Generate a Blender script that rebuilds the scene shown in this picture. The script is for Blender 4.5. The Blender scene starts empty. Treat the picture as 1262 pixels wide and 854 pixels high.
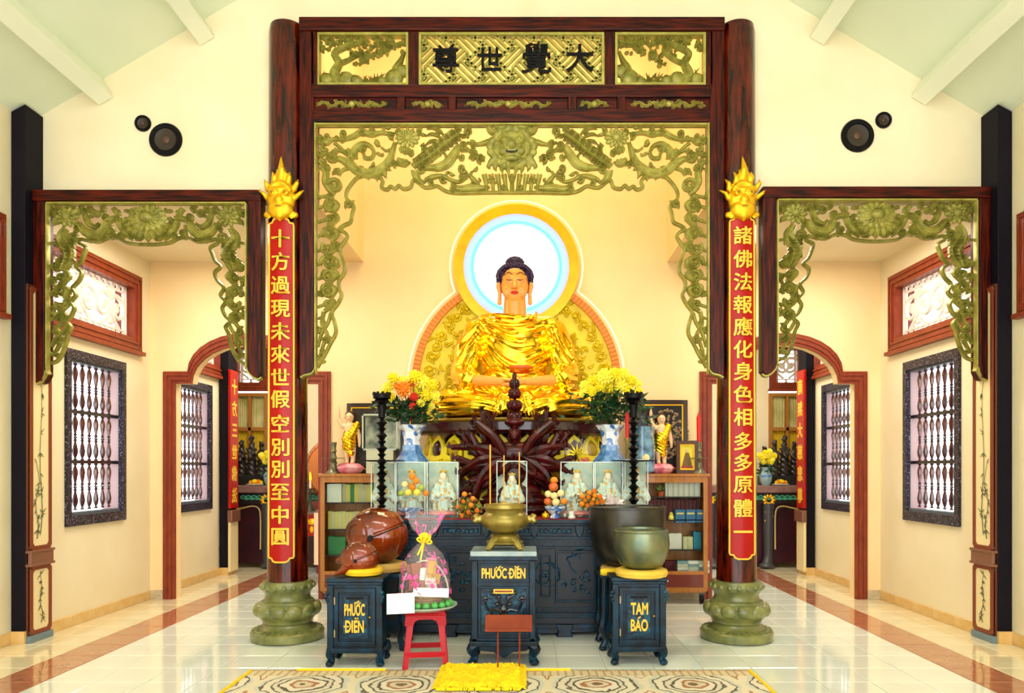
import bpy, bmesh, math, random
import numpy as np
from math import sin, cos, pi, radians, sqrt, atan2
from mathutils import Vector, Matrix, Euler
SC = bpy.context.scene
COL = SC.collection
rnd = random.Random(7)

# ---------------------------------------------------------------- camera, light, exposure
FPX = 900.0            # focal length in pixels of the 1262 wide frame
VX, VY = 648.0, 578.0  # vanishing point of the depth lines
CAMX, CAMZ = 0.13, 1.6
cam = bpy.data.cameras.new('camera'); camo = bpy.data.objects.new('camera', cam); COL.objects.link(camo)
camo.location = (CAMX, 0, CAMZ); camo.rotation_euler = (pi/2, 0, 0)
cam.sensor_width = 36; cam.lens = FPX/1262*36
cam.shift_x = -(VX-631)/1262; cam.shift_y = (VY-427)/1262
cam.clip_end = 200
SC.camera = camo
SC.view_settings.view_transform = 'Standard'; SC.view_settings.look = 'None'
SC.view_settings.exposure = .92; SC.view_settings.gamma = 1
SC.view_settings.use_curve_mapping = False
world = bpy.data.worlds.new('world'); SC.world = world; world.use_nodes = True
bg = world.node_tree.nodes['Background']
bg.inputs[0].default_value = (0.93, 0.95, 1.0, 1); bg.inputs[1].default_value = 1.25

def area(name, loc, rot, sx, sy, power, color=(1, 1, 1)):
    l = bpy.data.lights.new(name, 'AREA'); l.shape = 'RECTANGLE'; l.size = sx; l.size_y = sy
    l.energy = power; l.color = color
    o = bpy.data.objects.new(name, l); COL.objects.link(o); o.location = loc; o.rotation_euler = rot
    return o
# added fill light behind the camera, standing in for daylight
area('door_daylight', (0, -2.8, 2.6), (radians(90), 0, 0), 8.5, 4.6, 170, (1.0, 0.98, 0.93))
# added fill lights below the ceilings: front hall, sanctuary bay, side bays, back room
area('hall_lamp', (0, 2.6, 5.6), (radians(18), 0, 0), 3.0, 1.0, 45, (1.0, 0.95, 0.85))
area('bay_lamp', (0, 7.55, 7.1), (0, 0, 0), 2.6, 0.6, 52, (1.0, 0.80, 0.46))
for s in (-1, 1):
    area('side_bay_lamp', (s*3.2, 7.7, 4.1), (0, 0, 0), 1.4, 0.5, 34, (1.0, 0.9, 0.76))
    area('back_room_lamp', (s*3.2, 10.7, 4.1), (0, 0, 0), 1.6, 1.6, 50, (1.0, 0.95, 0.85))

# ---------------------------------------------------------------- helpers
def PX(px, D): return (px-VX)*D/FPX + CAMX
def PZ(py, D): return CAMZ + (VY-py)*D/FPX
def lin(h):
    h = h.lstrip('#'); r = []
    for i in (0, 2, 4):
        c = int(h[i:i+2], 16)/255
        r.append(c/12.92 if c <= .04045 else ((c+.055)/1.055)**2.4)
    return (*r, 1)
MATS = {}
def mat(name, col, rough=.5, metal=0, col2=None, scale=6, stretch=(1, 1, 1), contrast=(.35, .65), bump=0, bscale=None,
        emit=None, es=0, coat=0, trans=0, ior=1.45, tex='noise', detail=5, alpha=None, spec=None):
    if name in MATS: return MATS[name]
    m = bpy.data.materials.new(name); m.use_nodes = True
    nt = m.node_tree; N = nt.nodes; L = nt.links; b = N['Principled BSDF']
    b.inputs['Base Color'].default_value = lin(col); b.inputs['Roughness'].default_value = rough
    b.inputs['Metallic'].default_value = metal; b.inputs['IOR'].default_value = ior
    if coat: b.inputs['Coat Weight'].default_value = coat; b.inputs['Coat Roughness'].default_value = .06
    if trans: b.inputs['Transmission Weight'].default_value = trans
    if alpha is not None: b.inputs['Alpha'].default_value = alpha
    if spec is not None: b.inputs['Specular IOR Level'].default_value = spec
    if emit: b.inputs['Emission Color'].default_value = lin(emit); b.inputs['Emission Strength'].default_value = es
    if col2 or bump:
        tc = N.new('ShaderNodeTexCoord'); mp = N.new('ShaderNodeMapping'); L.new(tc.outputs['Object'], mp.inputs[0])
        mp.inputs['Scale'].default_value = stretch
        if tex == 'voronoi':
            nz = N.new('ShaderNodeTexVoronoi'); nz.inputs['Scale'].default_value = scale; out = nz.outputs['Distance']
        else:
            nz = N.new('ShaderNodeTexNoise'); nz.inputs['Scale'].default_value = scale; nz.inputs['Detail'].default_value = detail
            out = nz.outputs[0]
        L.new(mp.outputs[0], nz.inputs['Vector'])
        if col2:
            cr = N.new('ShaderNodeValToRGB'); L.new(out, cr.inputs[0])
            cr.color_ramp.elements[0].position = contrast[0]; cr.color_ramp.elements[1].position = contrast[1]
            cr.color_ramp.elements[0].color = lin(col); cr.color_ramp.elements[1].color = lin(col2)
            L.new(cr.outputs[0], b.inputs['Base Color'])
        if bump:
            bp = N.new('ShaderNodeBump'); bp.inputs['Strength'].default_value = bump; bp.inputs['Distance'].default_value = .01
            if bscale:
                n2 = N.new('ShaderNodeTexNoise'); n2.inputs['Scale'].default_value = bscale; L.new(mp.outputs[0], n2.inputs['Vector']); out = n2.outputs[0]
            L.new(out, bp.inputs['Height']); L.new(bp.outputs[0], b.inputs['Normal'])
    MATS[name] = m
    return m

def cr_spline(pts, n=6, closed=False):
    P = [np.array(p, float) for p in pts]
    if len(P) < 3 and not closed: return [P[0]+(P[-1]-P[0])*i/n for i in range(n+1)]
    out = []; k = len(P)
    for i in range(k if closed else k-1):
        p0 = P[(i-1) % k] if closed or i > 0 else P[0]*2-P[1]
        p1 = P[i]; p2 = P[(i+1) % k]; p3 = P[(i+2) % k] if closed or i+2 < k else P[-1]*2-P[-2]
        for j in range(n):
            t = j/n
            out.append(.5*((2*p1)+(-p0+p2)*t+(2*p0-5*p1+4*p2-p3)*t*t+(-p0+3*p1-3*p2+p3)*t**3))
    if not closed: out.append(P[-1])
    return out

class MB:
    def __init__(s): s.v = []; s.f = []
    def add(s, vs, fs):
        b = len(s.v); s.v += [tuple(map(float, v)) for v in vs]; s.f += [tuple(b+i for i in f) for f in fs]; return s
    def box(s, x0, x1, y0, y1, z0, z1, M=None):
        vs = [(x, y, z) for x in (x0, x1) for y in (y0, y1) for z in (z0, z1)]
        if M is not None: vs = [M @ Vector(v) for v in vs]
        return s.add(vs, [(0, 1, 3, 2), (4, 6, 7, 5), (0, 4, 5, 1), (2, 3, 7, 6), (0, 2, 6, 4), (1, 5, 7, 3)])
    def cbox(s, c, d, M=None):
        return s.box(c[0]-d[0]/2, c[0]+d[0]/2, c[1]-d[1]/2, c[1]+d[1]/2, c[2]-d[2]/2, c[2]+d[2]/2, M)
    def lathe(s, prof, c=(0, 0, 0), n=24, sx=1, sy=1, lobes=0, la=0, M=None):
        vs = []; fs = []; m = len(prof)
        for i in range(n):
            a = 2*pi*i/n; k = 1+la*cos(lobes*a) if lobes else 1
            for r, z in prof: vs.append((c[0]+r*k*cos(a)*sx, c[1]+r*k*sin(a)*sy, c[2]+z))
        for i in range(n):
            j = (i+1) % n
            for k in range(m-1): fs.append((i*m+k, j*m+k, j*m+k+1, i*m+k+1))
        if prof[0][0] > 1e-4: fs.append(tuple(i*m for i in range(n))[::-1])
        if prof[-1][0] > 1e-4: fs.append(tuple(i*m+m-1 for i in range(n)))
        if M is not None: vs = [M @ Vector(v) for v in vs]
        return s.add(vs, fs)
    def ell(s, c, r, nu=12, nv=8, M=None):
        if not hasattr(r, '__len__'): r = (r, r, r)
        vs = [(0, 0, -1)]; fs = []
        for j in range(1, nv):
            t = -pi/2+pi*j/nv
            for i in range(nu): a = 2*pi*i/nu; vs.append((cos(t)*cos(a), cos(t)*sin(a), sin(t)))
        vs.append((0, 0, 1)); last = len(vs)-1
        for i in range(nu): fs.append((0, 1+(i+1) % nu, 1+i)); fs.append((last, last-nu+i, last-nu+(i+1) % nu))
        for j in range(nv-2):
            for i in range(nu):
                a = 1+j*nu+i; b = 1+j*nu+(i+1) % nu; fs.append((a, b, b+nu, a+nu))
        R = M if M is not None else Matrix.Identity(3)
        vs = [Vector(c)+R @ Vector((v[0]*r[0], v[1]*r[1], v[2]*r[2])) for v in vs]
        return s.add(vs, fs)
    def tube(s, pts, r, n=6, sub=0, closed=False, caps=True, flat=1):
        if sub: pts = cr_spline(pts, sub, closed)
        P = [Vector(p) for p in pts]; k = len(P)
        if not hasattr(r, '__len__'): rs = [r]*k
        else: rs = [float(np.interp(i/(k-1), np.linspace(0, 1, len(r)), r)) for i in range(k)]
        vs = []; fs = []; u = None
        for i in range(k):
            a = P[(i-1) % k] if closed or i > 0 else P[0]; b = P[(i+1) % k] if closed or i < k-1 else P[-1]
            t = (b-a)
            if t.length < 1e-9: t = Vector((0, 0, 1))
            t.normalize()
            if u is None: u = t.orthogonal().normalized()
            u = (u-t*u.dot(t)); u = u.normalized() if u.length > 1e-6 else t.orthogonal().normalized()
            w = t.cross(u)
            for j in range(n):
                an = 2*pi*j/n; d = u*cos(an)+w*sin(an)
                vs.append(P[i]+d*rs[i])
        for i in range(k if closed else k-1):
            i2 = (i+1) % k
            for j in range(n):
                j2 = (j+1) % n; fs.append((i*n+j, i*n+j2, i2*n+j2, i2*n+j))
        if not closed and caps: fs.append(tuple(range(n))[::-1]); fs.append(tuple((k-1)*n+j for j in range(n)))
        return s.add(vs, fs)
    def prism(s, poly, y0, y1, M=None):   # poly of (x,z), extruded in y
        n = len(poly); vs = [(p[0], y0, p[1]) for p in poly]+[(p[0], y1, p[1]) for p in poly]
        fs = [tuple(range(n)), tuple(range(2*n-1, n-1, -1))]
        for i in range(n): j = (i+1) % n; fs.append((i, i+n, j+n, j))
        if M is not None: vs = [M @ Vector(v) for v in vs]
        return s.add(vs, fs)
    def ring(s, outer, inner, y0, y1):    # band between two outlines with the same count (x,z)
        n = len(outer); vs = []
        for y in (y0, y1):
            vs += [(p[0], y, p[1]) for p in outer]+[(p[0], y, p[1]) for p in inner]
        fs = []
        for i in range(n):
            j = (i+1) % n
            fs += [(i, j, n+j, n+i), (2*n+i, 3*n+i, 3*n+j, 2*n+j), (i, 2*n+i, 2*n+j, j), (n+i, n+j, 3*n+j, 3*n+i)]
        return s.add(vs, fs)
    def xf(s, M):
        s.v = [tuple(M @ Vector(v)) for v in s.v]; return s
    def merge(s, o): return s.add(o.v, o.f)
    def mesh(s, name, m, smooth=True, fix=True, off=(0, 0, 0)):
        me = bpy.data.meshes.new(name)
        vs = s.v if off == (0, 0, 0) else [(a-off[0], b-off[1], c-off[2]) for a, b, c in s.v]
        me.from_pydata(vs, [], s.f)
        if fix:
            bm = bmesh.new(); bm.from_mesh(me); bmesh.ops.recalc_face_normals(bm, faces=bm.faces); bm.to_mesh(me); bm.free()
        if smooth:
            me.polygons.foreach_set('use_smooth', [True]*len(me.polygons)); me.set_sharp_from_angle(angle=radians(38))
        if m is not None: me.materials.append(m)
        return me
OFF = {}
def obj(name, mb, m, parent=None, smooth=True, bevel=0, label=None, fix=True):
    """a mesh in the coordinates of the world, or of its thing when the thing was made with local=True"""
    off = OFF.get(parent.name, (0, 0, 0)) if parent else (0, 0, 0)
    me = mb.mesh(name, m, smooth, fix, off) if isinstance(mb, MB) else mb
    o = bpy.data.objects.new(name, me); COL.objects.link(o)
    if parent: o.parent = parent; OFF[o.name] = off
    if bevel:
        b = o.modifiers.new('bevel', 'BEVEL'); b.width = bevel; b.segments = 2; b.limit_method = 'ANGLE'
    if label: o['label'] = label
    return o
def thing(name, label, cat, loc=(0, 0, 0), rz=0, group=None, local=True):
    o = bpy.data.objects.new(name, None); COL.objects.link(o); o.location = loc; o.rotation_euler = (0, 0, rz)
    o.empty_display_size = .1
    o['label'] = label; o['category'] = cat
    if group: o['group'] = group
    OFF[o.name] = (0, 0, 0) if local else tuple(loc)
    return o
def single(name, mb, m, label, cat, group=None, loc=None, **k):
    o = obj(name, mb, m, **k); o['label'] = label; o['category'] = cat
    if group: o['group'] = group
    if loc: o.location = loc
    return o
def struct(name, mb, m, parent=None, **k):
    o = obj(name, mb, m, parent, **k)
    if not parent: o['kind'] = 'structure'
    return o
def place(o, name, loc, parent=None, rz=0, rot=None, scale=None):
    c = o.copy(); c.name = name; COL.objects.link(c); c.location = loc; c.rotation_euler = rot or (0, 0, rz); c.parent = parent
    if scale: c.scale = scale
    return c
def kids(o): return [c for c in bpy.data.objects if c.parent == o]
def dup(root, loc, rz=0, label=None, group=None, scale=None):
    r = root.copy(); COL.objects.link(r); r.location = loc; r.rotation_euler = (0, 0, rz)
    if scale: r.scale = (scale, scale, scale)
    if label: r['label'] = label
    if group: r['group'] = group
    for ch in kids(root):
        c = ch.copy(); COL.objects.link(c); c.parent = r
        for g in kids(ch):
            d = g.copy(); COL.objects.link(d); d.parent = c
    return r

def blob(prims, voxel, smooth=3, disp=None):
    """one continuous surface grown over ellipsoids ('e', c, r[, euler]) and tapered limbs ('c', points, radii)"""
    mb = MB()
    for p in prims:
        if p[0] == 'e': mb.ell(p[1], p[2], 20, 12, Euler(p[3]).to_matrix() if len(p) > 3 else None)
        else:
            pts = [Vector(q) for q in p[1]]; rs = p[2] if hasattr(p[2], '__len__') else [p[2]]*len(pts)
            mb.tube(pts, rs if len(rs) == len(pts) else rs, 12)
            for q, r in ((pts[0], rs[0]), (pts[-1], rs[-1])): mb.ell(q, r*1.0, 12, 8)
            for q, r in zip(pts[1:-1], rs[1:-1] if len(rs) == len(pts) else []): mb.ell(q, r, 12, 8)
    me = mb.mesh('blob', None, False)
    o = bpy.data.objects.new('blob', me); COL.objects.link(o)
    md = o.modifiers.new('r', 'REMESH'); md.mode = 'VOXEL'; md.voxel_size = voxel
    if smooth: sm = o.modifiers.new('s', 'SMOOTH'); sm.iterations = smooth; sm.factor = .5
    dg = bpy.context.evaluated_depsgraph_get(); dg.update()
    res = bpy.data.meshes.new_from_object(o.evaluated_get(dg))
    bpy.data.objects.remove(o); bpy.data.meshes.remove(me)
    n = len(res.vertices); co = np.empty(n*3); res.vertices.foreach_get('co', co); co = co.reshape(-1, 3)
    if disp:
        no = np.empty(n*3); res.vertices.foreach_get('normal', no); no = no.reshape(-1, 3)
        co = co+no*disp(co, no)[:, None]
        res.vertices.foreach_set('co', co.ravel())
    res.polygons.foreach_set('use_smooth', [True]*len(res.polygons))
    res.update()
    return res
def withmat(me, m): me.materials.clear(); me.materials.append(m); return me
def bobj(name, me, m, parent=None):
    off = OFF.get(parent.name, (0, 0, 0)) if parent else (0, 0, 0)
    if off != (0, 0, 0): me.transform(Matrix.Translation((-off[0], -off[1], -off[2])))
    return obj(name, withmat(me, m), m, parent)
ORD = ['first', 'second', 'third', 'fourth', 'fifth', 'sixth', 'seventh', 'eighth', 'ninth', 'tenth', 'eleventh', 'twelfth', 'thirteenth', 'fourteenth', 'fifteenth', 'sixteenth', 'seventeenth', 'eighteenth', 'nineteenth', 'twentieth',
       'twenty-first', 'twenty-second', 'twenty-third', 'twenty-fourth', 'twenty-fifth', 'twenty-sixth', 'twenty-seventh', 'twenty-eighth', 'twenty-ninth', 'thirtieth', 'thirty-first', 'thirty-second', 'thirty-third', 'thirty-fourth', 'thirty-fifth', 'thirty-sixth', 'thirty-seventh', 'thirty-eighth', 'thirty-ninth', 'fortieth']

TXT = {}
def glyphs(s, size=1, ext=.01, off=.0):
    """lettering as mesh data: vertices (x, z) centred, thickness towards -y"""
    k = (s, ext, off)
    if k not in TXT:
        cu = bpy.data.curves.new('lettering', 'FONT'); cu.body = s; cu.size = 1; cu.extrude = ext
        cu.resolution_u = 3
        o = bpy.data.objects.new('lettering', cu); COL.objects.link(o)
        dg = bpy.context.evaluated_depsgraph_get(); dg.update()
        me = bpy.data.meshes.new_from_object(o.evaluated_get(dg))
        v = [tuple(x.co) for x in me.vertices]; f = [tuple(p.vertices) for p in me.polygons]
        bpy.data.objects.remove(o); bpy.data.curves.remove(cu); bpy.data.meshes.remove(me)
        if off:   # a bolder stroke: the outline laid down again, shifted a little each way
            n = len(v); v0, f0 = v, f; v, f = [], []
            for i, (dx, dy) in enumerate(((-1, 0), (1, 0), (0, 1), (0, -1))):
                v += [(p[0]+dx*off, p[1]+dy*off, p[2]+i*.0004) for p in v0]; f += [tuple(q+i*n for q in g) for g in f0]
        xs = [p[0] for p in v]; ys = [p[1] for p in v]
        cx, cy = (min(xs)+max(xs))/2, (min(ys)+max(ys))/2
        TXT[k] = ([(p[0]-cx, -p[2], p[1]-cy) for p in v], f, max(xs)-min(xs), max(ys)-min(ys))
    return TXT[k]

# ---------------------------------------------------------------- colours
CREAM = mat('wall_cream', '#efe3c0', .6, col2='#e9dab2', scale=1.5, bump=.03, bscale=60)
PEACH = mat('bay_cream', '#f3d8a2', .6, col2='#f0d098', scale=1.2)  # wall cream with the bay's peach glow mixed into the colour
WHITE_G = mat('ceiling_white', '#e3ead2', .6, col2='#dce5cc', scale=1)
WOOD = mat('mahogany', '#1a0101', .34, col2='#5e1604', scale=5, stretch=(9, 9, .7), contrast=(.38, .72), spec=.25, bump=.05)
WOODH = mat('mahogany_rail', '#1a0101', .34, col2='#5e1604', scale=5, stretch=(.7, 9, 9), contrast=(.38, .72), spec=.25, bump=.05)
PILW = mat('pillar_varnish', '#1a0201', .16, col2='#721a04', scale=4, stretch=(6, 6, .8), contrast=(.38, .75), coat=.4, spec=.3)
RBWOOD = mat('redbrown_trim', '#7c2d14', .4, col2='#8e3a1c', scale=8, stretch=(2, 2, 1))
OLIVE = mat('olive_gilt', '#8e8636', .42, metal=.2, col2='#b4aa54', scale=12, contrast=(.3, .7))
OLIVE2 = mat('olive_relief', '#74702a', .45, metal=.15, col2='#9c9440', scale=14)
DARKP = mat('post_dark', '#141019', .6, col2='#100c16', scale=3, spec=.15)
GOLD = mat('polished_gold', '#ffc81e', .2, metal=1, col2='#ffd83a', scale=8)
GILT = mat('gilt_paint', '#f2b91c', .35, metal=.7)
LETTER = mat('gold_letter', '#ecc03a', .4, metal=.1)
RED = mat('lacquer_red', '#a00b05', .3, col2='#ae1208', scale=5, spec=.3)
BLACK = mat('black_lacquer', '#060508', .4, spec=.2)
TEAL = mat('blueblack_lacquer', '#01131f', .34, col2='#04344c', scale=9, spec=.35, contrast=(.4, .7))  # lighter teal mottling paints highlights into the lacquer
TEAL2 = mat('blueblack_relief', '#021826', .34, col2='#1a6280', scale=30, spec=.35, contrast=(.4, .75))  # brighter teal specks stand in for glints on the carving
STONE = mat('green_stone', '#5c6232', .32, col2='#86864a', scale=8, coat=.3)
TANM = mat('tan_marble', '#d6ac62', .25, col2='#e0bc7c', scale=7)
GREYM = mat('grey_marble', '#b3a27e', .3, col2='#c8b994', scale=30)
BRONZE = mat('brass_bronze', '#8d7c3a', .35, metal=.75, col2='#a5954e', scale=10)
BLUEPORC = mat('blue_white_porcelain', '#e8f0f4', .12, col2='#3c6fb0', scale=14, contrast=(.47, .56), coat=.5, detail=2)
PORCB = mat('porcelain_blue', '#3a6cae', .15, col2='#7aa6cf', scale=20, coat=.5)
SKIN = mat('figure_skin', '#ee9e42', .35, coat=.2)
GLASS = mat('clear_glass', '#eaf6f2', .02, trans=1, ior=1.12, alpha=.35)
# ================================================================ THE ROOM
FD = 6.83      # depth of the carved gate line
BD = 9.0       # back wall of the bays
T = .389       # floor tile pitch
# floor: grout slab with tiles
fl = MB().box(-4.95, 4.95, -3.2, 12.2, -.12, -.006).box(-5.3, 5.3, 12.2, 13.3, -.12, -.006)
FLOOR = struct('floor', fl, mat('grout', '#bfc2b0', .5), smooth=False)
def tilemat(n, a, b, sc=3):
    return mat(n, a, .07, col2=b, scale=sc, coat=.5, detail=8, contrast=(.3, .7))
TM = {'pale': tilemat('tile_pale', '#dde5da', '#e6ece0'), 'brown': tilemat('tile_brown', '#a4664a', '#b87c5c', 9), 'tan': tilemat('tile_tan', '#dccfa6', '#e4d8b4')}
def tile_mb(w, d, x=0, y=0):
    e = .004; m = MB(); w -= .005; d -= .005
    vs = [(x-w/2, y-d/2, -.02), (x+w/2, y-d/2, -.02), (x+w/2, y+d/2, -.02), (x-w/2, y+d/2, -.02)]
    vs += [(x-w/2, y-d/2, -.002), (x+w/2, y-d/2, -.002), (x+w/2, y+d/2, -.002), (x-w/2, y+d/2, -.002)]
    vs += [(x-w/2+e, y-d/2+e, 0), (x+w/2-e, y-d/2+e, 0), (x+w/2-e, y+d/2-e, 0), (x-w/2+e, y+d/2-e, 0)]
    fs = [(3, 2, 1, 0), (8, 9, 10, 11)]
    for i in range(4):
        j = (i+1) % 4; fs += [(i, j, 4+j, 4+i), (4+i, 4+j, 8+j, 8+i)]
    return m.add(vs, fs)
TME = {k: tile_mb(T, T).mesh('tile_'+k, TM[k], False) for k in TM}
far = {k: MB() for k in TM}
cols = [(-15.5+i)*T for i in range(32)]
ys = 4.9-T*21
row = 0
while ys < 13.8:
    for x in cols:
        ax = abs(x); k = 'brown' if 3.5 < ax < 3.889 else ('tan' if ax > 3.889 else 'pale')
        if ax > 4.9 and ys < 12.2: continue
        if 4.95 < ys < 9.0:
            o = bpy.data.objects.new('tile', TME[k]); COL.objects.link(o); o.parent = FLOOR
            o.location = (x, ys, rnd.uniform(-.0006, .0006)); o.rotation_euler = (rnd.uniform(-.0012, .0012), rnd.uniform(-.0012, .0012), 0)
        else: far[k].merge(tile_mb(T, T, x, ys))
    ys += T
for k in far: o = obj('floor_tiling', far[k], TM[k], FLOOR, smooth=False); o['kind'] = 'stuff'

# --- walls with openings (side walls lie in the planes x = +-4.5)
def side_wall(name, s, x0, x1, y0, y1, z1, holes, m=CREAM):
    """slab between x0 and x1, holes = [(ya, yb, za, zb)] ordered in y or stacked in z"""
    mb = MB(); xa, xb = sorted((s*x0, s*x1))
    ysn = sorted({y0, y1, *[h[0] for h in holes], *[h[1] for h in holes]})
    for a, b in zip(ysn, ysn[1:]):
        zs = sorted([(h[2], h[3]) for h in holes if h[0] < b-1e-6 and h[1] > a+1e-6]); z = 0
        for za, zb in zs: mb.box(xa, xb, a, b, z, za); z = zb
        mb.box(xa, xb, a, b, z, z1)
    return struct(name, mb, m, smooth=False)
WIN = [(7.34, 8.40), (9.67, 10.72)]; WZ = (1.03, 2.81)
TRN = [(6.9, 8.60), (9.6, 11.0)]; TZ = (3.13, 3.74)
for s, nm in ((-1, 'left'), (1, 'right')):
    side_wall('wall_'+nm, s, 4.5, 4.72, 7.03, BD+.15, 4.4, [(WIN[0][0], WIN[0][1], *WZ), (7.1, 8.60, *TZ)])
    side_wall('wall_'+nm+'_back', s, 4.5, 4.72, BD+.15, 11.3, 4.4, [(WIN[1][0], WIN[1][1], *WZ), (9.7, 11.0, *TZ)])
    side_wall('wall_'+nm+'_far', s, 4.72, 4.80, 11.3, 12.2, 4.4, [])
    side_wall('wall_'+nm+'_end', s, 5.15, 5.25, 12.2, 13.2, 4.4, [])
    struct('wall_'+nm+'_return', MB().box(*sorted((s*4.80, s*5.15)), 12.12, 12.2, 0, 4.4), CREAM, smooth=False)
    side_wall('wall_'+nm+'_front', s, 4.585, 4.8, -3, 7.03, 5.2, [(4.9, 6.43, *TZ)])

# front gable wall over the carved gates, ceiling slabs and rafters
RZ, RS = 7.6, .593
fw = MB()
for s in (-1, 1):
    fw.prism([(s*2.2, 4.2), (s*4.6, 4.2), (s*4.6, RZ-RS*4.6+.1), (s*2.2, RZ-RS*2.2+.1)], 6.93, 7.08)
fw.prism([(-2.2, 5.8), (2.2, 5.8), (2.2, RZ-RS*2.2+.1), (0, RZ+.1), (-2.2, RZ-RS*2.2+.1)], 6.93, 7.08)
struct('wall_front_gable', fw, CREAM, smooth=False)
cl = MB()
for s in (-1, 1):
    cl.prism([(0, RZ), (s*4.9, RZ-RS*4.9), (s*4.9, RZ-RS*4.9+.15), (0, RZ+.15)], -3, 6.95)
struct('ceiling', cl, WHITE_G, smooth=False)
for s in (-1, 1):
    for xa, z0 in ((3.95, 5.055), (2.99, 5.63)):
        a = math.atan(RS); M = Matrix.Translation((s*xa, 0, RZ-RS*xa)) @ Matrix.Rotation(s*a, 4, 'Y')
        o = single('ceiling_beam', MB().box(-.075, .075, -2.9, 6.92, -.2, .02, M), mat('beam_white', '#eef2dc', .6), '', 'beam', smooth=False)
        o['label'] = ('white painted ceiling beam ending over the ' + ('outer' if xa > 3.5 else 'inner') + ' wall above the '
                      + ('wooden fish' if s < 0 else 'bronze bowls') + ' side bay')
cb = MB()
for s in (-1, 1):
    cb.box(*sorted((s*2.1, s*4.72)), 7.08, BD, 4.15, 4.4)
struct('ceiling_side_bays', cb, CREAM, smooth=False)
struct('ceiling_bay', MB().box(-2.1, 2.1, 7.0, BD+.15, 7.3, 7.5), PEACH, smooth=False)
struct('ceiling_back_room', MB().box(-4.72, 4.72, BD+.15, 12.2, 4.15, 4.4).box(-5.25, 5.25, 12.2, 13.2, 4.15, 4.4), CREAM, smooth=False)
bs = MB()
for s in (-1, 1): bs.box(*sorted((s*1.87, s*2.1)), 7.08, BD, 4.15, 7.3)
struct('wall_bay_side', bs, PEACH, smooth=False)

# back wall with the two arched doorways
def arch(s, inset, bot=0):
    xc, hw = s*3.30, 1.03-inset; zs = 2.80-inset; zt = 3.275-inset; aw = .73-inset*.35
    pts = [(xc-hw, bot), (xc-hw, zs), (xc-aw, zs)]
    for i in range(1, 14):
        t = pi*(1-i/14); pts.append((xc+aw*cos(t), zs+(zt-zs)*sin(t)))
    pts += [(xc+aw, zs), (xc+hw, zs), (xc+hw, bot)]
    return pts
out = [(-4.72, 0)]+arch(-1, .14)+arch(1, .14)+[(4.72, 0), (4.72, 4.4), (2.1, 4.4), (2.1, 7.4), (-2.1, 7.4), (-2.1, 4.4), (-4.72, 4.4)]
struct('wall_back', MB().prism(out, BD, BD+.15), PEACH, smooth=False)
for s, n in ((-1, 1), (1, 2)):
    d = MB(); A = arch(s, 0); steps = ((0, .035, .03), (.035, .055, .045), (.055, .09, .032), (.09, .11, .048), (.11, .15, .03))
    for a, b, h in steps:
        P, Q = arch(s, a), arch(s, b)
        v = [(p[0], BD-h, p[1]) for p in P]+[(p[0], BD-h, p[1]) for p in Q]+[(p[0], BD+.004, p[1]) for p in P]+[(p[0], BD+.004, p[1]) for p in Q]
        k = len(P); f = []
        for i in range(k-1):
            f += [(i, i+1, k+i+1, k+i), (i, 2*k+i, 2*k+i+1, i+1), (k+i, k+i+1, 3*k+i+1, 3*k+i), (2*k+i, 3*k+i, 3*k+i+1, 2*k+i+1)]
        f += [(0, k, 3*k, 2*k), (k-1, 3*k-1, 4*k-1, 2*k-1)]
        d.add(v, f)
    struct('door_%d' % n, d, RBWOOD, smooth=False)

# far wall of the back room
fwz = MB()
fx = [(-5.25, -5.1), (-4.45, 4.45), (5.1, 5.25)]
for a, b in fx: fwz.box(a, b, 13.0, 13.2, 0, 4.4)
for a, b in ((-5.1, -4.45), (4.45, 5.1)): fwz.box(a, b, 13.0, 13.2, 0, 1.2).box(a, b, 13.0, 13.2, 3.95, 4.4)
struct('wall_far', fwz, CREAM, smooth=False)

# baseboards with marble tiles
def baseboard(name, axis, c, a, b, m, h=.105, t=.02, s=1):
    bb = MB()
    if axis == 'y': bb.box(*sorted((c, c-s*.012)), a, b, 0, h)
    else: bb.box(a, b, *sorted((c, c-.012)), 0, h)
    root = struct(name, bb, mat('base_grout', '#9c8a60', .5), smooth=False)
    n = max(1, round((b-a)/.4)); w = (b-a)/n
    if axis == 'y': me = MB().box(*sorted((0, -s*t)), -w/2+.002, w/2-.002, .002, h+.003).mesh('base_tile', m, False)
    else: me = MB().box(-w/2+.002, w/2-.002, -t, 0, .002, h+.003).mesh('base_tile', m, False)
    for i in range(n):
        o = bpy.data.objects.new('marble_tile', me); COL.objects.link(o); o.parent = root
        p = a+(i+.5)*w; o.location = (c, p, 0) if axis == 'y' else (p, c, 0)
for s, nm in ((-1, 'left'), (1, 'right')):
    baseboard('baseboard_'+nm, 'y', s*4.5, 7.04, BD, TANM, s=s)
    baseboard('baseboard_'+nm+'_front', 'y', s*4.585, 4.4, 6.68, TANM, s=s)
    baseboard('baseboard_'+nm+'_back', 'y', s*4.5, BD+.16, 11.0, TANM, s=s)
    a, b = sorted((s*4.49, s*4.335)); baseboard('baseboard_'+nm+'_corner', 'x', BD, a, b, GREYM)
a, b = -2.26, 2.26; baseboard('baseboard_back', 'x', BD, a, b, GREYM)

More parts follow.
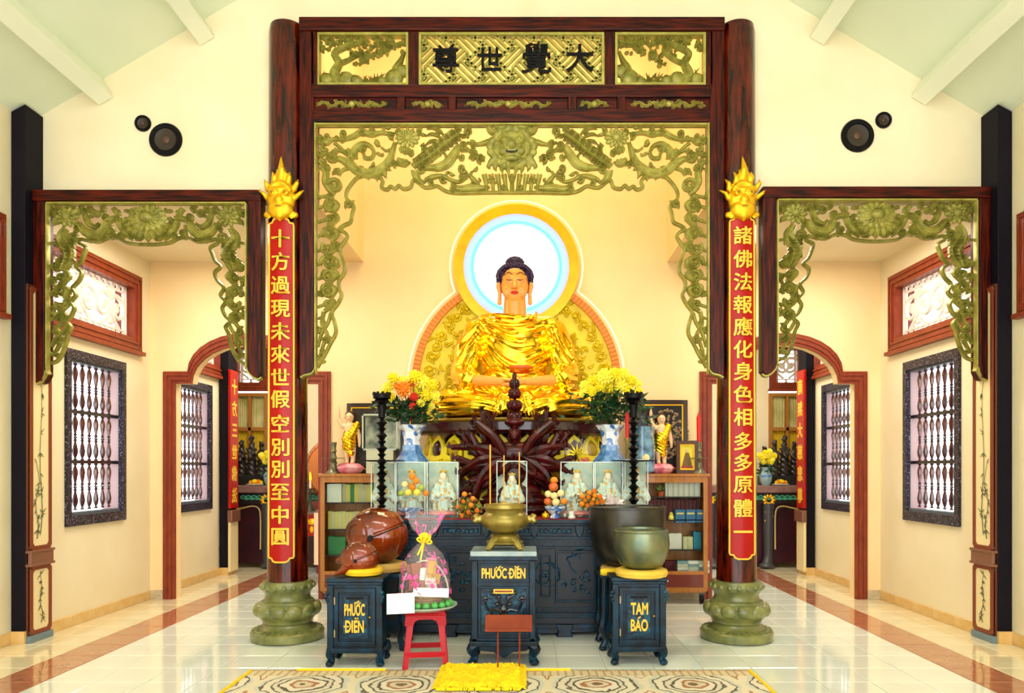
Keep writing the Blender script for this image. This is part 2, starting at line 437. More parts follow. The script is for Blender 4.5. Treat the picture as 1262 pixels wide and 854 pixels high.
# --- barred side windows
DPURP = mat('window_frame_carved', '#17101f', .3, col2='#8a86a0', scale=60, contrast=(.56, .66), bump=.8)
DPUR = mat('window_dark', '#1d1420', .3, coat=.4)
BRN = mat('baluster_varnish', '#2a1420', .18, col2='#6e3a24', scale=6, coat=.8)
def turned(h, r):
    p = [(.55, 0), (.7, .03), (.35, .05), (.8, .12), (1, .2), (.75, .3), (.4, .40), (.7, .43), (.4, .46), (.75, .49), (.4, .52), (.7, .55), (.4, .58), (.75, .7), (1, .8), (.8, .88), (.35, .95), (.7, .97), (.55, 1)]
    return [(a*r, b*h) for a, b in p]
BALM = {}
def barred(name, s, ya, yb):
    z0, z1 = WZ; f = .065; xi = s*4.5
    m = MB()
    a, b = sorted((xi-s*.03, xi+s*.02))
    for q in ((ya-.012, ya+f, z0-.012, z1+.012), (yb-f, yb+.012, z0-.012, z1+.012)): m.box(a, b, *q)
    m.box(a, b, ya+f, yb-f, z1-f-.02, z1+.012); m.box(a, b, ya+f, yb-f, z0-.012, z0+f+.03)
    root = struct(name, m, DPURP, smooth=False)
    r = MB(); a, b = sorted((xi+s*.02, xi+s*.22))
    r.box(a, b, ya, ya+.03, z0, z1).box(a, b, yb-.03, yb, z0, z1).box(a, b, ya, yb, z0, z0+.06).box(a, b, ya, yb, z1-.03, z1)
    obj('window_reveal', r, mat('reveal_mauve', '#c2a4a4', .6), root, smooth=False)
    i1 = MB()
    a, b = sorted((xi-s*.0, xi+s*.12))
    i1.box(a, b, ya+f, yb-f, z0+.095, z0+.125).box(a, b, ya+f, yb-f, z1-.11, z1-.085)
    obj('inner_frame', i1, mat('frame_grey', '#55606a', .35), root, smooth=False)
    hz = (z1-z0-.22)/3
    if 'b' not in BALM: BALM['b'] = MB().lathe(turned(hz-.03, .029), n=8).mesh('baluster', BRN)
    nb = 7
    for k in (1, 2):
        a, b = sorted((xi+s*.04, xi+s*.11)); zz = z0+.125+hz*k
        obj('cross_bar', MB().box(a, b, ya+.03, yb-.03, zz-.018, zz+.018), DPUR, root, smooth=False)
    for k in range(3):
        for i in range(nb):
            o = bpy.data.objects.new('baluster', BALM['b']); COL.objects.link(o); o.parent = root
            o.location = (xi+s*.075, ya+.1+(i+.5)*(yb-ya-.2)/nb, z0+.14+hz*k)
n = 1
for ya, yb in WIN:
    for s in (-1, 1): barred('window_%d' % n, s, ya, yb); n += 1

# --- transoms with pierced plaster grilles
PLAST = mat('plaster_grille', '#e9dfd0', .6)
def grille(w, h, k):
    """pierced scroll panel in (x,z), centred on 0, thickness in y"""
    m = MB(); m.ring([(-w/2, -h/2), (w/2, -h/2), (w/2, h/2), (-w/2, h/2)], [(-w/2+.02, -h/2+.02), (w/2-.02, -h/2+.02), (w/2-.02, h/2-.02), (-w/2+.02, h/2-.02)], -.015, .015)
    iw, ih = w-.1, h-.14
    m.ring([(-iw/2, -ih/2), (iw/2, -ih/2), (iw/2, ih/2), (-iw/2, ih/2)], [(-iw/2+.018, -ih/2+.018), (iw/2-.018, -ih/2+.018), (iw/2-.018, ih/2-.018), (-iw/2+.018, ih/2-.018)], -.015, .015)
    t = int(iw/.11)
    for i in range(t+1):
        x = -iw/2+iw*i/t
        for z in (1, -1): m.box(x-.02, x+.02, -.012, .012, *sorted((z*ih/2, z*h/2)))
    nn = max(2, round(iw/ih*1.6))
    for i in range(nn):
        cx = -iw/2+(i+.5)*iw/nn; d = 1 if i % 2 else -1; r = ih*.36
        P = [(cx+d*r*(1-.75*q/14)*cos(.6+q*.55), 0, r*(1-.75*q/14)*sin(.6+q*.55)) for q in range(15)]
        m.tube(P, [.03, .022], 6)
        m.tube([(cx-d*r*.2, 0, -ih*.45), (cx+d*r*.6, 0, -ih*.2), (cx+d*r*1.05, 0, ih*.1), (cx+d*r*.5, 0, ih*.45)], .022, 6, sub=4)
        m.ell((cx, 0, 0), (.05, .02, .05), 8, 6)
        for z in (1, -1): m.ell((cx+d*r*.9, 0, z*ih*.34), (.05, .018, .04), 8, 6)
    return m
def transom(name, s, ya, yb, xi, plane='x', extra=.15):
    z0, z1 = TZ; g = extra
    if plane == 'x': tr = lambda p: Vector((xi+s*p[1], p[0], p[2]))
    else: tr = lambda p: Vector((p[0], xi+p[1], p[2]))
    def rect(e): return [(ya-e, z0-e), (yb+e, z0-e), (yb+e, z1+e), (ya-e, z1+e)]
    m = MB()
    for a, b, h in ((g, g-.03, .035), (g-.03, g-.05, .05), (g-.05, g-.09, .035), (g-.09, g-.11, .05), (g-.11, 0, .03)):
        m.ring(rect(a), rect(b), -h, .02)
    m.box(ya-g-.02, yb+g+.02, -.07, .0, z0-g-.03, z0-g+.015)
    m.ring(rect(.0), rect(-.01), -.03, .2)
    m.v = [tuple(tr(v)) for v in m.v]
    root = struct(name, m, RBWOOD, smooth=False)
    q = grille(yb-ya, z1-z0, 3); q.v = [tuple(tr((v[0]+(ya+yb)/2, v[1]+.08, v[2]+(z0+z1)/2))) for v in q.v]
    obj('pierced_grille', q, PLAST, root)
for s in (-1, 1):
    transom('window_%d' % n, s, 7.1, 8.6, s*4.5); n += 1
    transom('window_%d' % n, s, 9.7, 11.0, s*4.5); n += 1
    transom('window_%d' % n, s, 4.9, 6.43, s*4.585); n += 1
for a, b in ((-5.0, -4.58), (4.58, 5.0)): transom('window_%d' % n, 1, a, b, 13.0, 'y', extra=.12); n += 1
# far windows with yellow blinds under the transoms
for a, b in ((-5.1, -4.45), (4.45, 5.1)):
    m = MB().ring([(a, 1.2), (b, 1.2), (b, 2.95), (a, 2.95)], [(a+.06, 1.26), (b-.06, 1.26), (b-.06, 2.89), (a+.06, 2.89)], 12.95, 13.1)
    mid = (a+b)/2; m.box(mid-.025, mid+.025, 12.96, 13.09, 1.26, 2.89).box(a+.06, b-.06, 12.96, 13.09, 2.28, 2.34)
    root = struct('window_%d' % n, m, mat('honey_wood', '#a8702c', .4), smooth=False); n += 1
    for i in range(2):
        for z0, z1, mm in ((1.26, 2.28, mat('blind_yellow', '#d8b81e', .7)), (2.34, 2.89, mat('blind_olive', '#b9b36a', .7, col2='#d9d39a', scale=3))):
            q = MB(); w = (b-a)/2-.085; x0 = a+.06+i*(w+.05); k = 26
            pts = [(x0+w*j/k, 13.03+.012*sin(j*1.7)) for j in range(k+1)]
            q.add([(p[0], p[1], z) for p in pts for z in (z0, z1)]+[(p[0], p[1]+.01, z) for p in pts for z in (z0, z1)],
                  [(2*j, 2*j+2, 2*j+3, 2*j+1) for j in range(k)]+[(2*k+2+2*j, 2*k+2+2*j+1, 2*k+2+2*j+3, 2*k+2+2*j+2) for j in range(k)])
            obj('curtain', q, mm, root)
            
# --- square posts at the ends of the gate line, with painted couplet boards on their inner faces
def leafm(m, x, y, z, L, w, a, M=None):
    p = [(0, 0), (L*.35, w/2), (L, 0), (L*.35, -w/2)]
    v = [(x, y+cos(a)*u-sin(a)*t, z+sin(a)*u+cos(a)*t) for u, t in p]
    return m.add(v+[(q[0]+.004, q[1], q[2]) for q in v], [(0, 1, 2, 3), (7, 6, 5, 4), (0, 4, 5, 1), (1, 5, 6, 2), (2, 6, 7, 3), (3, 7, 4, 0)])
INK = mat('ink_green', '#6a6c48', .7)
def post(s, xin, xout, ya, yb, z1o, z1i, lab, board, backroom=False):
    m = MB(); a, b = xin, xout
    prof = [(s*a, 0), (s*b, 0), (s*b, z1o), (s*a, z1i)]
    t = thing('square_post', lab, 'post', (s*(a+b)/2, (ya+yb)/2, 0), local=False)
    obj('shaft', MB().prism(prof, ya, yb), DARKP, t, smooth=False, bevel=.006)
    obj('plinth', MB().box(*sorted((s*(a-.004), s*(b))), ya-.02, yb, 0, .115), TANM, t, smooth=False)
    return t
def bamboo(m, s, x, y, z, h, seed):
    r = random.Random(seed); q = [(x, y+r.uniform(-.01, .01)+.02*sin(i*1.3), z+h*i/8) for i in range(9)]
    m.tube(q, [.004, .002], 4)
    for i in range(26):
        k = r.randint(1, 8); p = q[k]; d = -pi/2+r.uniform(-1.2, 1.2)+(pi if r.random() < .3 else 0)
        leafm(m, p[0]-.002, p[1], p[2], r.uniform(.03, .07), .010, d)
for s in (-1, 1):
    side = 'wooden fish' if s < 0 else 'bronze bowls'
    post(s, 4.45, 4.58, 6.68, 7.03, 4.87, 4.94, 'tall dark square post at the outer end of the gate on the %s side' % side, True)
    t = thing('couplet_board', 'cream couplet board painted with bamboo on the tall outer post, %s side' % side, 'board', (s*4.44, 6.85, 0), local=False)
    xf = s*4.45; a, b = sorted((xf, xf-s*.02)); X = xf-s*.02
    y0, y1 = 6.70, 7.0
    def panel(z0, z1, nm):
        c = .03
        f = MB(); P = [(y0, z0+c), (y0+c, z0), (y1-c, z0), (y1, z0+c), (y1, z1-c), (y1-c, z1), (y0+c, z1), (y0, z1-c)]
        cy, cz = (y0+y1)/2, (z0+z1)/2
        Q = [(cy+(p[0]-cy)*.76, cz+(p[1]-cz)*(1-.036/(z1-z0)*2)) for p in P]
        f.ring(P, Q, 0, .018); f.v = [(X-s*v[1], v[0], v[2]) for v in f.v]
        obj('board_frame', f, mat('board_redbrown', '#7e3a20', .45), t, smooth=False)
        g = MB().prism(P, 0, .012); g.v = [(X-s*v[1]+s*.004, v[0], v[2]) for v in g.v]
        obj('painted_panel', g, mat('board_cream', '#ecd9a4', .5), t, smooth=False)
    obj('backing', MB().box(a, b, 6.69, 7.01, .03, 3.3), mat('board_back', '#5a2a16', .5), t, smooth=False)
    panel(.85, 3.28, 'long'); panel(.07, .70, 'low')
    obj('joint_block', MB().box(*sorted((xf, xf-s*.05)), 6.69, 7.01, .72, .83).box(*sorted((xf, xf-s*.06)), 6.68, 7.02, .70, .725).box(*sorted((xf, xf-s*.06)), 6.68, 7.02, .825, .85), mat('joint_brown', '#7a4a34', .3, coat=.5), t, smooth=False, bevel=.006)
    obj('foot_block', MB().box(*sorted((xf, xf-s*.045)), 6.685, 7.015, 0, .065), mat('foot_slate', '#6c8088', .35), t, smooth=False, bevel=.005)
    pb = MB(); bamboo(pb, s, X-s*.014, 6.85, 1.0, 1.5, 3); bamboo(pb, s, X-s*.014, 6.8, .95, .7, 4)
    bamboo(pb, s, X-s*.014, 6.85, .16, .45, 5)
    obj('painted_bamboo', pb, INK, t)
    # back room post with its red lettered board
    t = post(s, 4.35, 4.485, 11.0, 11.3, 4.14, 4.14, 'dark square post seen through the arched doorway on the %s side' % side, True)
    t = thing('red_couplet_board', 'narrow red lacquer board with gold writing on the post beyond the %s side doorway' % side, 'board', (s*4.34, 11.1, 0), local=False)
    X = s*4.35; a, b = sorted((X, X-s*.04))
    obj('red_panel', MB().box(a, b, 10.98, 11.28, 1.0, 3.1), RED, t, smooth=False, bevel=.01)
    obj('low_panel', MB().box(a, b, 10.98, 11.28, .05, .80), mat('board_cream', '#ecd9a4', .5), t, smooth=False, bevel=.01)
    obj('joint_block', MB().box(*sorted((X, X-s*.07)), 10.96, 11.30, .80, .98), mat('joint_brown', '', .3), t, smooth=False, bevel=.01)
    chars = '十方三世佛法' if s < 0 else '南無大慈悲尊'
    for i, ch in enumerate(chars):
        v, f, w, h = glyphs(ch, 1, .03, .03)
        q = MB().add([(X-s*(.041-p[1]*.1), 11.13+s*p[0]*.2, 2.85-i*.33+p[2]*.24) for p in v], f)
        obj('gold_character', q, LETTER, t, smooth=False)
# ================================================================ PILLARS, GATES AND CARVING
def side_name(s): return 'wooden fish' if s < 0 else 'bronze bowls'
PC = 2.125
def pr(z): return .188-.018*(z/5.77)
PY = 6.92
L1 = '十方過現未來世假空別別至中圓'; L2 = '諸佛法報應化身色相多多原體一'
for s in (-1, 1):
    X0 = s*PC
    t = thing('round_pillar', 'tall round mahogany pillar beside the %s' % side_name(s), 'pillar', (X0, PY, 0))
    obj('shaft', MB().lathe([(pr(.5), .5), (pr(2), 2), (pr(3.5), 3.5), (pr(5.7), 5.7), (pr(5.7)-.01, 5.77)], n=40), PILW, t)
    b = MB().lathe([(.31, 0), (.335, .01), (.338, .075), (.325, .09), (.25, .105), (.225, .13), (.215, .15), (.23, .165), (.232, .185), (.255, .21),
                    (.285, .235), (.295, .27), (.28, .32), (.25, .345), (.245, .352), (.24, .365), (.215, .375), (.205, .40), (.207, .43), (.225, .46), (.242, .49), (.242, .515), (.228, .535), (.222, .55), (.19, .552)], n=48)
    obj('stone_base', b, STONE, t)
    for k in range(12):
        a = 2*pi*k/12; q = MB(); M = Matrix.Rotation(a, 3, 'Z')
        q.ell((cos(a)*.262, sin(a)*.262, .285), (.055, .085, .062), 10, 8, M)
        obj('lotus_petal', q, STONE, t)
    for k in range(18):
        a = 2*pi*k/18; obj('stud', MB().ell((cos(a)*.235, sin(a)*.235, .50), .026, 8, 6), STONE, t)
    q = MB()
    for k in range(30):
        a = 2*pi*k/30; q.ell((cos(a)*.285, sin(a)*.285, .098), (.04, .016, .012), 6, 4, Matrix.Rotation(a, 3, 'Z'))
    obj('foot_carving', q, STONE, t)
    # couplet: a curved red lacquer board with gilt border and characters
    u = thing('couplet_tablet', 'long curved red tablet with gold characters on the pillar by the %s' % side_name(s), 'tablet', (X0, PY, 0))
    za, zb = PZ(693, 6.74) if s < 0 else PZ(689, 6.74), PZ(270, 6.74) if s < 0 else PZ(266, 6.74)
    rr = .200; hw = .116
    def bend(x, y, z): a = x/rr; R = rr+y+(pr(z)-.176)*.9; return (R*sin(a), -R*cos(a), z)
    def outline(e, n=10):
        w, c = hw-e, .035; z0, z1 = za+e, zb-e; P = []
        # notched ends
        P += [(-w, z0+c*1.6)]; P += [(-w+c*.15, z0+c*1.1), (-w+c, z0+c), (-w+c*1.3, z0+.012), (-w+c*2, z0), (0, z0), (w-c*2, z0), (w-c*1.3, z0+.012), (w-c, z0+c), (w-c*.15, z0+c*1.1), (w, z0+c*1.6)]
        P += [(w, z0+(z1-z0)*i/40) for i in range(2, 39)]
        P += [(w, z1-c*1.6), (w-c*.15, z1-c*1.1), (w-c, z1-c), (w-c*1.3, z1-.012), (w-c*2, z1), (0, z1), (-w+c*2, z1), (-w+c*1.3, z1-.012), (-w+c, z1-c), (-w+c*.15, z1-c*1.1), (-w, z1-c*1.6)]
        P += [(-w, z1-(z1-z0)*i/40) for i in range(2, 39)]
        return P
    g = MB(); nx = 8; nz = 60
    for i in range(nx+1):
        for j in range(nz+1):
            x = (-1+2*i/nx)*(hw-.01); z = za+.01+(zb-za-.02)*j/nz
            ends = min(j, nz-j)
            if abs(x) > hw-.045 and ends < 1: z += .038 if j == 0 else -.038
            g.v.append(bend(x, .006, z))
    for i in range(nx):
        for j in range(nz): a = i*(nz+1)+j; g.f.append((a, a+nz+1, a+nz+2, a+1))
    k = len(g.v); g.v += [(v[0]*.93, v[1]*.93, v[2]) for v in g.v[:]]
    g.f += [tuple(k+q for q in f[::-1]) for f in g.f[:]]
    obj('red_panel', g, RED, u)
    obj('gilt_border', MB().tube([bend(p[0], .012, p[1]) for p in outline(0.004)], .0085, 6, closed=True), LETTER, u)
    chars = L1 if s < 0 else L2
    ys = ([295, 323, 352, 381, 409, 437, 465, 492, 522, 551, 578, 606, 634, 661] if s < 0 else [291, 320, 348, 376, 403, 431, 458, 486, 514, 544, 570, 597, 626, 655])
    for i, ch in enumerate(chars):
        v, f, w, h = glyphs(ch, 1, .03, .016)
        zc = PZ(ys[i], 6.73); S = .168
        vv = [bend(p[0]*S*.98, .018-p[1]*.2, zc+p[2]*S*1.03) for p in v]
        obj('gold_character', MB().add(vv, f), LETTER, u, smooth=False)
    # gilded flame mask
    w = thing('flame_mask', 'gilded lion mask crowned with flames on the pillar by the %s' % side_name(s), 'mask', (X0, PY-.19, 3.9))
    pr_ = [('e', (0, 0, .18), (.13, .07, .17)), ('e', (0, -.02, .08), (.12, .07, .09)), ('e', (0, -.05, .16), (.045, .05, .05)), ('e', (-.06, -.06, .22), (.035, .03, .028)), ('e', (.06, -.06, .22), (.035, .03, .028)),
           ('e', (-.05, -.05, .1), (.05, .035, .03)), ('e', (.05, -.05, .1), (.05, .035, .03)), ('c', [(-.09, -.04, .27), (0, -.06, .25), (.09, -.04, .27)], [.02, .024, .02]),
           ('c', [(-.13, 0, .04), (-.1, -.03, 0)], [.03, .008]), ('c', [(.13, 0, .04), (.1, -.03, 0)], [.03, .008]), ('c', [(0, -.03, .03), (0, -.03, -.01)], [.05, .02])]
    for (x, z, x2, z2, r) in [(0, .32, 0, .58, .05), (-.06, .32, -.08, .44, .035), (.06, .32, .08, .44, .035), (-.12, .28, -.16, .37, .03), (.12, .28, .16, .37, .03), (-.13, .2, -.21, .27, .025), (.13, .2, .21, .27, .025), (-.03, .36, -.04, .46, .025), (.03, .36, .04, .46, .025)]:
        pr_.append(('c', [(x, 0, z), ((x+x2)/2+.012, -.02, (z+z2)/2), (x2, 0, z2)], [r, r*.7, .006]))
    for k in range(9):
        a = pi*.15+pi*.7*k/8; pr_.append(('e', (cos(a)*.1, -.045, .2+sin(a)*.12), .022))
    bobj('mask_body', blob(pr_, .009, 1), GILT, w)
    e = MB()
    for q in (-1, 1): e.ell((q*.06, -.088, .222), .013, 8, 6)
    e.ell((0, -.082, .095), (.035, .012, .01), 8, 6)
    obj('eye_sockets', e, mat('gilt_dark', '#9a6a10', .5), w)

# ---- carving kit: all in pixels of the gate plane, converted to metres at depth FD
def gx(px): return PX(px, FD)
def gz(py): return PZ(py, FD)
class Carve(MB):
    def __init__(s, y=FD, k=FD/FPX): super().__init__(); s.y = y; s.k = k
    def sweep(s, pts, w, d=.03, sub=5, closed=False, groove=True):
        """ridge along pts [(px,py)], half width w px (scalar or list), depth d metres towards the viewer"""
        P = cr_spline([(gx(p[0]), gz(p[1])) for p in pts], sub, closed) if sub else [np.array((gx(p[0]), gz(p[1]))) for p in pts]
        w = w*1.2 if not hasattr(w, '__len__') else [q*1.2 for q in w]
        n = len(P); ws = [w]*n if not hasattr(w, '__len__') else [float(np.interp(i/(n-1), np.linspace(0, 1, len(w)), w)) for i in range(n)]
        prof = [(-1, 0), (-1, .55), (-.62, 1), (-.1, .55), (.1, .55), (.62, 1), (1, .55), (1, 0)] if groove else [(-1, 0), (-.9, .5), (-.4, 1), (.4, 1), (.9, .5), (1, 0)]
        m = len(prof); vs = []; fs = []
        for i in range(n):
            a = P[(i-1) % n] if closed or i > 0 else P[0]; b = P[(i+1) % n] if closed or i < n-1 else P[-1]
            t = b-a; L = np.hypot(*t) or 1; t = t/L; nx, nz = -t[1], t[0]; W = ws[i]*s.k
            dd = d*min(1, .35+ws[i]/2.5)
            for u, q in prof: vs.append((P[i][0]+nx*u*W, s.y+.012-q*dd, P[i][1]+nz*u*W))
        for i in range(n if closed else n-1):
            i2 = (i+1) % n
            for j in range(m): j2 = (j+1) % m; fs.append((i*m+j, i*m+j2, i2*m+j2, i2*m+j))
        if not closed: fs.append(tuple(range(m))); fs.append(tuple(range((n-1)*m, n*m))[::-1])
        return s.add(vs, fs)
    def spiral(s, cx, cy, r, a0, turns=1.3, w=(2.2, 1.4), d=.035, dir=1, r1=.15):
        n = max(6, int(abs(turns)*9))
        pts = [(cx+r*(1-(1-r1)*i/n)*cos(a0+dir*2*pi*turns*i/n), cy+r*(1-(1-r1)*i/n)*sin(a0+dir*2*pi*turns*i/n)) for i in range(n+1)]
        s.sweep(pts, w, d, sub=2); s.dome(cx, cy, r*.3, d); return s
    def dome(s, cx, cy, r, d=.03):
        return s.ell((gx(cx), s.y, gz(cy)), (r*s.k, d, r*s.k), 8, 6)
    def leaf(s, cx, cy, L, w, a, d=.03, bendv=.2):
        pts = [(cx+L*t*cos(a)-bendv*L*sin(pi*t)*sin(a), cy+L*t*sin(a)+bendv*L*sin(pi*t)*cos(a)) for t in (0, .33, .66, 1)]
        return s.sweep(pts, [w*.35, w, w*.85, .15], d, sub=3)
    def flower(s, cx, cy, rx, ry, n=12, d=.045):
        for ring, (kr, dd, off) in enumerate(((1, .03, 0), (.75, .042, .5))):
            for i in range(n):
                a = 2*pi*(i+off)/n
                c = (gx(cx+rx*kr*.62*cos(a)), s.y-dd*.4, gz(cy+ry*kr*.62*sin(a)))
                ang = atan2(-ry*sin(a), rx*cos(a)); M = Matrix.Rotation(-ang, 3, 'Y')
                L = .42*kr*sqrt((rx*cos(a))**2+(ry*sin(a))**2)*s.k
                s.ell(c, (L, dd*.8, L*.55), 8, 5, M)
        s.ell((gx(cx), s.y-.02, gz(cy)), (rx*.42*s.k, d, ry*.42*s.k), 14, 8); return s
def inpoly(x, y, P):
    c = False
    for i in range(len(P)):
        (xa, ya), (xb, yb) = P[i], P[i-1]
        if (ya > y) != (yb > y) and x < (xb-xa)*(y-ya)/(yb-ya)+xa: c = not c
    return c
def infill(c, poly, step, seed, keep=.8, rr=(3.2, 5)):
    """small curled clouds and leaves inside a contour"""
    r = random.Random(seed); xs = [p[0] for p in poly]; ys = [p[1] for p in poly]; done = []
    for t in range(1200):
        x, y = r.uniform(min(xs), max(xs)), r.uniform(min(ys), max(ys))
        if not inpoly(x, y, poly) or any(hypot2(x-a, y-b) < step for a, b in done): continue
        done.append((x, y))
        if r.random() > keep: continue
        R = r.uniform(*rr)
        if r.random() < .6: c.spiral(x, y, R, r.uniform(0, 6.3), 1.05, (1.7, 1.0), .04, r.choice((-1, 1)))
        a = r.uniform(0, 6.3); c.leaf(x, y, R*1.9, 2.0, a, .035); c.leaf(x, y, R*1.7, 1.7, a+r.uniform(1.5, 3), .03)
    return c
def hypot2(a, b): return sqrt(a*a+b*b)
def mir(mb, cx):   # mirrored copy about the world x that pixel cx has on the gate plane
    X = gx(cx); m = MB(); m.v = [(2*X-v[0], v[1], v[2]) for v in mb.v]; m.f = [f[::-1] for f in mb.f]; return m

# ---- central gate
G = thing('central_gate', 'wide carved gate frame with a pierced header over the sanctuary, between the two round pillars', 'gate', (0, FD, 0), local=False)
def wbox(nm, pa, pb, qa, qb, ya, yb, m, par, bev=.006, **k):
    return obj(nm, MB().box(gx(pa), gx(pb), ya, yb, gz(qb), gz(qa)), m, par, smooth=False, bevel=bev, **k)
yf, ybk = FD-.05, FD+.09
CXP = 631   # mirror axis in pixels
def M_(px): return 2*CXP-px
for q in (0, 1):
    f = (lambda p: p) if q == 0 else M_
    a, b = sorted((f(371), f(388.5)))
    # post with a stepped, curled foot
    m = MB(); P = [(371, 27), (388.5, 27), (388.5, 448), (388, 455), (384, 461), (377, 464), (371, 465)]
    m.prism([(gx(f(p[0])), gz(p[1])) for p in P], yf, ybk); obj('gate_post', m, WOOD, G, smooth=False, bevel=.006)
    c = Carve(FD-.02); c.sweep([(f(390), 154), (f(390), 300), (f(390), 448), (f(389), 456), (f(385), 461), (f(377), 463), (f(372), 466)], 1.5, .045, groove=False)
    obj('gilt_edge', c, OLIVE, G)
wbox('top_rail', 371, M_(371), 26, 42, yf-.02, ybk, WOODH, G)
wbox('middle_rail', 388, M_(388), 108, 123, yf-.01, ybk, WOODH, G)
wbox('lower_rail', 388, M_(388), 138, 153, yf-.01, ybk, WOODH, G)
for a, b in ((385, 393), (505, 517), (745, 757), (M_(393), M_(385))): wbox('mullion', a, b, 42, 108, yf, ybk, WOOD, G)
for i, (a, b) in enumerate(((388, 490), (500, 553), (563, 700), (710, 760), (770, M_(388)))):
    wbox('rail_panel', a, b, 122, 139, yf+.02, ybk-.02, WOODH, G)
for a in (490, 553, 700, 760): wbox('rail_stud', a, a+10, 122, 139, yf-.003, ybk, WOOD, G)
def runner(a, b, seed):
    c = Carve(yf+.02); r = random.Random(seed); n = max(3, int((b-a)/9)); y = 130.5
    c.sweep([(a+(b-a)*i/n, y+2.2*(-1)**i) for i in range(n+1)], [.8]+[1.6]*(n-1)+[.8], .02)
    for i in range(n):
        x = a+(b-a)*(i+.5)/n; e = 1-abs(2*(i+.5)/n-1)
        c.spiral(x, y-2*(-1)**i, 2.2+1.6*e, r.uniform(0, 6), .9, (1.2, .8), .022, (-1)**i)
        for k in range(3): c.leaf(x+r.uniform(-3, 3), y, 4+3*e, 1.3, r.uniform(0, 2*pi), .02)
    c.dome((a+b)/2, y, 4, .03)
    return c
for i, (a, b) in enumerate(((391, 478), (509, 546), (573, 680), (714, 750), (778, 868))): obj('gilt_runner', runner(a, b, i), OLIVE, G)
# olive sub-frames of the header openings
for i, (a, b) in enumerate(((392, 504), (517, 744), (757.5, 868.5))):
    o_ = [(gx(a), gz(107.5)), (gx(b), gz(107.5)), (gx(b), gz(43)), (gx(a), gz(43))]
    i_ = [(gx(a+3), gz(104.5)), (gx(b-3), gz(104.5)), (gx(b-3), gz(46)), (gx(a+3), gz(46))]
    obj('panel_frame', MB().ring(o_, i_, FD-.045, FD+.03), OLIVE, G, smooth=False)
# fretwork lattice behind the four header characters
lt = MB(); cell = 5.1; x0, x1, y0, y1 = 519, 742, 45, 106
def clip(p, q):
    t0, t1 = 0, 1; dx, dy = q[0]-p[0], q[1]-p[1]
    for a, b in ((-dx, p[0]-x0), (dx, x1-p[0]), (-dy, p[1]-y0), (dy, y1-p[1])):
        if abs(a) < 1e-9:
            if b < 0: return None
        else:
            t = b/a
            if a < 0: t0 = max(t0, t)
            else: t1 = min(t1, t)
    return ((p[0]+dx*t0, p[1]+dy*t0), (p[0]+dx*t1, p[1]+dy*t1)) if t1-t0 > .01 else None
def seg(u0, v0, u1, v1):
    c45 = sqrt(.5)*cell
    f = lambda u, v: (631+(u-v)*c45, 75+(u+v)*c45)
    r = clip(f(u0, v0), f(u1, v1))
    if not r: return
    (ax, ay), (bx, by) = r; ax, bx, ay, by = gx(ax), gx(bx), gz(ay), gz(by)
    L = sqrt((bx-ax)**2+(by-ay)**2); w = .0115; ux, uz = (bx-ax)/L, (by-ay)/L; nx, nz = -uz*w, ux*w
    lt.prism([(ax-nx, ay-nz), (bx-nx, by-nz), (bx+nx, by+nz), (ax+nx, ay+nz)], FD-.02, FD+.012)
# swastika fret: diagonal lattice of key hooks joined by long bars
for i in range(-9, 10):
    for j in range(-9, 10):
        ou, ov = i*5-j*1*0, j*5
        if (i+j) % 2 == 0:
            for k in range(3): seg(ou-2.5+1.25*(k+.0), ov-3.4, ou-2.5+1.25*k, ov+3.4)
            seg(ou+1.25, ov-3.4, ou+1.25, ov+1.2); seg(ou+1.25, ov-3.4, ou+2.6, ov-3.4); seg(ou-2.5, ov+3.4, ou-1.25, ov+3.4)
        else:
            for k in range(3): seg(ou-3.4, ov-2.5+1.25*k, ou+3.4, ov-2.5+1.25*k)
            seg(ou-3.4, ov+1.25, ou+1.2, ov+1.25); seg(ou-3.4, ov+1.25, ou-3.4, ov+2.6); seg(ou+3.4, ov-2.5, ou+3.4, ov-1.25)
o = obj('fret_lattice', lt, OLIVE, G, smooth=False, fix=False)
for ch, px, py, sz in (('尊', 550, 76, 33), ('世', 604, 76, 31), ('覺', 661, 75, 37), ('大', 714, 75, 34)):
    v, f, w, h = glyphs(ch, 1, .03, .013); S = sz*FD/FPX*1.06; sh = .0
    obj('black_character', MB().add([(gx(px)+p[0]*S+p[2]*S*.0, FD-.045+p[1]*.3, gz(py)+p[2]*S+p[0]*S*sh) for p in v], f), BLACK, G, smooth=False)
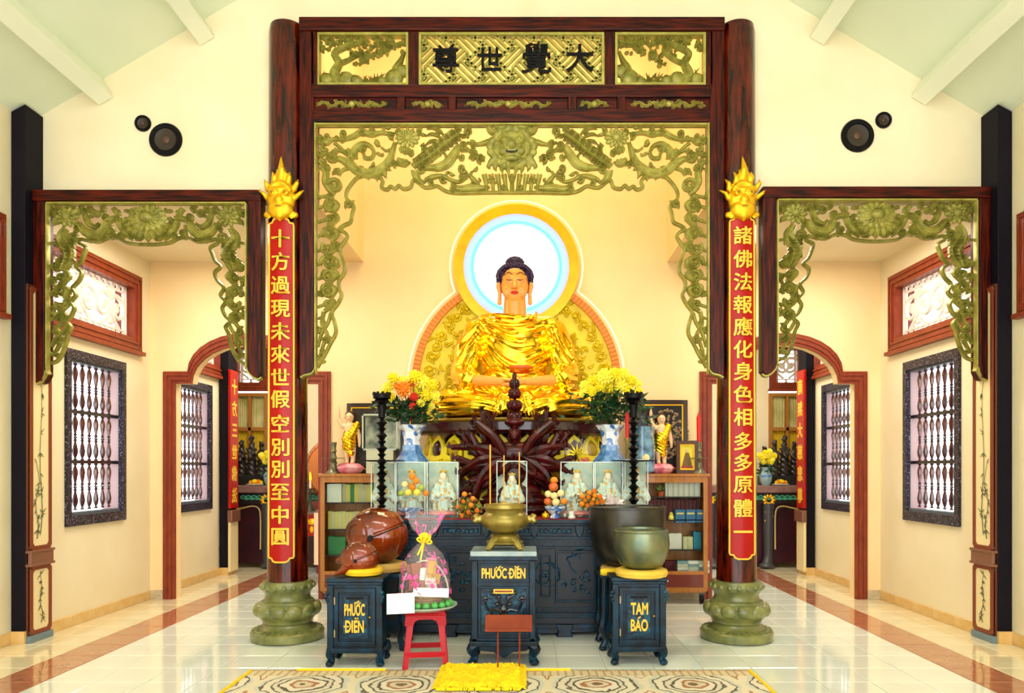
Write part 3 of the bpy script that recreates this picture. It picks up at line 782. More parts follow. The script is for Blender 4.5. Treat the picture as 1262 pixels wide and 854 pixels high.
# landscape panels
def scene_panel(a, b, flip, seed):
    c = Carve(FD-.0); r = random.Random(seed); W = b-a
    F = (lambda t: a+W*t) if not flip else (lambda t: b-W*t)
    y = 105
    # pine trunk
    c.sweep([(F(.28), y), (F(.17), 92), (F(.22), 78), (F(.17), 66), (F(.3), 58), (F(.42), 54), (F(.55), 50)], [6, 5, 4, 3.4, 3, 2.4, 1.5], .045)
    c.sweep([(F(.2), 80), (F(.34), 74), (F(.46), 66), (F(.52), 72)], [3, 2.2, 1.6, 1], .04)
    c.sweep([(F(.98), 52), (F(.85), 56), (F(.68), 52), (F(.6), 60)], [2.5, 2, 1.6, 1], .035)
    for k in range(170):
        tx, ty = r.choice(((.2, 52), (.35, 54), (.5, 52), (.42, 66), (.55, 68), (.66, 52), (.8, 52), (.92, 56), (.05, 55), (.7, 62), (.5, 76)))
        c.leaf(F(min(.97, max(.03, tx+r.gauss(0, .05)))), ty+r.gauss(0, 3.2), r.uniform(4, 7), 2.0, r.uniform(0, 2*pi), .03)
    for bx, by, rx in ((.08, 98, 9), (.3, 98, 11), (.42, 100, 8), (.85, 96, 12), (.95, 88, 9), (.72, 101, 7)):
        c.ell((gx(F(bx)), c.y, gz(by)), (rx*c.k, .04, rx*.9*c.k), 10, 6)
        for q in range(3): c.sweep([(F(bx)-rx*.8+q*3, by+rx*.6), (F(bx)-rx*.4+q*3, by-rx*.5+q), (F(bx)+rx*.3+q*2, by-rx*.7+q*2)], [.8, 1.3, .6], .05)
    c.sweep([(F(.9), 104), (F(.86), 88), (F(.92), 76), (F(.97), 64)], [5, 4, 3, 1.4], .04)
    for bx in (.1, .58, .66, .5):
        for q in range(7): c.leaf(F(bx), y, r.uniform(14, 26) if bx < .2 else r.uniform(10, 17), 1.2, -pi/2+(q-3)*.28, .025, r.uniform(-.2, .2))
    c.sweep([(a+2, y-.5), (b-2, y-.5)], 1.6, .03, sub=0)
    return c
obj('carved_landscape', scene_panel(394, 502, False, 3), OLIVE2, G)
obj('carved_landscape', scene_panel(759.5, 867, True, 5), OLIVE2, G)

# pierced curtain of dragons and scrolls
A = [(391, 453), (401, 436), (407, 424), (414, 410), (412, 396), (409, 385), (416, 375), (421, 364), (418, 356), (418, 346), (424, 337), (425, 328), (422, 318), (419, 307), (424, 299), (428, 291), (424, 286), (418, 283), (424, 278), (432, 274), (434, 264), (436, 253), (428, 246),
     (427, 238), (431, 230), (441, 219), (455, 215.5), (467, 218), (472, 224), (470, 231), (477, 234), (482, 230), (487, 233), (492, 229), (497, 233), (506, 231), (509, 223), (514, 224), (523, 231), (531, 231), (539, 229.6), (549, 235.5), (561, 238), (580, 238), (600, 237.5), (631, 237.5)]
c = Carve()
c.sweep(A, 1.9, .04, sub=4)
c.sweep([(391, 154.5), (500, 154.5), (631, 154.5)], 1.8, .05, groove=False)
# big acanthus C scroll and its curl
c.sweep([(402, 194), (418, 196), (430, 202), (440, 210), (455, 214), (470, 208), (480, 198), (484, 186), (487, 176)], [2, 3, 4.5, 5, 5, 4.5, 4, 3, 2], .045)
c.sweep([(436, 196), (437, 186), (446, 178), (456, 180), (461, 188), (458, 195), (450, 195), (449, 190)], [4.5, 4, 3, 2.2, 1.9, 1.9, 2.2, 1.5], .045)
c.sweep([(430, 202), (433, 192), (428, 184)], [3, 3.5, 2], .04)
for x, y, a, L in ((448, 213, 1.9, 8), (455, 214, 1.6, 8), (462, 212, 1.3, 9), (469, 208, 1.0, 9), (476, 202, .9, 10), (476, 208, 1.5, 12), (484, 198, .4, 9)): c.leaf(x, y, L, 2.6, a, .04)
c.sweep([(484, 186), (482, 196), (488, 203), (497, 201), (502, 197)], [2, 1.6, 1.5, 1.6, 1], .035); c.leaf(490, 196, 17, 4.5, .25, .045)
c.leaf(464, 172, 10, 3.2, 1.0, .035); c.sweep([(470, 182), (476, 186), (482, 184)], 1.3, .03)
# top clouds
c.sweep([(394, 168), (402, 176), (410, 172), (424, 172), (436, 168), (446, 163), (458, 166), (470, 164), (486, 166)], [2.5, 3, 2, 2, 3, 3.4, 3, 2.2, 2], .04)
for x, y, r_ in ((424, 165, 5), (447, 162, 4.5), (459, 162, 4), (404, 169, 4), (397, 174, 4), (483, 167, 4.5), (491, 163, 3.5)): c.spiral(x, y, r_, 1, 1.1, (1.8, 1.2), .04)
c.flower(502.5, 171, 15, 13, 12)
for a in (.6, 1.1, 1.6, 2.2): c.leaf(500, 180, 11, 3, a, .03)
# left column head: curls joining the frame
for x, y, r_, a0 in ((409, 193, 7, 0), (403, 208, 5, 2), (399, 200, 4, 1), (413, 230, 10, 3.3), (408, 246, 6, 1), (399, 183, 3.5, 0)): c.spiral(x, y, r_, a0, 1.2, (2.4, 1.4), .045)
c.sweep([(392, 199), (398, 203), (402, 213), (401, 224), (406, 234), (413, 240)], [1.5, 2.5, 3.5, 3.5, 3, 2], .04)
c.sweep([(412, 176), (420, 182), (428, 190)], [2, 1.6, 1.6], .03); c.sweep([(412, 184), (422, 187), (430, 193)], [2, 1.6, 1.6], .03)
c.sweep([(417, 216), (422, 210), (430, 207)], [2, 2, 2], .03); c.sweep([(392, 243), (400, 242), (406, 240)], 1.6, .03)
# dragon
c.sweep([(509, 206), (516, 199), (524, 194), (534, 186), (545, 176), (556, 168), (566, 163)], [3, 4, 4.6, 5, 5, 5, 4], .055)
c.sweep([(512, 200), (520, 191), (532, 183), (546, 171), (558, 160)], [1, 2, 2.4, 2, 1], .04); c.sweep([(518, 208), (530, 199), (542, 189), (554, 178), (566, 170)], [1, 2, 2.4, 2, 1], .04)
c.sweep([(516, 208), (530, 207), (542, 206), (552, 201), (560, 190), (566, 182), (575, 184), (583, 190)], [2, 3, 4.5, 5, 4.5, 3.5, 2.2, 1.5], .045)
c.sweep([(512, 210), (514, 220), (522, 227)], [5, 4, 2], .04)
for i in range(16):
    t = i/15; c.leaf(514+50*t, 203-38*t, 8, 1.8, -2.4+.3*sin(i*3), .065); c.leaf(516+50*t, 205-38*t, 7, 1.6, .4+.4*sin(i*2), .06)
for x, y, a, L in ((545, 172, 3.3, 22), (548, 168, 3.5, 24), (545, 177, 3.0, 22), (560, 165, -1.2, 12), (566, 168, -.3, 12)): c.leaf(x, y, L, 1.8, a, .045)
for x, y, r_ in ((558, 166, 5), (578, 163, 6), (566, 160, 3.5), (572, 180, 5), (593, 196, 5.5), (586, 190, 4)): c.spiral(x, y, r_, 1.5, 1.1, (2, 1.2), .05)
c.sweep([(575, 176), (588, 178), (598, 176), (610, 172)], [1.2, 2, 3, 3], .035); c.sweep([(568, 186), (580, 186), (588, 194), (598, 196)], [1.5, 2, 2.5, 3], .035)
c.sweep([(600, 154), (606, 162), (618, 160), (631, 158)], [2, 4, 5, 5], .04)
# lower curls, bat
c.sweep([(524, 222), (534, 218), (546, 217), (556, 222), (566, 224), (576, 218)], [2, 3, 2, 2, 2, 2], .035)
for x, y, r_ in ((546, 221, 4.5), (532, 225, 4), (570, 208, 6), (569, 218, 3)): c.spiral(x, y, r_, .5, 1.1, (1.8, 1.1), .04)
c.sweep([(556, 226), (566, 233), (580, 232), (594, 232), (604, 231)], [1.2, 3.5, 4.5, 3, 1], .04)
c.sweep([(566, 224), (577, 216), (584, 222), (592, 230)], [1, 1.5, 3, 1], .04)
for i in range(5): c.sweep([(597+i*8, 215), (599+i*8, 226), (600+i*8, 236)], [3, 2.2, 1.8], .035)
# side column: vine of S scrolls down to the tip
def column(c, xe, pts, seed=1, sgn=1):
    for i in range(len(pts)-1):
        (xa, ya, wa), (xb, yb, wb) = pts[i], pts[i+1]
        c.sweep([(xa, ya), ((xa+xb)/2+sgn*wa*.45, (ya+yb)/2-2), (xb, yb)], [2.2, 3, 2.2], .04)
        r_ = wa*.42; c.spiral((xa+xb)/2-sgn*wa*.05, (ya+yb)/2, r_, 1+i, 1.2, (2.1, 1.2), .045, (-1)**i)
        c.leaf(xa, ya, wa*.7, 2.6, (.9 if i % 2 else 2.0), .035); c.leaf(xb, yb-3, wa*.6, 2.4, (-.5 if i % 2 else 3.5), .035)
        c.sweep([(xe, (ya+yb)/2+3), ((xe+xa)/2, (ya+yb)/2), (xa, ya+5)], [1.4, 1.8, 2], .03)
column(c, 391, [(406, 246, 16), (411, 262, 18), (404, 280, 20), (409, 298, 20), (402, 315, 20), (410, 332, 20), (402, 350, 17), (408, 367, 15), (400, 384, 13)])
c.sweep([(399, 384), (397, 400), (403, 412), (398, 426), (394, 440)], [2.2, 2, 2, 1.8, 1.2], .035); c.sweep([(408, 386), (404, 398), (396, 412), (392, 428)], [2, 1.8, 1.8, 1.2], .035)
c.spiral(398, 432, 5, 0, 1, (1.6, 1), .03); c.spiral(397, 444, 3.5, 0, 1, (1.4, 1), .03)
infill(c, [(391, 156)]+[(391, 440)]+[(p[0]-3, p[1]-3) for p in A if p[1] < 452]+[(631, 160)], 15, 4, .75)
obj('pierced_scrollwork', c, OLIVE, G); obj('pierced_scrollwork', mir(c, CXP), OLIVE, G)
# central beast mask
mk = Carve(FD-.02); X, Z, K = gx(631), gz(188), FD/FPX
def P3(x, y, z): return (X+x*K, FD-.02-y*K, Z+z*K)
pm = [('e', P3(0, 0, 2), (30*K, 8*K, 24*K)), ('e', P3(0, 4, 4), (17*K, 9*K, 20*K)), ('e', P3(0, 12, 4), (6*K, 5*K, 5*K)), ('e', P3(-9, 10, 9), (6*K, 5*K, 4.5*K)), ('e', P3(9, 10, 9), (6*K, 5*K, 4.5*K)),
      ('e', P3(-10, 9, -3), (6*K, 4*K, 5*K)), ('e', P3(10, 9, -3), (6*K, 4*K, 5*K)), ('e', P3(0, 9, -12), (9*K, 4*K, 3.5*K)), ('e', P3(0, 8, 16), (8*K, 4*K, 6*K))]
for q in (-1, 1):
    pm += [('c', [P3(q*6, 9, 15), P3(q*14, 7, 22), P3(q*20, 4, 30)], [3*K, 2.5*K, 1.2*K]), ('c', [P3(q*5, 10, 13), P3(q*12, 11, 15), P3(q*17, 8, 11)], [1.5*K, 2*K, 1.5*K])]
    for k in range(9):
        a = -1.1+k*.3; pm.append(('e', P3(q*(22+5*cos(a*2))*cos(a), 5, 2+24*sin(a)), (5*K, 4*K, 5*K)))
    for k in range(4): pm.append(('c', [P3(q*(4+k*7), 4, -14), P3(q*(5+k*8), 3, -24+k*1.5), P3(q*(3+k*8), 1, -31+k*3)], [4*K, 2.8*K, 1*K]))
bobj('beast_mask', blob(pm, .008, 1), OLIVE2, G)
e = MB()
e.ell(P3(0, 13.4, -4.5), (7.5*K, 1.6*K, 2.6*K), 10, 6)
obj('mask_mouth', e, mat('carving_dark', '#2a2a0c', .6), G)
e = MB(); e.box(*sorted((X-5*K, X+5*K)), FD-.02-15.6*K, FD-.02-13*K, Z-5*K, Z-3.6*K)
for q in (-1, 1): e.ell(P3(q*9, 14.6, 9), 1.8*K, 8, 6)
obj('mask_teeth', e, OLIVE, G)

# ---- side gates
def side_gate(s):
    t = thing('side_gate', 'carved side gate frame with a lotus crest beyond the %s' % side_name(s), 'gate', (s*3.37, FD, 0), local=False)
    if s < 0: f = lambda p: p; dy = 0
    else: f = lambda p: 2*182.5-p; dy = 0
    X0 = gx(182.5); X1 = -X0+.0
    T = lambda mb: mb if s < 0 else (lambda m: (setattr(m, 'v', [(-v[0], v[1], v[2]+.03) for v in m.v]), setattr(m, 'f', [q[::-1] for q in m.f]), m)[2])(MB().merge(mb))
    def B(nm, mb, m, bev=0, sm=False): return obj(nm, T(mb), m, t, smooth=sm, bevel=bev)
    P = [(45, 237), (58.5, 237), (58.5, 462), (55, 470), (49, 473), (45, 470)]
    B('gate_post', MB().prism([(gx(p[0]), gz(p[1])) for p in P], yf, ybk), WOOD, .006)
    P = [(307, 237), (323.5, 237), (323.5, 462), (319, 467), (312, 464), (308, 458), (307, 452)]
    B('gate_post', MB().prism([(gx(p[0]), gz(p[1])) for p in P], yf, ybk), WOOD, .006)
    B('top_rail', MB().box(gx(45), gx(324), yf-.012, ybk, gz(250), gz(236.5)), WOODH, .006)
    e = Carve(FD-.02); e.sweep([(63, 462), (61, 456), (61, 440), (61, 300), (61, 253)], 1.5, .045, groove=False); e.sweep([(61, 252), (180, 252), (305, 252)], 1.6, .045, groove=False)
    e.sweep([(305, 253), (305, 300), (305, 440), (306, 455), (311, 463), (319, 468), (324, 466)], 1.6, .045, groove=False); e.sweep([(61, 455), (56, 466), (51, 472), (46, 473)], 1.4, .04, groove=False)
    B('gilt_edge', e, OLIVE, sm=True)
    h = Carve(); cx = 183
    # lower contour from the tip up to the centre
    h.sweep([(64, 448), (72, 444), (78, 434), (82, 422), (84, 412), (88, 403), (82, 396), (88, 390), (92, 380), (88, 372), (94, 364), (90, 355), (98, 346), (101, 336), (94, 329), (100, 323), (104, 314), (106, 305), (98, 300), (99, 295), (110, 297), (122, 298), (134, 293), (146, 294), (156, 299), (170, 301), (183, 301.5)], 1.7, .04, sub=4)
    h.flower(84, 268, 15, 13, 10)
    for a in (.5, 2.6, 3.6, 5.6): h.leaf(84+9*cos(a), 268+8*sin(a), 12, 3.2, a, .04)
    h.sweep([(98, 276), (106, 286), (118, 290), (128, 284), (132, 275), (140, 270), (150, 270)], [2.5, 4.5, 5, 4.5, 3.5, 3, 2.5], .05)
    h.sweep([(103, 257), (106, 268), (110, 276), (118, 280), (124, 276)], [1.5, 3, 3, 2.4, 1.4], .045)
    h.sweep([(140, 257), (145, 264), (148, 276), (154, 286), (162, 294)], [2.5, 3, 3.4, 3.4, 2], .04)
    for x, y, r_ in ((118, 262, 5), (110, 259, 4), (132, 268, 4.5), (156, 278, 5), (140, 288, 4), (150, 290, 3.5), (164, 290, 5), (66, 264, 4), (72, 258, 3.5)): h.spiral(x, y, r_, 1+x, 1.1, (2, 1.2), .045)
    for x, y, a in ((98, 262, -.6), (122, 290, .9), (112, 290, 1.6), (134, 288, .6), (160, 270, 2.5), (168, 288, 1.1)): h.leaf(x, y, 10, 2.8, a, .04)
    # leg of the curtain
    h.sweep([(82, 282), (76, 292), (80, 302), (86, 312), (84, 322), (78, 334)], [3, 5, 6, 6, 5, 3], .05)
    for k in range(5): h.sweep([(75, 300+k*5), (83, 303+k*5), (93, 300+k*5)], [1, 2.2, 1], .055)
    h.spiral(92, 294, 7, 2, 1.2, (2.2, 1.3), .045)
    column(h, 61, [(76, 318, 16), (80, 334, 18), (74, 352, 17), (80, 369, 15), (73, 385, 13), (77, 398, 11)], 2)
    h.sweep([(63, 300), (70, 299), (78, 297)], 1.5, .03); h.spiral(70, 328, 6, 0, 1.2, (2, 1.2), .04)
    h.sweep([(76, 398), (70, 408), (76, 416), (72, 428), (66, 438)], [2.2, 2, 2, 1.8, 1.2], .035); h.sweep([(84, 400), (78, 410), (69, 418), (64, 428)], [2, 1.8, 1.8, 1.2], .035)
    h.spiral(70, 436, 4, 0, 1, (1.6, 1), .03)
    infill(h, [(62, 255), (62, 436), (70, 436), (80, 405), (84, 385), (87, 370), (90, 350), (96, 330), (98, 314), (100, 300), (98, 292), (130, 290), (160, 296), (160, 255)], 14, 7, .75, (2.8, 4.4))
    B('pierced_scrollwork', h, OLIVE2, sm=True); B('pierced_scrollwork', mir(h, cx), OLIVE2, sm=True)
    ctr = Carve(FD-.01); ctr.flower(183, 270, 24, 17, 16, .06)
    for k in range(9): a = .25+k*.33; ctr.leaf(183+16*cos(a), 276+8*sin(a), 15, 4, a, .04, 0)
    for k in range(14):
        a = 2*pi*k/14; ctr.dome(183+7*cos(a), 267+4*sin(a), 1.5, .07)
    B('lotus_crest', ctr, OLIVE2, sm=True)
side_gate(-1); side_gate(1)

# wall loudspeakers in the gable
for s, big, sm_ in ((-1, (204, 172, 20.5), (176, 152, 10)), (1, (1057, 167, 20.5), (1089, 148, 10))):
    for kind, (px, py, r_) in (('large', big), ('small', sm_)):
        D = 6.92; R = r_*D/FPX; M = Matrix.Translation((PX(px, D), 6.93, PZ(py, D))) @ Matrix.Rotation(pi/2, 4, 'X')
        t = thing('wall_speaker', '%s round black loudspeaker set in the gable wall on the %s side' % (kind, side_name(s)), 'speaker', (PX(px, D), 6.93, PZ(py, D)))
        M = Matrix.Rotation(pi/2, 4, 'X')
        obj('surround', MB().lathe([(R*.62, 0), (R*.7, .022), (R*.95, .025), (R, .012), (R, -.02)], n=32, M=M), BLACK, t)
        obj('cone', MB().lathe([(0, .005), (R*.25, .004), (R*.62, .014), (R*.66, .016), (R*.66, -.01)], n=28, M=M), mat('speaker_cone', '#33271f', .5), t)
        obj('dust_cap', MB().ell((0, -.006, 0), (R*.24, .012, R*.24), 12, 6), mat('speaker_cap', '#54392a' , .4), t)
# ================================================================ THE SANCTUARY
CX = PX(634.5, 8.24)
# ---- halo panel behind the statue
HD = 8.88
hx = PX(636.5, HD); hz = PZ(331, HD); k = HD/FPX
def circ(cx, cz, r, n=64, a0=0, a1=2*pi, end=False):
    return [(cx+r*cos(a0+(a1-a0)*i/(n if not end else n-1)), cz+r*sin(a0+(a1-a0)*i/(n if not end else n-1))) for i in range(n)]
H = thing('halo_panel', 'round glowing white halo above a yellow carved backplate behind the seated statue', 'halo', (hx, HD, hz), local=False)
bz = PZ(470, HD); BR = 128*k
YEL = mat('halo_yellow', '#d2b400', .4, metal=.2, col2='#dcc408', scale=6)
ORG = mat('halo_orange', '#e88a10', .45)
obj('backplate', MB().prism([(x, z) for x, z in circ(hx, bz, BR-.02, 80) if z > 1.9], HD-.02, HD+.1), YEL, H, smooth=False)
a0 = -.3
rim = MB().ring(circ(hx, bz, BR, 90), circ(hx, bz, BR-.085, 90), HD-.06, HD+.1)
obj('backplate_rim', rim, ORG, H)
tt = MB()
for i in range(150):
    a = 2*pi*i/150
    tt.box(-.004, .004, -.012, 0, -.04, .04, Matrix.Translation((hx+(BR-.043)*cos(a), HD-.06, bz+(BR-.043)*sin(a))) @ Matrix.Rotation(-a+pi/2, 4, 'Y'))
obj('rim_ribs', tt, mat('halo_orange_rib', '#c96a08', .5), H, smooth=False)['kind'] = 'stuff'
sc = Carve(HD-.034, k)
def hp(x, z): return ((x-CAMX)*FPX/FD+VX, VY-(z-CAMZ)*FPX/FD)   # world to the kit's pixel frame
r_ = random.Random(4)
for q in (-1, 1):
    for i in range(13):
        for ring in range(3):
            R = BR*(.84-.2*ring); a = -.15+i*.14+ring*.06; a = a if q > 0 else pi-a
            if a > 1.2 and q > 0: continue
            if q < 0 and a < pi-1.2: continue
            x, y = hp(hx+R*cos(a), bz+R*sin(a)); sc.spiral(x, y, 8.5, r_.uniform(0, 6), 1.25, (1.5, .9), .02, (-1)**i)
            sc.leaf(x, y, 11, 2, r_.uniform(0, 6), .018)
for i in range(90):
    q = 1 if i % 2 else -1; R = BR*(.48+.44*r_.random()); a = -.25+1.3*r_.random(); a = a if q > 0 else pi-a
    x, y = hp(hx+R*cos(a), bz+R*sin(a)); sc.leaf(x, y, r_.uniform(8, 14), 1.8, r_.uniform(0, 6.3), .018)
    if i % 3 == 0: sc.spiral(x, y, r_.uniform(4, 7), r_.uniform(0, 6), 1.1, (1.3, .8), .02)
obj('relief_scrolls', sc, YEL, H)['kind'] = 'stuff'
obj('halo_ring', MB().ring(circ(hx, hz, .755, 72), circ(hx, hz, .635, 72), HD-.09, HD+.1), YEL, H)
disc = mat('halo_light', '#101010', .9, emit='#ffffff', es=2.4)
nt = disc.node_tree; N = nt.nodes; Lk = nt.links
tc = N.new('ShaderNodeTexCoord'); mp = N.new('ShaderNodeMapping'); mp.inputs['Location'].default_value = (0, 0, 0)
ln = N.new('ShaderNodeVectorMath'); ln.operation = 'LENGTH'; Lk.new(tc.outputs['Object'], mp.inputs[0]); Lk.new(mp.outputs[0], ln.inputs[0])
cr = N.new('ShaderNodeValToRGB'); Lk.new(ln.outputs['Value'], cr.inputs[0]); E_ = cr.color_ramp.elements
E_[0].position = .44; E_[0].color = (1, 1, 1, 1); E_[1].position = .635; E_[1].color = lin('#b4b8ee')
e = E_.new(.54); e.color = lin('#5fdcf4'); e = E_.new(.565); e.color = lin('#a8d0f0'); e = E_.new(.49); e.color = lin('#e4fbff')
Lk.new(cr.outputs[0], N['Principled BSDF'].inputs['Emission Color'])
N['Principled BSDF'].inputs['Emission Strength'].default_value = .9
dd = MB().prism(circ(0, 0, .64, 64), -.085, 0)
o = obj('light_disc', dd, disc, None, smooth=False); o.parent = H; o.location = (0, 0, 0)
# neon tubing round the outline
NEON = mat('neon_tube', '#fff4b0', .4, emit='#ffe880', es=1.3)
R1, R2 = .80, BR+.045; d_ = hz-bz
ca = (R1**2-R2**2+d_**2)/(2*d_); th1 = math.acos(max(-1, min(1, -ca/R1)))  # angle from downwards... tube meets where circles cross
zc = hz-ca; xc_ = sqrt(max(0, R1*R1-ca*ca))
aa = atan2(zc-hz, xc_); pts = [(hx+R1*cos(aa+(pi-2*aa)*i/60), HD-.07, hz+R1*sin(aa+(pi-2*aa)*i/60)) for i in range(61)]
obj('neon_tube', MB().tube(pts, .009, 6), NEON, H)
ab = atan2(zc-bz, xc_)
for q in (-1, 1):
    pts = [(hx+q*R2*cos(-.45+(ab+.45)*i/40), HD-.05, bz+R2*sin(-.45+(ab+.45)*i/40)) for i in range(41)]
    obj('neon_tube', MB().tube(pts, .009, 6), NEON, H)

# ---- seated statue
BY = 8.24; ZS = PZ(519, BY)
B = thing('seated_buddha_statue', 'large gold robed Buddha statue seated cross legged before the glowing halo', 'statue', (CX, BY, ZS))
body = [('e', (0, .05, .72), (.40, .25, .52)), ('e', (0, .02, 1.05), (.40, .20, .17)), ('c', [(-.38, .03, 1.06), (.38, .03, 1.06)], [.13, .13]), ('e', (0, -.0, .40), (.45, .3, .25)),
        ('c', [(0, .0, 1.05), (0, .0, 1.10)], [.2, .15])]
for q in (-1, 1):
    body += [('c', [(q*.43, .02, 1.02), (q*.53, -.04, .78), (q*.57, -.12, .52)], [.145, .15, .15]), ('c', [(q*.57, -.12, .50), (q*.50, -.3, .44)], [.15, .13]),
             ('e', (q*.56, -.12, .46), (.14, .17, .14)), ('c', [(q*.2, -.05, .2), (q*.5, -.2, .19), (q*.74, -.28, .17)], [.2, .19, .155]),
             ('c', [(q*.74, -.3, .15), (q*.4, -.48, .12), (q*-.05, -.56, .11)], [.14, .12, .1]), ('c', [(q*.3, -.45, .05), (q*.7, -.35, .05)], [.06, .07])]
body += [('e', (0, -.2, .12), (.7, .36, .12)), ('c', [(.12, -.5, .2), (.16, -.62, .05)], [.1, .07]), ('c', [(-.1, -.52, .2), (-.18, -.62, .05)], [.09, .06])]
def folds(co, no):
    x, y, z = co.T
    n1 = np.sin(x*7.1+z*3)*.03+np.sin(x*3.3-z*8)*.02
    chest = np.sin((z-1.25*(x-.06)**2+.10*x+n1)*2*pi/.085)
    arm = np.sin((z*.75+np.abs(x)*1.1-y*.6+n1)*2*pi/.095)
    leg = np.sin((z-.16*np.abs(x)*(1)+.25*(np.abs(x)-.5)**2+n1*.6)*2*pi/.075)
    flap = np.sin((x*1.0+np.sign(x)*.25*z)*2*pi/.07)
    wa = 1/(1+np.exp(-(np.abs(x)-.40)*40)); wl = 1/(1+np.exp((z-.33)*40)); wf = np.exp(-(x/.17)**2)*(z < .3)
    f = chest*(1-wa)+arm*wa; f = f*(1-wl)+leg*wl; f = f*(1-wf)+flap*wf
    f = 1-2*np.abs(np.sin(np.arcsin(np.clip(f,-1,1))/2-pi/4))
    wob = .6+.4*np.sin(x*13+z*17+y*5)
    a = .016*wob*np.clip(1.25-z, 0, .12)/.12
    return f*a
bobj('gold_robe', blob(body, .0125, 4, folds), GOLD, B)
lap = MB()
lap.tube([(-.02, -.2, 1.15), (-.17, -.14, 1.16), (-.19, 0, 1.19), (0, .12, 1.21), (.19, 0, 1.19), (.18, -.14, 1.14), (.02, -.215, 1.08), (-.14, -.2, 1.10)], .026, 8, sub=6)
lap.tube([(.0, -.23, 1.13), (-.22, -.2, 1.16), (-.36, -.06, 1.17)], .022, 8, sub=6).tube([(.24, -.1, 1.2), (.2, -.2, 1.08), (0, -.25, 1.03), (-.3, -.2, 1.07)], .018, 8, sub=6)
obj('robe_collar', lap, GOLD, B)
# flesh: neck, chest opening, forearms and hands
fl_ = [('c', [(0, .0, 1.12), (0, -.01, 1.38)], [.14, .125]), ('e', (0, -.1, .52), (.2, .1, .05))]
for q in (-1, 1): fl_ += [('c', [(q*.47, -.32, .44), (q*.25, -.45, .40), (q*.1, -.5, .385)], [.062, .052, .04])]
bobj('neck', blob([fl_[0]], .015, 2), SKIN, B)
obj('waist_band', MB().ell((.07, -.235, .575), (.14, .05, .03), 14, 8), mat('waist_orange', '#c85a1a', .4), B)
for q in (-1, 1):
    bobj('forearm', blob([('c', [(q*.50, -.30, .43), (q*.28, -.46, .40), (q*.13, -.52, .385)], [.066, .056, .042])], .01, 2), SKIN, B)
    zz = .385-(0 if q > 0 else .035); hp_ = [('e', (q*.05, -.53, zz), (.09, .05, .028))]
    for f in range(4):
        yy = -.49-f*.024; L = (.12, .14, .135, .11)[f]
        hp_.append(('c', [(q*.0, yy, zz+.004), (-q*L*.6, yy, zz+.012), (-q*L, yy+.005, zz+.02)], [.0155, .014, .011]))
    hp_.append(('c', [(q*.08, -.49, zz+.02), (q*.045, -.51, zz+.06), (q*.005, -.515, zz+.075)], [.02, .016, .012]))
    bobj('hand', blob(hp_, .005, 1), SKIN, B)
# head
hd = [('e', (0, -.02, 1.52), (.155, .17, .20)), ('e', (0, -.05, 1.42), (.12, .12, .13)), ('e', (0, -.08, 1.345), (.06, .06, .045)), ('e', (0, .0, 1.60), (.165, .17, .15)),
      ('c', [(0, -.185, 1.545), (0, -.215, 1.47)], [.014, .026]), ('e', (-.022, -.195, 1.462), (.017, .018, .013)), ('e', (.022, -.195, 1.462), (.017, .018, .013)),
      ('e', (-.085, -.12, 1.43), (.05, .05, .07)), ('e', (.085, -.12, 1.43), (.05, .05, .07)),
      ('e', (-.058, -.165, 1.535), (.038, .022, .02)), ('e', (.058, -.165, 1.535), (.038, .022, .02)),
      ('c', [(-.1, -.15, 1.57), (-.05, -.178, 1.58), (-.012, -.175, 1.56)], [.012, .013, .01]), ('c', [(.1, -.15, 1.57), (.05, -.178, 1.58), (.012, -.175, 1.56)], [.012, .013, .01])]
bobj('head', blob(hd, .0085, 3), SKIN, B)
for q in (-1, 1):
    ea = [('c', [(q*.168, .0, 1.60), (q*.185, .0, 1.52), (q*.17, -.01, 1.44), (q*.172, -.01, 1.33)], [.022, .03, .022, .026]), ('e', (q*.178, .0, 1.56), (.022, .035, .055))]
    bobj('ear', blob(ea, .007, 2), SKIN, B)
hr = [('e', (0, .03, 1.62), (.205, .20, .17)), ('e', (0, .06, 1.5), (.19, .16, .2)), ('e', (0, .03, 1.80), (.1, .1, .07))]
hm = MB(); 
bobj('hair', blob([('e', (0, .045, 1.625), (.205, .195, .165)), ('e', (0, .08, 1.56), (.185, .12, .17)), ('e', (0, .04, 1.79), (.10, .10, .066))], .01, 2), mat('hair_blue', '#2a1440', .5), B)
cu = MB()
for j in range(11):
    for i in range(34):
        el = .1+j*.14; a = 2*pi*(i+.5*(j % 2))/34
        n_ = max(5, int(34*cos(el)))
        if i >= n_: continue
        a = 2*pi*(i+.5*(j % 2))/n_; c_ = (.205*cos(el)*cos(a), .045+.195*cos(el)*sin(a), 1.625+.165*sin(el))
        if c_[1] < -.05 and c_[2] < 1.715-.6*c_[0]**2*4: continue
        cu.ell(c_, .0165, 6, 4)
for j in range(4):
    for i in range(14):
        el = .2+j*.38; a = 2*pi*(i+.5*(j % 2))/14; cu.ell((.10*cos(el)*cos(a), .04+.10*cos(el)*sin(a), 1.79+.066*sin(el)), .013, 6, 4)
for q in (-1, 1):
    for j in range(6):
        cu.ell((q*(.165+.018*sin(j*.4)), -.05-.005*j+.03*(j > 4), 1.70-j*.026), .016, 6, 4); cu.ell((q*(.185+.012*sin(j*.4)), -.01, 1.69-j*.024), .017, 6, 4)
for i in range(15):
    a = pi*(i/14); cu.ell((.15*cos(a), -.115-.015*sin(a), 1.675+.045*sin(a)), .016, 6, 4)
for i in range(13):
    a = pi*(i/12); cu.ell((.14*cos(a), -.10, 1.70+.045*sin(a)), .017, 6, 4)
obj('hair_curls', cu, mat('hair_blue', '', .5), B)
EYE = mat('face_paint', '#3a1808', .5)
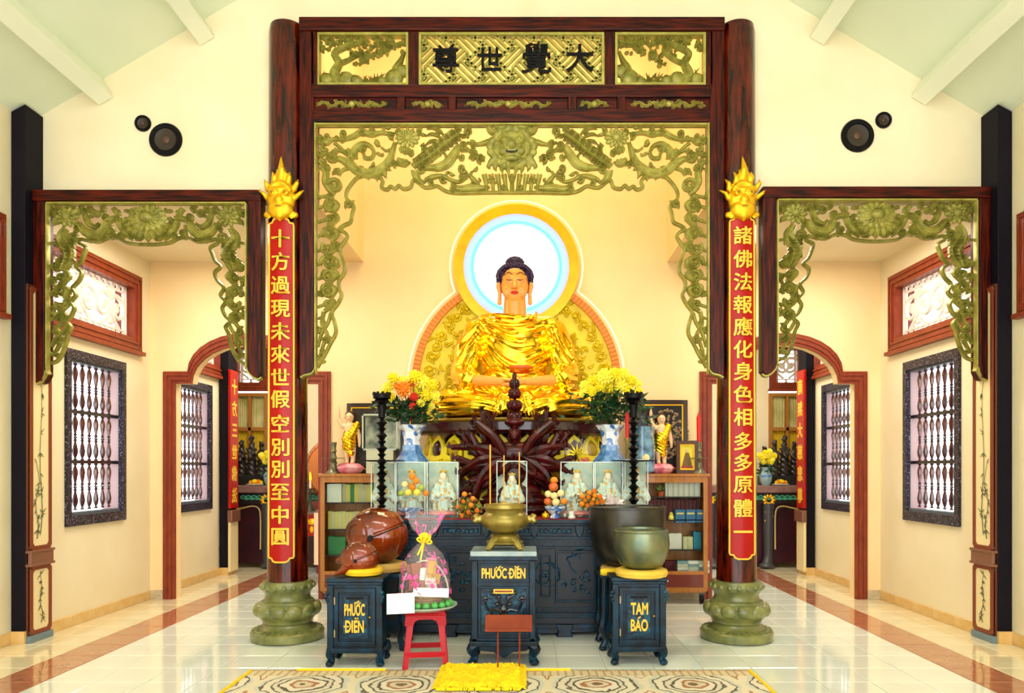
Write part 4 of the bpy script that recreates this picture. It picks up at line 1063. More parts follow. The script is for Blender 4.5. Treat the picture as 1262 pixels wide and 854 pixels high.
for q in (-1, 1):
    obj('eyebrow', MB().tube([(q*.115, -.155, 1.605), (q*.065, -.192, 1.628), (q*.022, -.19, 1.604)], [.003, .006, .004], 6, sub=5), EYE, B)
    obj('eye', MB().tube([(q*.092, -.172, 1.552), (q*.06, -.192, 1.542), (q*.028, -.187, 1.548)], [.002, .006, .002], 6, sub=5), EYE, B)
lp = MB().tube([(-.048, -.172, 1.408), (-.018, -.196, 1.414), (0, -.198, 1.410), (.018, -.196, 1.414), (.048, -.172, 1.408)], [.003, .011, .009, .011, .003], 8, sub=5)
lp.tube([(-.035, -.18, 1.402), (0, -.197, 1.394), (.035, -.18, 1.402)], [.004, .012, .004], 8, sub=5)
obj('lips', lp, mat('lip_red', '#d23a1a', .4), B)

# ---- lotus throne
TD = 8.2; AZ0 = 1.1265
DRED = mat('throne_dark_red', '#3a0a10', .3, col2='#22060c', scale=10, coat=.5)
Tn = thing('lotus_throne', 'dark red throne with yellow edged lotus petals under the large statue', 'throne', (CX, TD, AZ0))
zt = ZS-AZ0
obj('throne_top', MB().lathe([(1.12, zt-.16), (1.17, zt-.13), (1.17, zt-.05), (1.13, zt-.035), (1.13, zt-.002)], n=56, sy=.54), DRED, Tn)
obj('gilt_edge', MB().lathe([(1.135, zt-.035), (1.15, zt-.02), (1.14, zt-.004), (1.10, zt-.0015), (1.1, zt-.03)], n=56, sy=.54), mat('throne_edge', '#8a6a10', .4, metal=.5), Tn)
obj('throne_core', MB().lathe([(.8, 0), (.8, .12), (.7, .3), (.72, .5), (.8, zt-.2), (1.0, zt-.16)], n=48, sy=.54), DRED, Tn)
YP = mat('petal_yellow', '#e6cf1c', .35)
for tier, (R, z, ht, n_, up) in enumerate(((1.0, zt-.44, .27, 22, 1), (.96, .32, .25, 20, -1), (.90, .06, .2, 20, 1))):
    for i in range(n_):
        a = 2*pi*(i+.5*(tier % 2))/n_
        if sin(a) > .25: continue
        W = pi*R*.80/n_; P = [(-W, 0), (-W*1.02, ht*.45), (-W*.55, ht*.8), (0, ht), (W*.55, ht*.8), (W*1.02, ht*.45), (W, 0), (0, -.02)]
        if up < 0: P = [(p[0], ht-p[1]) for p in P][::-1]
        Q = [(p[0]*.64, ht*.47+(p[1]-ht*.47)*.64) for p in P]
        M = Matrix.Translation((R*cos(a), R*.54*sin(a), z)) @ Matrix.Rotation(atan2(sin(a), cos(a)*.54)+pi/2, 4, 'Z') @ Matrix.Rotation(-.22*up, 4, 'X')
        q = MB().ring(P, Q, -.03, .01); q.xf(M); o = obj('petal_edge', q, YP, Tn, smooth=False, bevel=.004)
        g = MB().ell((0, .0, ht*.47), (W*.72, .05, ht*.36), 10, 6); g.xf(M); obj('petal_heart', g, DRED if i % 2 else mat('petal_gold', '#b59416', .4), o)

# ---- altar table
AY0, AY1, AX, AZ = 6.95, 7.66, 1.35, 1.12
A_ = thing('altar_table', 'long blue black carved altar table in front of the throne', 'table', (0, 7.2, 0), local=False)
obj('table_top', MB().box(-AX, AX, AY0-.03, 8.7, AZ-.04, AZ), TEAL, A_, smooth=False, bevel=.008)
obj('red_cloth', MB().box(-AX+.08, AX-.08, AY0-.01, 8.6, AZ, AZ+.006), mat('cloth_crimson', '#8c1420', .7), A_, smooth=False)
obj('carcass', MB().box(-AX+.05, AX-.05, AY0+.03, 8.65, .1, AZ-.04), mat('table_inner', '#08141f', .4), A_, smooth=False)
fr = MB(); F0, F1 = AY0, AY0+.04
for z0, z1 in ((.93, .955), (.84, .86), (.18, .23), (.08, .12), (1.06, 1.09)): fr.box(-AX+.03, AX-.03, F0, F1, z0, z1)
obj('front_rails', fr, TEAL, A_, smooth=False, bevel=.004)
def relief(name, x0, x1, z0, z1, kind, par, y=F0+.02):
    c = MB(); cx, cz = (x0+x1)/2, (z0+z1)/2; w, h = x1-x0, z1-z0; r = random.Random(int(x0*100+z0*10))
    def sp(px, pz, R, a0, d):
        c.tube([(px+R*(1-.8*i/10)*cos(a0+d*i*.75), y-.004, pz+R*(1-.8*i/10)*sin(a0+d*i*.75)) for i in range(11)], [.009, .006], 5)
    if kind == 'scroll':
        n = max(2, int(w/h*1.2))
        for i in range(n):
            px = x0+w*(i+.5)/n; sp(px, cz, h*.38, r.uniform(0, 6), (-1)**i); c.ell((px, y, cz), (.02, .014, .018), 6, 4)
    elif kind == 'wave':
        for rw in range(int(h/.03)):
            for i in range(int(w/.06)):
                px = x0+.03+i*.06+(rw % 2)*.03; c.tube([(px-.03, y, z0+rw*.03), (px, y-.006, z0+rw*.03+.016), (px+.03, y, z0+rw*.03)], .004, 4)
    elif kind == 'scene':
        for i in range(int(w*h*95)):
            px, pz = x0+w*r.uniform(.12, .88), z0+h*r.uniform(.08, .92); t_ = r.random()
            if t_ < .5: sp(px, pz, r.uniform(.02, .045), r.uniform(0, 6), r.choice((-1, 1)))
            elif t_ < .8: c.ell((px, y, pz), (r.uniform(.02, .05), .014, r.uniform(.01, .025)), 6, 4)
            else: c.tube([(px, y, pz), (px+r.uniform(-.05, .05), y-.005, pz+.05), (px+r.uniform(-.08, .08), y, pz+.09)], .008, 4, sub=3)
    return obj(name, c, TEAL2, par)
def panel_box(x0, x1, z0, z1, par, kind, m=TEAL, y=F0, nm='carved_panel', b=.02):
    e = MB().ring([(x0, z0), (x1, z0), (x1, z1), (x0, z1)], [(x0+b, z0+b), (x1-b, z0+b), (x1-b, z1-b), (x0+b, z1-b)], y, y+.04)
    o = obj(nm, e, m, par, smooth=False, bevel=.004)
    relief('panel_relief', x0+b, x1-b, z0+b, z1-b, kind, o, y+.022); return o
xs = [-1.28, -.72, -.56, -.02, .14, .72, .86, 1.28]
for a, b in ((-1.25, -.80), (-.68, -.30), (-.2, .18), (.24, .58), (.70, 1.25)): panel_box(a, b, .965, 1.055, A_, 'scroll')
for a in (-.74, -.25, .21, .64): obj('bracket', MB().prism([(a-.045, 1.06), (a+.045, 1.06), (a+.03, .98), (a, .94), (a-.03, .98)], F0-.02, F0+.03), TEAL, A_, smooth=False, bevel=.006)
relief('wave_band', -AX+.06, AX-.06, .865, .925, 'wave', A_); relief('wave_band', -AX+.06, AX-.06, .235, .3, 'wave', A_)
for a, b in ((-1.22, -.75), (-.63, -.35), (.41, .80)): panel_box(a, b, .33, .82, A_, 'scene')
for a in (-.70, .27): panel_box(a-.0, a+.1, .38, .78, A_, 'scroll', b=.015)
panel_box(.86, 1.25, .33, .82, A_, 'scene')
for a in (-1.25, -.6, .0, .5, 1.2):
    obj('foot', MB().prism([(a-.09, .12), (a+.09, .12), (a+.06, .05), (a+.08, 0), (a-.08, 0), (a-.06, .05)], F0-.01, F0+.09), TEAL, A_, smooth=False, bevel=.008)
obj('apron', MB().prism([(-AX+.05, .1), (AX-.05, .1), (AX-.1, .06), (.3, .03), (-.3, .03), (-AX+.1, .06)], F0+.03, F0+.06), TEAL, A_, smooth=False)

# ---- many-armed wooden figure
DW = mat('dark_red_wood', '#4a0608', .26, col2='#1c0204', scale=9, coat=.12, spec=.3)
K_ = 7.4/FPX; kx = PX(634, 7.42)
g = thing('many_armed_figure', 'dark red wooden many armed figure with a tower of heads on the altar table', 'figure', (kx, 7.42, AZ+.006))
Z = lambda py: PZ(py, 7.42)-AZ
pr_ = [('e', (0, 0, Z(585)), (.2, .13, .22)), ('e', (0, 0, Z(560)), (.23, .12, .13)), ('c', [(0, 0, Z(560)), (0, 0, Z(548))], [.07, .06]), ('e', (0, 0, Z(606)), (.28, .13, .12)), ('e', (0, 0, Z(618)), (.36, .15, .1)), ('e', (0, 0, .06), (.4, .15, .07))]
bobj('torso', blob(pr_, .012, 2), DW, g)
heads = [('e', (0, -.01, Z(536)), (.07, .08, .085)), ('e', (0, 0, Z(521)), (.105, .09, .05))]
for py, R, n_ in ((514, .082, 6), (500, .085, 7), (486, .07, 6), (474, .055, 5), (465, .036, 1)):
    for i in range(n_):
        a = 2*pi*i/n_-pi/2; rr_ = R*.55 if n_ > 1 else 0
        heads.append(('e', (rr_*cos(a), rr_*sin(a), Z(py)), (R*.5, R*.5, .05)))
    heads.append(('e', (0, 0, Z(py)), (R*.7, R*.7, .055)))
bobj('head_tower', blob(heads, .007, 1), DW, g)
fc = MB()
for q in (-1, 1): fc.ell((q*.027, -.085, Z(536)+.012), (.014, .006, .005), 8, 5)
fc.ell((0, -.09, Z(536)-.035), (.018, .006, .006), 8, 5).tube([(0, -.084, Z(536)+.012), (0, -.098, Z(536)-.012)], .008, 6)
obj('face_relief', fc, mat('dark_red_hi', '#6a2018', .3), g)
arms = []
for q in (-1, 1):
    for i in range(15):
        a = -.95+(i % 8)*.3+.1*(i//8); L = .50-.07*(i//8)+.04*sin(i*1.9); y0 = .04-.10*(i//8)+.02*(i % 2); bd_ = (.30 if i % 2 else -.26)
        p0 = (q*.10, y0, Z(566)+.02); p1 = (q*(.10+L*.55*cos(a-bd_)), y0-.05, Z(568)+L*.5*sin(a-bd_)); p2 = (q*(.10+L*cos(a)), y0-.04-.03*(i % 2), Z(568)+L*sin(a))
        o = MB().tube([p0, p1, p2], [.06, .05, .028], 8, sub=4); hx_, hz_ = p2[0], p2[2]
        o.ell(p2, (.03, .02, .03), 8, 6)
        for f in range(4):
            fa = a+(-.4+f*.27); o.tube([p2, (p2[0]+q*.05*cos(fa), p2[1], p2[2]+.05*sin(fa)), (p2[0]+q*.075*cos(fa+.3), p2[1]-.01, p2[2]+.075*sin(fa+.3))], [.009, .006], 5)
        obj('arm', o, DW, g)
    o = MB().tube([(q*.14, -.06, Z(566)), (q*.19, -.17, Z(585)), (q*.03, -.21, Z(572))], [.045, .038, .022], 8, sub=4).ell((q*.015, -.22, Z(565)), (.014, .03, .05), 8, 6)
    obj('arm', o, DW, g)
    o = MB().tube([(q*.12, .05, Z(560)), (q*.2, .03, Z(545)), (q*.22, .0, Z(520))], [.04, .03, .018], 8, sub=4)
    for f in range(5): o.tube([(q*.22, 0, Z(522)), (q*(.2+f*.025), 0, Z(513)), (q*(.18+f*.045), -.01, Z(507))], [.01, .006], 5)
    obj('arm', o, DW, g)

# ---- vases and bouquets
def vase(px, lab):
    D = 7.5; t = thing('porcelain_vase', lab, 'vase', (PX(px, D), D, AZ+.006)); h = PZ(524, D)-AZ-.006; m_ = [(.10, 0), (.115, .01), (.09, .05), (.12, .12), (.165, .3), (.18, .45), (.165, .56), (.12, .62), (.085, .68), (.08, .78), (.1, .86), (.15, .93)]
    pr = [(r, z*h/.93) for r, z in m_]; pr += [(.13, h-.01), (.07, h-.12), (.0, h-.3)]
    obj('vase_body', MB().lathe(pr, n=6), BLUEPORC, t, smooth=False, bevel=.012)
    obj('neck_band', MB().lathe([(.125, h*.66), (.095, h*.72), (.088, h*.78), (.092, h*.78), (.1, h*.72), (.13, h*.655)], n=6), PORCB, t, smooth=False)
    obj('shoulder_band', MB().lathe([(.181, h*.52), (.178, h*.6), (.136, h*.655), (.12, h*.655)], n=6), PORCB, t, smooth=False)
    sp = MB()
    for k_ in range(6):
        a = 2*pi*k_/6+pi/6; R = .15
        sp.tube([(R*cos(a), R*sin(a), h*.12), (.178*cos(a)*.9, .178*sin(a)*.9, h*.3), (.178*cos(a)*.9, .178*sin(a)*.9, h*.46)], .004, 4)
    obj('painted_lines', sp, PORCB, t)
    return t
vase(507.5, 'tall blue and white vase under the yellow bouquet nearer the wooden fish')
vase(752, 'tall blue and white vase under the yellow bouquet nearer the bronze bowls')
YF = [mat('flower_yellow', '#f6e21c', .6), mat('flower_lemon', '#f9ee4a', .6), mat('flower_orange', '#f08a1c', .6), mat('flower_red', '#d8301c', .6)]
GRN = mat('leaf_dark_green', '#0c2e14', .5, col2='#1e4a1e', scale=30)
PET = {}
def pompon(R, m):
    key = (m.name, round(R, 3))
    if key in PET: return PET[key]
    mb = MB(); r = random.Random(int(R*1e4))
    mb.ell((0, 0, 0), R*.6, 8, 6)
    for k_ in range(42):
        z = 1-2*(k_+.5)/42; a = k_*2.4; s_ = sqrt(1-z*z); d = Vector((s_*cos(a), s_*sin(a), z))
        M = d.to_track_quat('Z', 'Y').to_matrix(); mb.ell(d*R*.72, (R*.2, R*.11, R*.34), 5, 4, M)
    PET[key] = mb.mesh('flower_head', m); return PET[key]
LEAFME = {}
def bouquet(loc, blooms, lab, seed, spread=(.3, .15, .3), leaves=150, cat='bouquet', stem=.25, leafbox=None, name='flower_bouquet'):
    t = thing(name, lab, cat, loc); r = random.Random(seed)
    lf = MB(); lb = leafbox or (spread[0]*.8, spread[1], -.1, spread[2]*.75)
    for k_ in range(leaves):
        p = Vector((r.gauss(0, lb[0]*.5), r.uniform(-lb[1], lb[1]), r.uniform(lb[2], lb[3]))); a, b_ = r.uniform(0, 2*pi), r.uniform(-.6, .9)
        d = Vector((cos(a)*cos(b_), sin(a)*cos(b_), sin(b_))); n_ = d.orthogonal().normalized()*.026; L = r.uniform(.07, .12)
        lf.add([p, p+d*L*.4+n_, p+d*L, p+d*L*.4-n_, p+d*L*.45+Vector((0, 0, .008))], [(0, 1, 4), (1, 2, 4), (2, 3, 4), (3, 0, 4)])
    o = obj('foliage', lf, GRN, t, smooth=False); o['kind'] = 'stuff'
    st = MB()
    for x, y, z, R, mi in blooms:
        st.tube([(x*.15, 0, -stem), (x*.5, y*.5, z*.3), (x, y, z)], .004, 4, sub=3)
        R *= 1.12; fo = obj('flower', pompon(R, YF[mi]), YF[mi], t); fo.location = (x, y, z); fo.rotation_euler = (r.uniform(0, 6), r.uniform(0, 6), 0)
    o = obj('stems', st, GRN, t)
    return t
kk = 7.5/FPX
def bl(cx, cy, pts, seed):
    r = random.Random(seed); return [((x-cx)*kk, r.uniform(-.12, .05), -(y-cy)*kk, R*kk, m_) for x, y, R, m_ in pts]
Lp = [(487, 468, 7, 0), (478, 478, 7, 1), (497, 470, 6, 1), (512, 466, 8, 0), (522, 472, 8, 1), (533, 476, 7, 0), (536, 488, 6, 1), (472, 487, 6, 0), (483, 490, 6, 0), (500, 482, 9, 2), (514, 482, 7, 0), (526, 488, 7, 0), (507, 493, 5, 2), (511, 502, 4, 3), (513, 510, 4, 3), (509, 517, 4, 3), (520, 498, 5, 1), (530, 500, 5, 1), (505, 474, 6, 2), (512, 491, 5, 3), (493, 479, 5, 2), (519, 466, 6, 0)]
bouquet((PX(507, 7.5), 7.5, PZ(520, 7.5)+.005), bl(507, 520, Lp, 1), 'yellow and orange chrysanthemum bouquet standing between black candlestick and throne', 1, spread=(.27, .14, .3), leaves=230, leafbox=(.30, .12, -.0, .22))
Rp = [(722, 476, 7, 1), (732, 470, 8, 0), (744, 466, 9, 1), (756, 464, 8, 0), (768, 462, 8, 1), (778, 470, 7, 0), (786, 474, 5, 1), (740, 478, 7, 0), (752, 476, 8, 0), (764, 476, 8, 1), (774, 482, 6, 0), (728, 484, 6, 0), (718, 486, 5, 1), (786, 484, 5, 0), (760, 486, 5, 1), (746, 486, 5, 0), (770, 470, 6, 0)]
bouquet((PX(752, 7.5), 7.5, PZ(520, 7.5)+.005), bl(752, 520, Rp, 2), 'all yellow chrysanthemum bouquet with dark leaves behind the bowls', 2, spread=(.27, .14, .3), leaves=330, leafbox=(.36, .12, .0, .28))

# ---- turned black candlesticks
def cstick(px, D, lab, ytop=486, ybot=628):
    z0 = PZ(ybot, D); h = PZ(ytop, D)-AZ-.006
    t = thing('black_candlestick', lab, 'candlestick', (PX(px, D), D, AZ+.006))
    p = [(.12, 0), (.125, .015), (.11, .035), (.085, .05), (.08, .065), (.05, .085), (.03, .1)]
    z = .1
    while z < h*.86:
        for r_, dz in ((.026, .012), (.045, .018), (.022, .014), (.034, .02), (.055, .022), (.03, .02), (.02, .012)):
            z += dz*1.25; p.append((r_, z))
    z = p[-1][1]; p += [(.035, z+.02), (.032, z+.05), (.048, z+.16), (.04, z+.17), (.06, z+.19), (.075, z+.21), (.06, z+.225)]
    sc_ = (h-.05)/p[-1][1]; p = [(r_, z*sc_) for r_, z in p]
    obj('turned_shaft', MB().lathe(p, n=18), BLACK, t)
    zc = p[-1][1]; cr = MB().lathe([(.055, zc), (.085, zc+.01), (.085, zc+.05), (.075, zc+.05), (.05, zc+.02)], n=18)
    for k_ in range(10): a = 2*pi*k_/10; cr.ell((.078*cos(a), .078*sin(a), zc+.055), (.016, .016, .02), 6, 5)
    obj('petal_cup', cr, BLACK, t)
    zd = h*.46; obj('drip_tray', MB().lathe([(.02, zd-.01), (.22, zd), (.225, zd+.008), (.02, zd+.01)], n=28), BLACK, t)
cstick(470.5, 7.08, 'tall turned black candlestick behind the large wooden fish')
cstick(781, 7.08, 'tall turned black candlestick behind the large bronze bowl')

# ---- crystal cases holding robed figures
ROBE = mat('robe_white', '#c8dcd0', .4, col2='#d8a84a', scale=34, contrast=(.52, .6)); ROBE2 = mat('robe_trim', '#d8a838', .4, col2='#c8504a', scale=30, contrast=(.48, .56))
rb = blob([('c', [(0, 0, .02), (0, 0, .16), (0, 0, .28)], [.06, .05, .042]), ('c', [(-.055, 0, .25), (-.085, -.01, .14), (-.03, -.05, .17)], [.03, .04, .02]), ('c', [(.055, 0, .25), (.085, -.01, .14), (.03, -.05, .17)], [.03, .04, .02]),
           ('c', [(-.075, 0, .12), (-.08, 0, .04)], [.018, .014]), ('c', [(.075, 0, .12), (.08, 0, .04)], [.018, .014])], .008, 2, lambda c, n: .003*np.sin(c[:, 0]*150+c[:, 2]*20))
hdm = blob([('e', (0, -.004, .335), (.032, .034, .042)), ('e', (0, .01, .3), (.045, .03, .05))], .006, 1)
crm = MB().lathe([(.02, .365), (.024, .375), (.014, .386), (.004, .396), (.0, .398)], n=10)
for a_ in range(7): crm.ell((.028*cos(a_*.9), .028*sin(a_*.9), .378), (.007, .007, .014), 5, 4)
lotm = MB().lathe([(.13, -.0), (.14, .012), (.11, .03), (.07, .035)], n=20, lobes=10, la=.08)
GLX = mat('case_glass', '#e2f4ee', .03, trans=1, ior=1.05, alpha=.22)
def figurine(loc, h, lab, grp=None):
    t = thing('robed_figurine', lab, 'figurine', loc, group=grp); k_ = h/.43
    for nm, me, mm in (('robe', withmat(rb, ROBE), None), ('face', withmat(hdm, mat('figurine_face', '#f0e2c4', .4)), None)):
        o = obj(nm, me, None, t); o.scale = (k_,)*3
    o = obj('crown', crm, mat('crown_gold', '#d8b85a', .4, metal=.4), t); o.scale = (k_,)*3
    o = obj('lotus_base', lotm, mat('lotus_pink', '#d88a8a', .4), t); o.scale = (k_,)*3
    return t
D = 7.17
CASES = [(457, 487, 'standing by the black candlestick next to the wooden fish', 570), (487.5, 524, 'in front of the blue vase nearer the wooden fish', 569), (526, 564, 'beside the incense sticks, nearer the wooden fish', 569),
         (612, 649.5, 'at the centre of the table behind the brass censer', 568), (691, 732, 'behind the fruit pyramid', 569), (733, 768, 'in front of the blue vase nearer the bowls', 569), (770, 799, 'behind the black candlestick next to the bowls', 566)]
for i, (a, b, lab, yt) in enumerate(CASES):
    x0, x1 = PX(a, D), PX(b, D); z1 = PZ(yt, D)-AZ-.006; w = x1-x0; dp = .14
    t = thing('crystal_case', 'upright clear glass case ' + lab, 'case', ((x0+x1)/2, D+.08, AZ+.006)); fw_ = .006
    gl = MB()
    for (xa, xb, ya, yb) in ((-w/2, w/2, -dp/2, -dp/2+.004), (-w/2, -w/2+.004, -dp/2, dp/2), (w/2-.004, w/2, -dp/2, dp/2)): gl.box(xa, xb, ya, yb, .02, z1)
    obj('glass', gl, GLX, t, smooth=False)
    obj('case_back', MB().box(-w/2, w/2, dp/2-.004, dp/2, .02, z1), mat('case_back', '#b8d8cc', .5, col2='#e4ecd6', scale=9, alpha=.55), t, smooth=False)
    e = MB()
    for sx in (-1, 1): e.box(*sorted((sx*w/2, sx*(w/2-fw_))), -dp/2-.002, -dp/2+.006, .02, z1)
    e.box(-w/2, w/2, -dp/2-.002, -dp/2+.006, z1-fw_, z1)
    obj('case_edges', e, mat('case_edge', '#e6f2ea', .2), t, smooth=False)
    obj('case_foot', MB().box(-w/2-.01, w/2+.01, -dp/2-.01, dp/2+.01, 0, .02), mat('case_foot', '#3a7a80', .3), t, smooth=False)
    figurine(((x0+x1)/2, D+.08, AZ+.028), (z1-.06) if i != 3 else (z1-.1), 'robed figure in the case ' + lab)
# ================================================================ IN FRONT OF THE ALTAR
def cabinet(loc, w, d, h, lab, words, panelrelief=False, feet=True):
    t = thing('offering_cabinet', lab, 'cabinet', loc)
    zb = .12
    obj('body', MB().box(-w/2+.02, w/2-.02, 0.02, d-.02, zb, h-.05), TEAL, t, smooth=False, bevel=.004)
    obj('top', MB().box(-w/2-.01, w/2+.01, -.01, d+.01, h-.03, h).box(-w/2, w/2, 0, d, h-.055, h-.03), TEAL, t, smooth=False, bevel=.006)
    obj('base_moulding', MB().box(-w/2-.005, w/2+.005, -.005, d+.005, zb-.01, zb+.03), TEAL, t, smooth=False, bevel=.006)
    for sx in (-1, 1):
        for y in (.03, d-.03):
            q = MB().tube([(sx*(w/2-.03), y, zb+.02), (sx*(w/2-.015), y-.0, zb-.03), (sx*(w/2-.035), y, zb-.07), (sx*(w/2-.02), y-.01, .03), (sx*(w/2-.02), y-.02, .025)], [.04, .036, .024, .032, .03], 8, sub=4)
            q.ell((sx*(w/2-.018), y-.018, .024), (.035, .04, .024), 8, 6); obj('leg', q, TEAL, t)
        q = MB()
        for (dx, z, r_) in ((.0, h-.12, .022), (.012, h-.15, .016), (.0, h-.175, .02), (-.005, h-.2, .014)): q.ell((sx*(w/2+dx-.004), .005, z), (r_, r_, r_), 8, 6)
        obj('corner_ornament', q, TEAL2, t)
        obj('corner_post', MB().box(*sorted((sx*(w/2), sx*(w/2-.05))), -.004, .04, zb+.02, h-.055), TEAL, t, smooth=False, bevel=.004)
    return t
def lettering(t, word, x, y, z, hgt, width, name='gold_lettering', m=None, arch=0):
    """capital letters drawn tall and narrow, with the accents built as strokes"""
    base = word[0]; v, f, w, h = glyphs(base, 1, .012, .03); q = MB()
    sx = width/w; sz = hgt/h
    def put(px, pz):
        k_ = 1-arch*(abs(px)/(width/2))**2
        return (x+px, y, z+pz*k_)
    q.add([(*put(p[0]*sx, p[2]*sz)[:1], y+p[1]*.25, put(p[0]*sx, p[2]*sz)[2]) for p in v], f)
    for (px, pz, ln_, a) in word[1]:
        M = Matrix.Translation((x+px*width/2, y, z+pz*hgt/2)) @ Matrix.Rotation(a, 4, 'Y')
        q.box(-ln_*hgt/2, ln_*hgt/2, -.004, .002, -hgt*.055, hgt*.055, M)
    return obj(name, q, m or LETTER, t, smooth=False)
W_PHUOC = ('PHUOC', [(.30, 1.25, .3, -.7), (-.02+.10, 1.1, .16, -.8), (.52, 1.1, .16, -.8)])
W_DIEN = ('DIEN', [(-.9, 0, .42, 0), (.17, 1.25, .25, .6), (.27, 1.25, .25, -.6)])
W_PD = ('PHUOC DIEN', [(-.18, 1.22, .3, -.7), (-.33, 1.1, .16, -.8), (-.06, 1.1, .16, -.8), (.285, 0, .36, 0), (.56, 1.22, .25, .6), (.66, 1.22, .25, -.6)])
W_TAM = ('TAM', []); W_BAO = ('BAO', [(-.02, 1.25, .25, -.5)])
def side_box(x0, x1, y, h, lab, words, shape):
    w = x1-x0; t = cabinet(((x0+x1)/2, y, 0), w, .32, h, lab, words)
    dw, z0, z1 = w*.5-.055, .17, h-.08
    m = MB().ring([(-dw, z0), (dw, z0), (dw, z1), (-dw, z1)], [(-dw+.035, z0+.035), (dw-.035, z0+.035), (dw-.035, z1-.035), (-dw+.035, z1-.035)], -.002, .03)
    dr = obj('door', m, TEAL, t, smooth=False, bevel=.004)
    e = dw-.055
    m = MB().ring([(-e, z0+.055), (e, z0+.055), (e, z1-.055), (-e, z1-.055)], [(-e+.018, z0+.073), (e-.018, z0+.073), (e-.018, z1-.073), (-e+.018, z1-.073)], .004, .03)
    obj('door_panel', m, TEAL, dr, smooth=False, bevel=.003)
    obj('door_field', MB().box(-e+.018, e-.018, .010, .03, z0+.07, z1-.07), TEAL2, dr, smooth=False)
    zs = z1-.09
    obj('coin_slot', MB().box(-.07, .07, .002, .02, zs-.0, zs+.018), BLACK, dr, smooth=False)
    obj('knob', MB().ell((dw-.045, -.005, (z0+z1)/2), .008, 8, 6), GILT, dr)
    for z in (z0+.1, z1-.1): obj('hinge', MB().box(-dw+.002, -dw+.012, -.006, .01, z-.03, z+.03), mat('hinge_brass', '#9a8a5a', .4, metal=.6), dr, smooth=False)
    zc = (z0+z1)/2
    for i, (wd, ww) in enumerate(words): lettering(dr, wd, 0, .0, zc+.06-i*.135, .10, ww, arch=shape if i == 0 else shape)
    return t
BX = side_box(PX(403, 5.9), PX(471, 5.9), 5.9, .715, 'blue black donation cabinet lettered in gold below the small wooden fish', [(W_PHUOC, .165), (W_DIEN, .15)], .0)
BX2 = side_box(PX(755, 5.95), PX(821, 5.95), 5.95, .715, 'blue black donation cabinet lettered in gold below the small bronze bowl', [(W_TAM, .14), (W_BAO, .14)], .0)
# rear stands
for s, x0, x1, lab in ((-1, -1.42, -.92, 'plain blue black stand under the large wooden fish, behind the donation cabinet'), (1, .78, 1.30, 'plain blue black stand under the large bronze bowl, behind the donation cabinet')):
    t = thing('instrument_stand', lab, 'stand', ((x0+x1)/2, 6.42, 0)); w = x1-x0
    obj('top', MB().box(-w/2, w/2, 0, .42, .64, .675), TEAL, t, smooth=False, bevel=.006)
    obj('carcass', MB().box(-w/2+.03, w/2-.03, .03, .39, .2, .64), mat('stand_dark', '#04080e', .5), t, smooth=False)
    obj('apron', MB().prism([(-w/2+.02, .2), (-w/2+.1, .15), (w/2-.1, .15), (w/2-.02, .2), (w/2-.02, .26), (-w/2+.02, .26)], .015, .04), TEAL, t, smooth=False)
    for sx in (-1, 1):
        for y in (.04, .38):
            obj('leg', MB().tube([(sx*(w/2-.05), y, .64), (sx*(w/2-.045), y, .3), (sx*(w/2-.03), y, .2), (sx*(w/2-.06), y, .1), (sx*(w/2-.03), y-.01, .02)], [.04, .04, .045, .028, .035], 8, sub=4).ell((sx*(w/2-.03), y-.02, .02), (.04, .045, .02), 8, 6), TEAL, t)

# central offering cabinet
Dc = 5.93; x0, x1 = PX(578, Dc), PX(663, Dc); w = x1-x0; h = .93
t = thing('offering_cabinet', 'central carved offering cabinet lettered in gold under the brass censer', 'cabinet', ((x0+x1)/2, Dc, 0))
d = .42
obj('body', MB().box(-w/2+.03, w/2-.03, .02, d-.02, .17, h-.05), TEAL, t, smooth=False, bevel=.005)
obj('top', MB().box(-w/2-.005, w/2+.005, -.01, d+.01, h-.075, h-.04), TEAL, t, smooth=False, bevel=.006)
obj('marble_slab', MB().box(-w/2+.01, w/2-.01, .0, d, h-.04, h), mat('slab_grey', '#8fa2a4', .2, col2='#a9b6b2', scale=8), t, smooth=False, bevel=.004)
obj('base_moulding', MB().box(-w/2, w/2, -.01, d+.01, .16, .2).box(-w/2+.015, w/2-.015, 0, d, .2, .225), TEAL, t, smooth=False, bevel=.006)
for sx in (-1, 1):
    obj('corner_post', MB().box(*sorted((sx*(w/2-.02), sx*(w/2-.07))), .0, .05, .2, h-.075), TEAL, t, smooth=False, bevel=.006)
    for y in (.04, d-.05):
        obj('leg', MB().tube([(sx*(w/2-.06), y, .17), (sx*(w/2-.02), y-.01, .13), (sx*(w/2-.045), y, .07), (sx*(w/2-.03), y-.02, .03)], [.05, .045, .03, .035], 8, sub=4).ell((sx*(w/2-.03), y-.03, .028), (.042, .045, .028), 8, 6), TEAL, t)
obj('apron', MB().prism([(-w/2+.05, .17), (-w/2+.09, .12), (-.08, .11), (0, .06), (.08, .11), (w/2-.09, .12), (w/2-.05, .17)], .01, .04), TEAL, t, smooth=False, bevel=.006)
m = MB().ring([(-.205, .68), (.205, .68), (.205, .83), (-.205, .83)], [(-.19, .695), (.19, .695), (.19, .815), (-.19, .815)], .0, .03)
np_ = obj('name_panel', m, TEAL, t, smooth=False, bevel=.003)
obj('panel_field', MB().box(-.19, .19, .012, .03, .695, .815), mat('field_dark', '#06131c', .4), np_, smooth=False)
lettering(np_, W_PD, 0, .008, .752, .085, .355)
m = MB().ring([(-.205, .25), (.205, .25), (.205, .645), (-.205, .645)], [(-.185, .27), (.185, .27), (.185, .625), (-.185, .625)], .0, .03)
cp = obj('carved_panel', m, TEAL, t, smooth=False, bevel=.004)
obj('panel_field', MB().box(-.185, .185, .014, .03, .27, .625), TEAL2, cp, smooth=False)
c = MB(); r = random.Random(3)
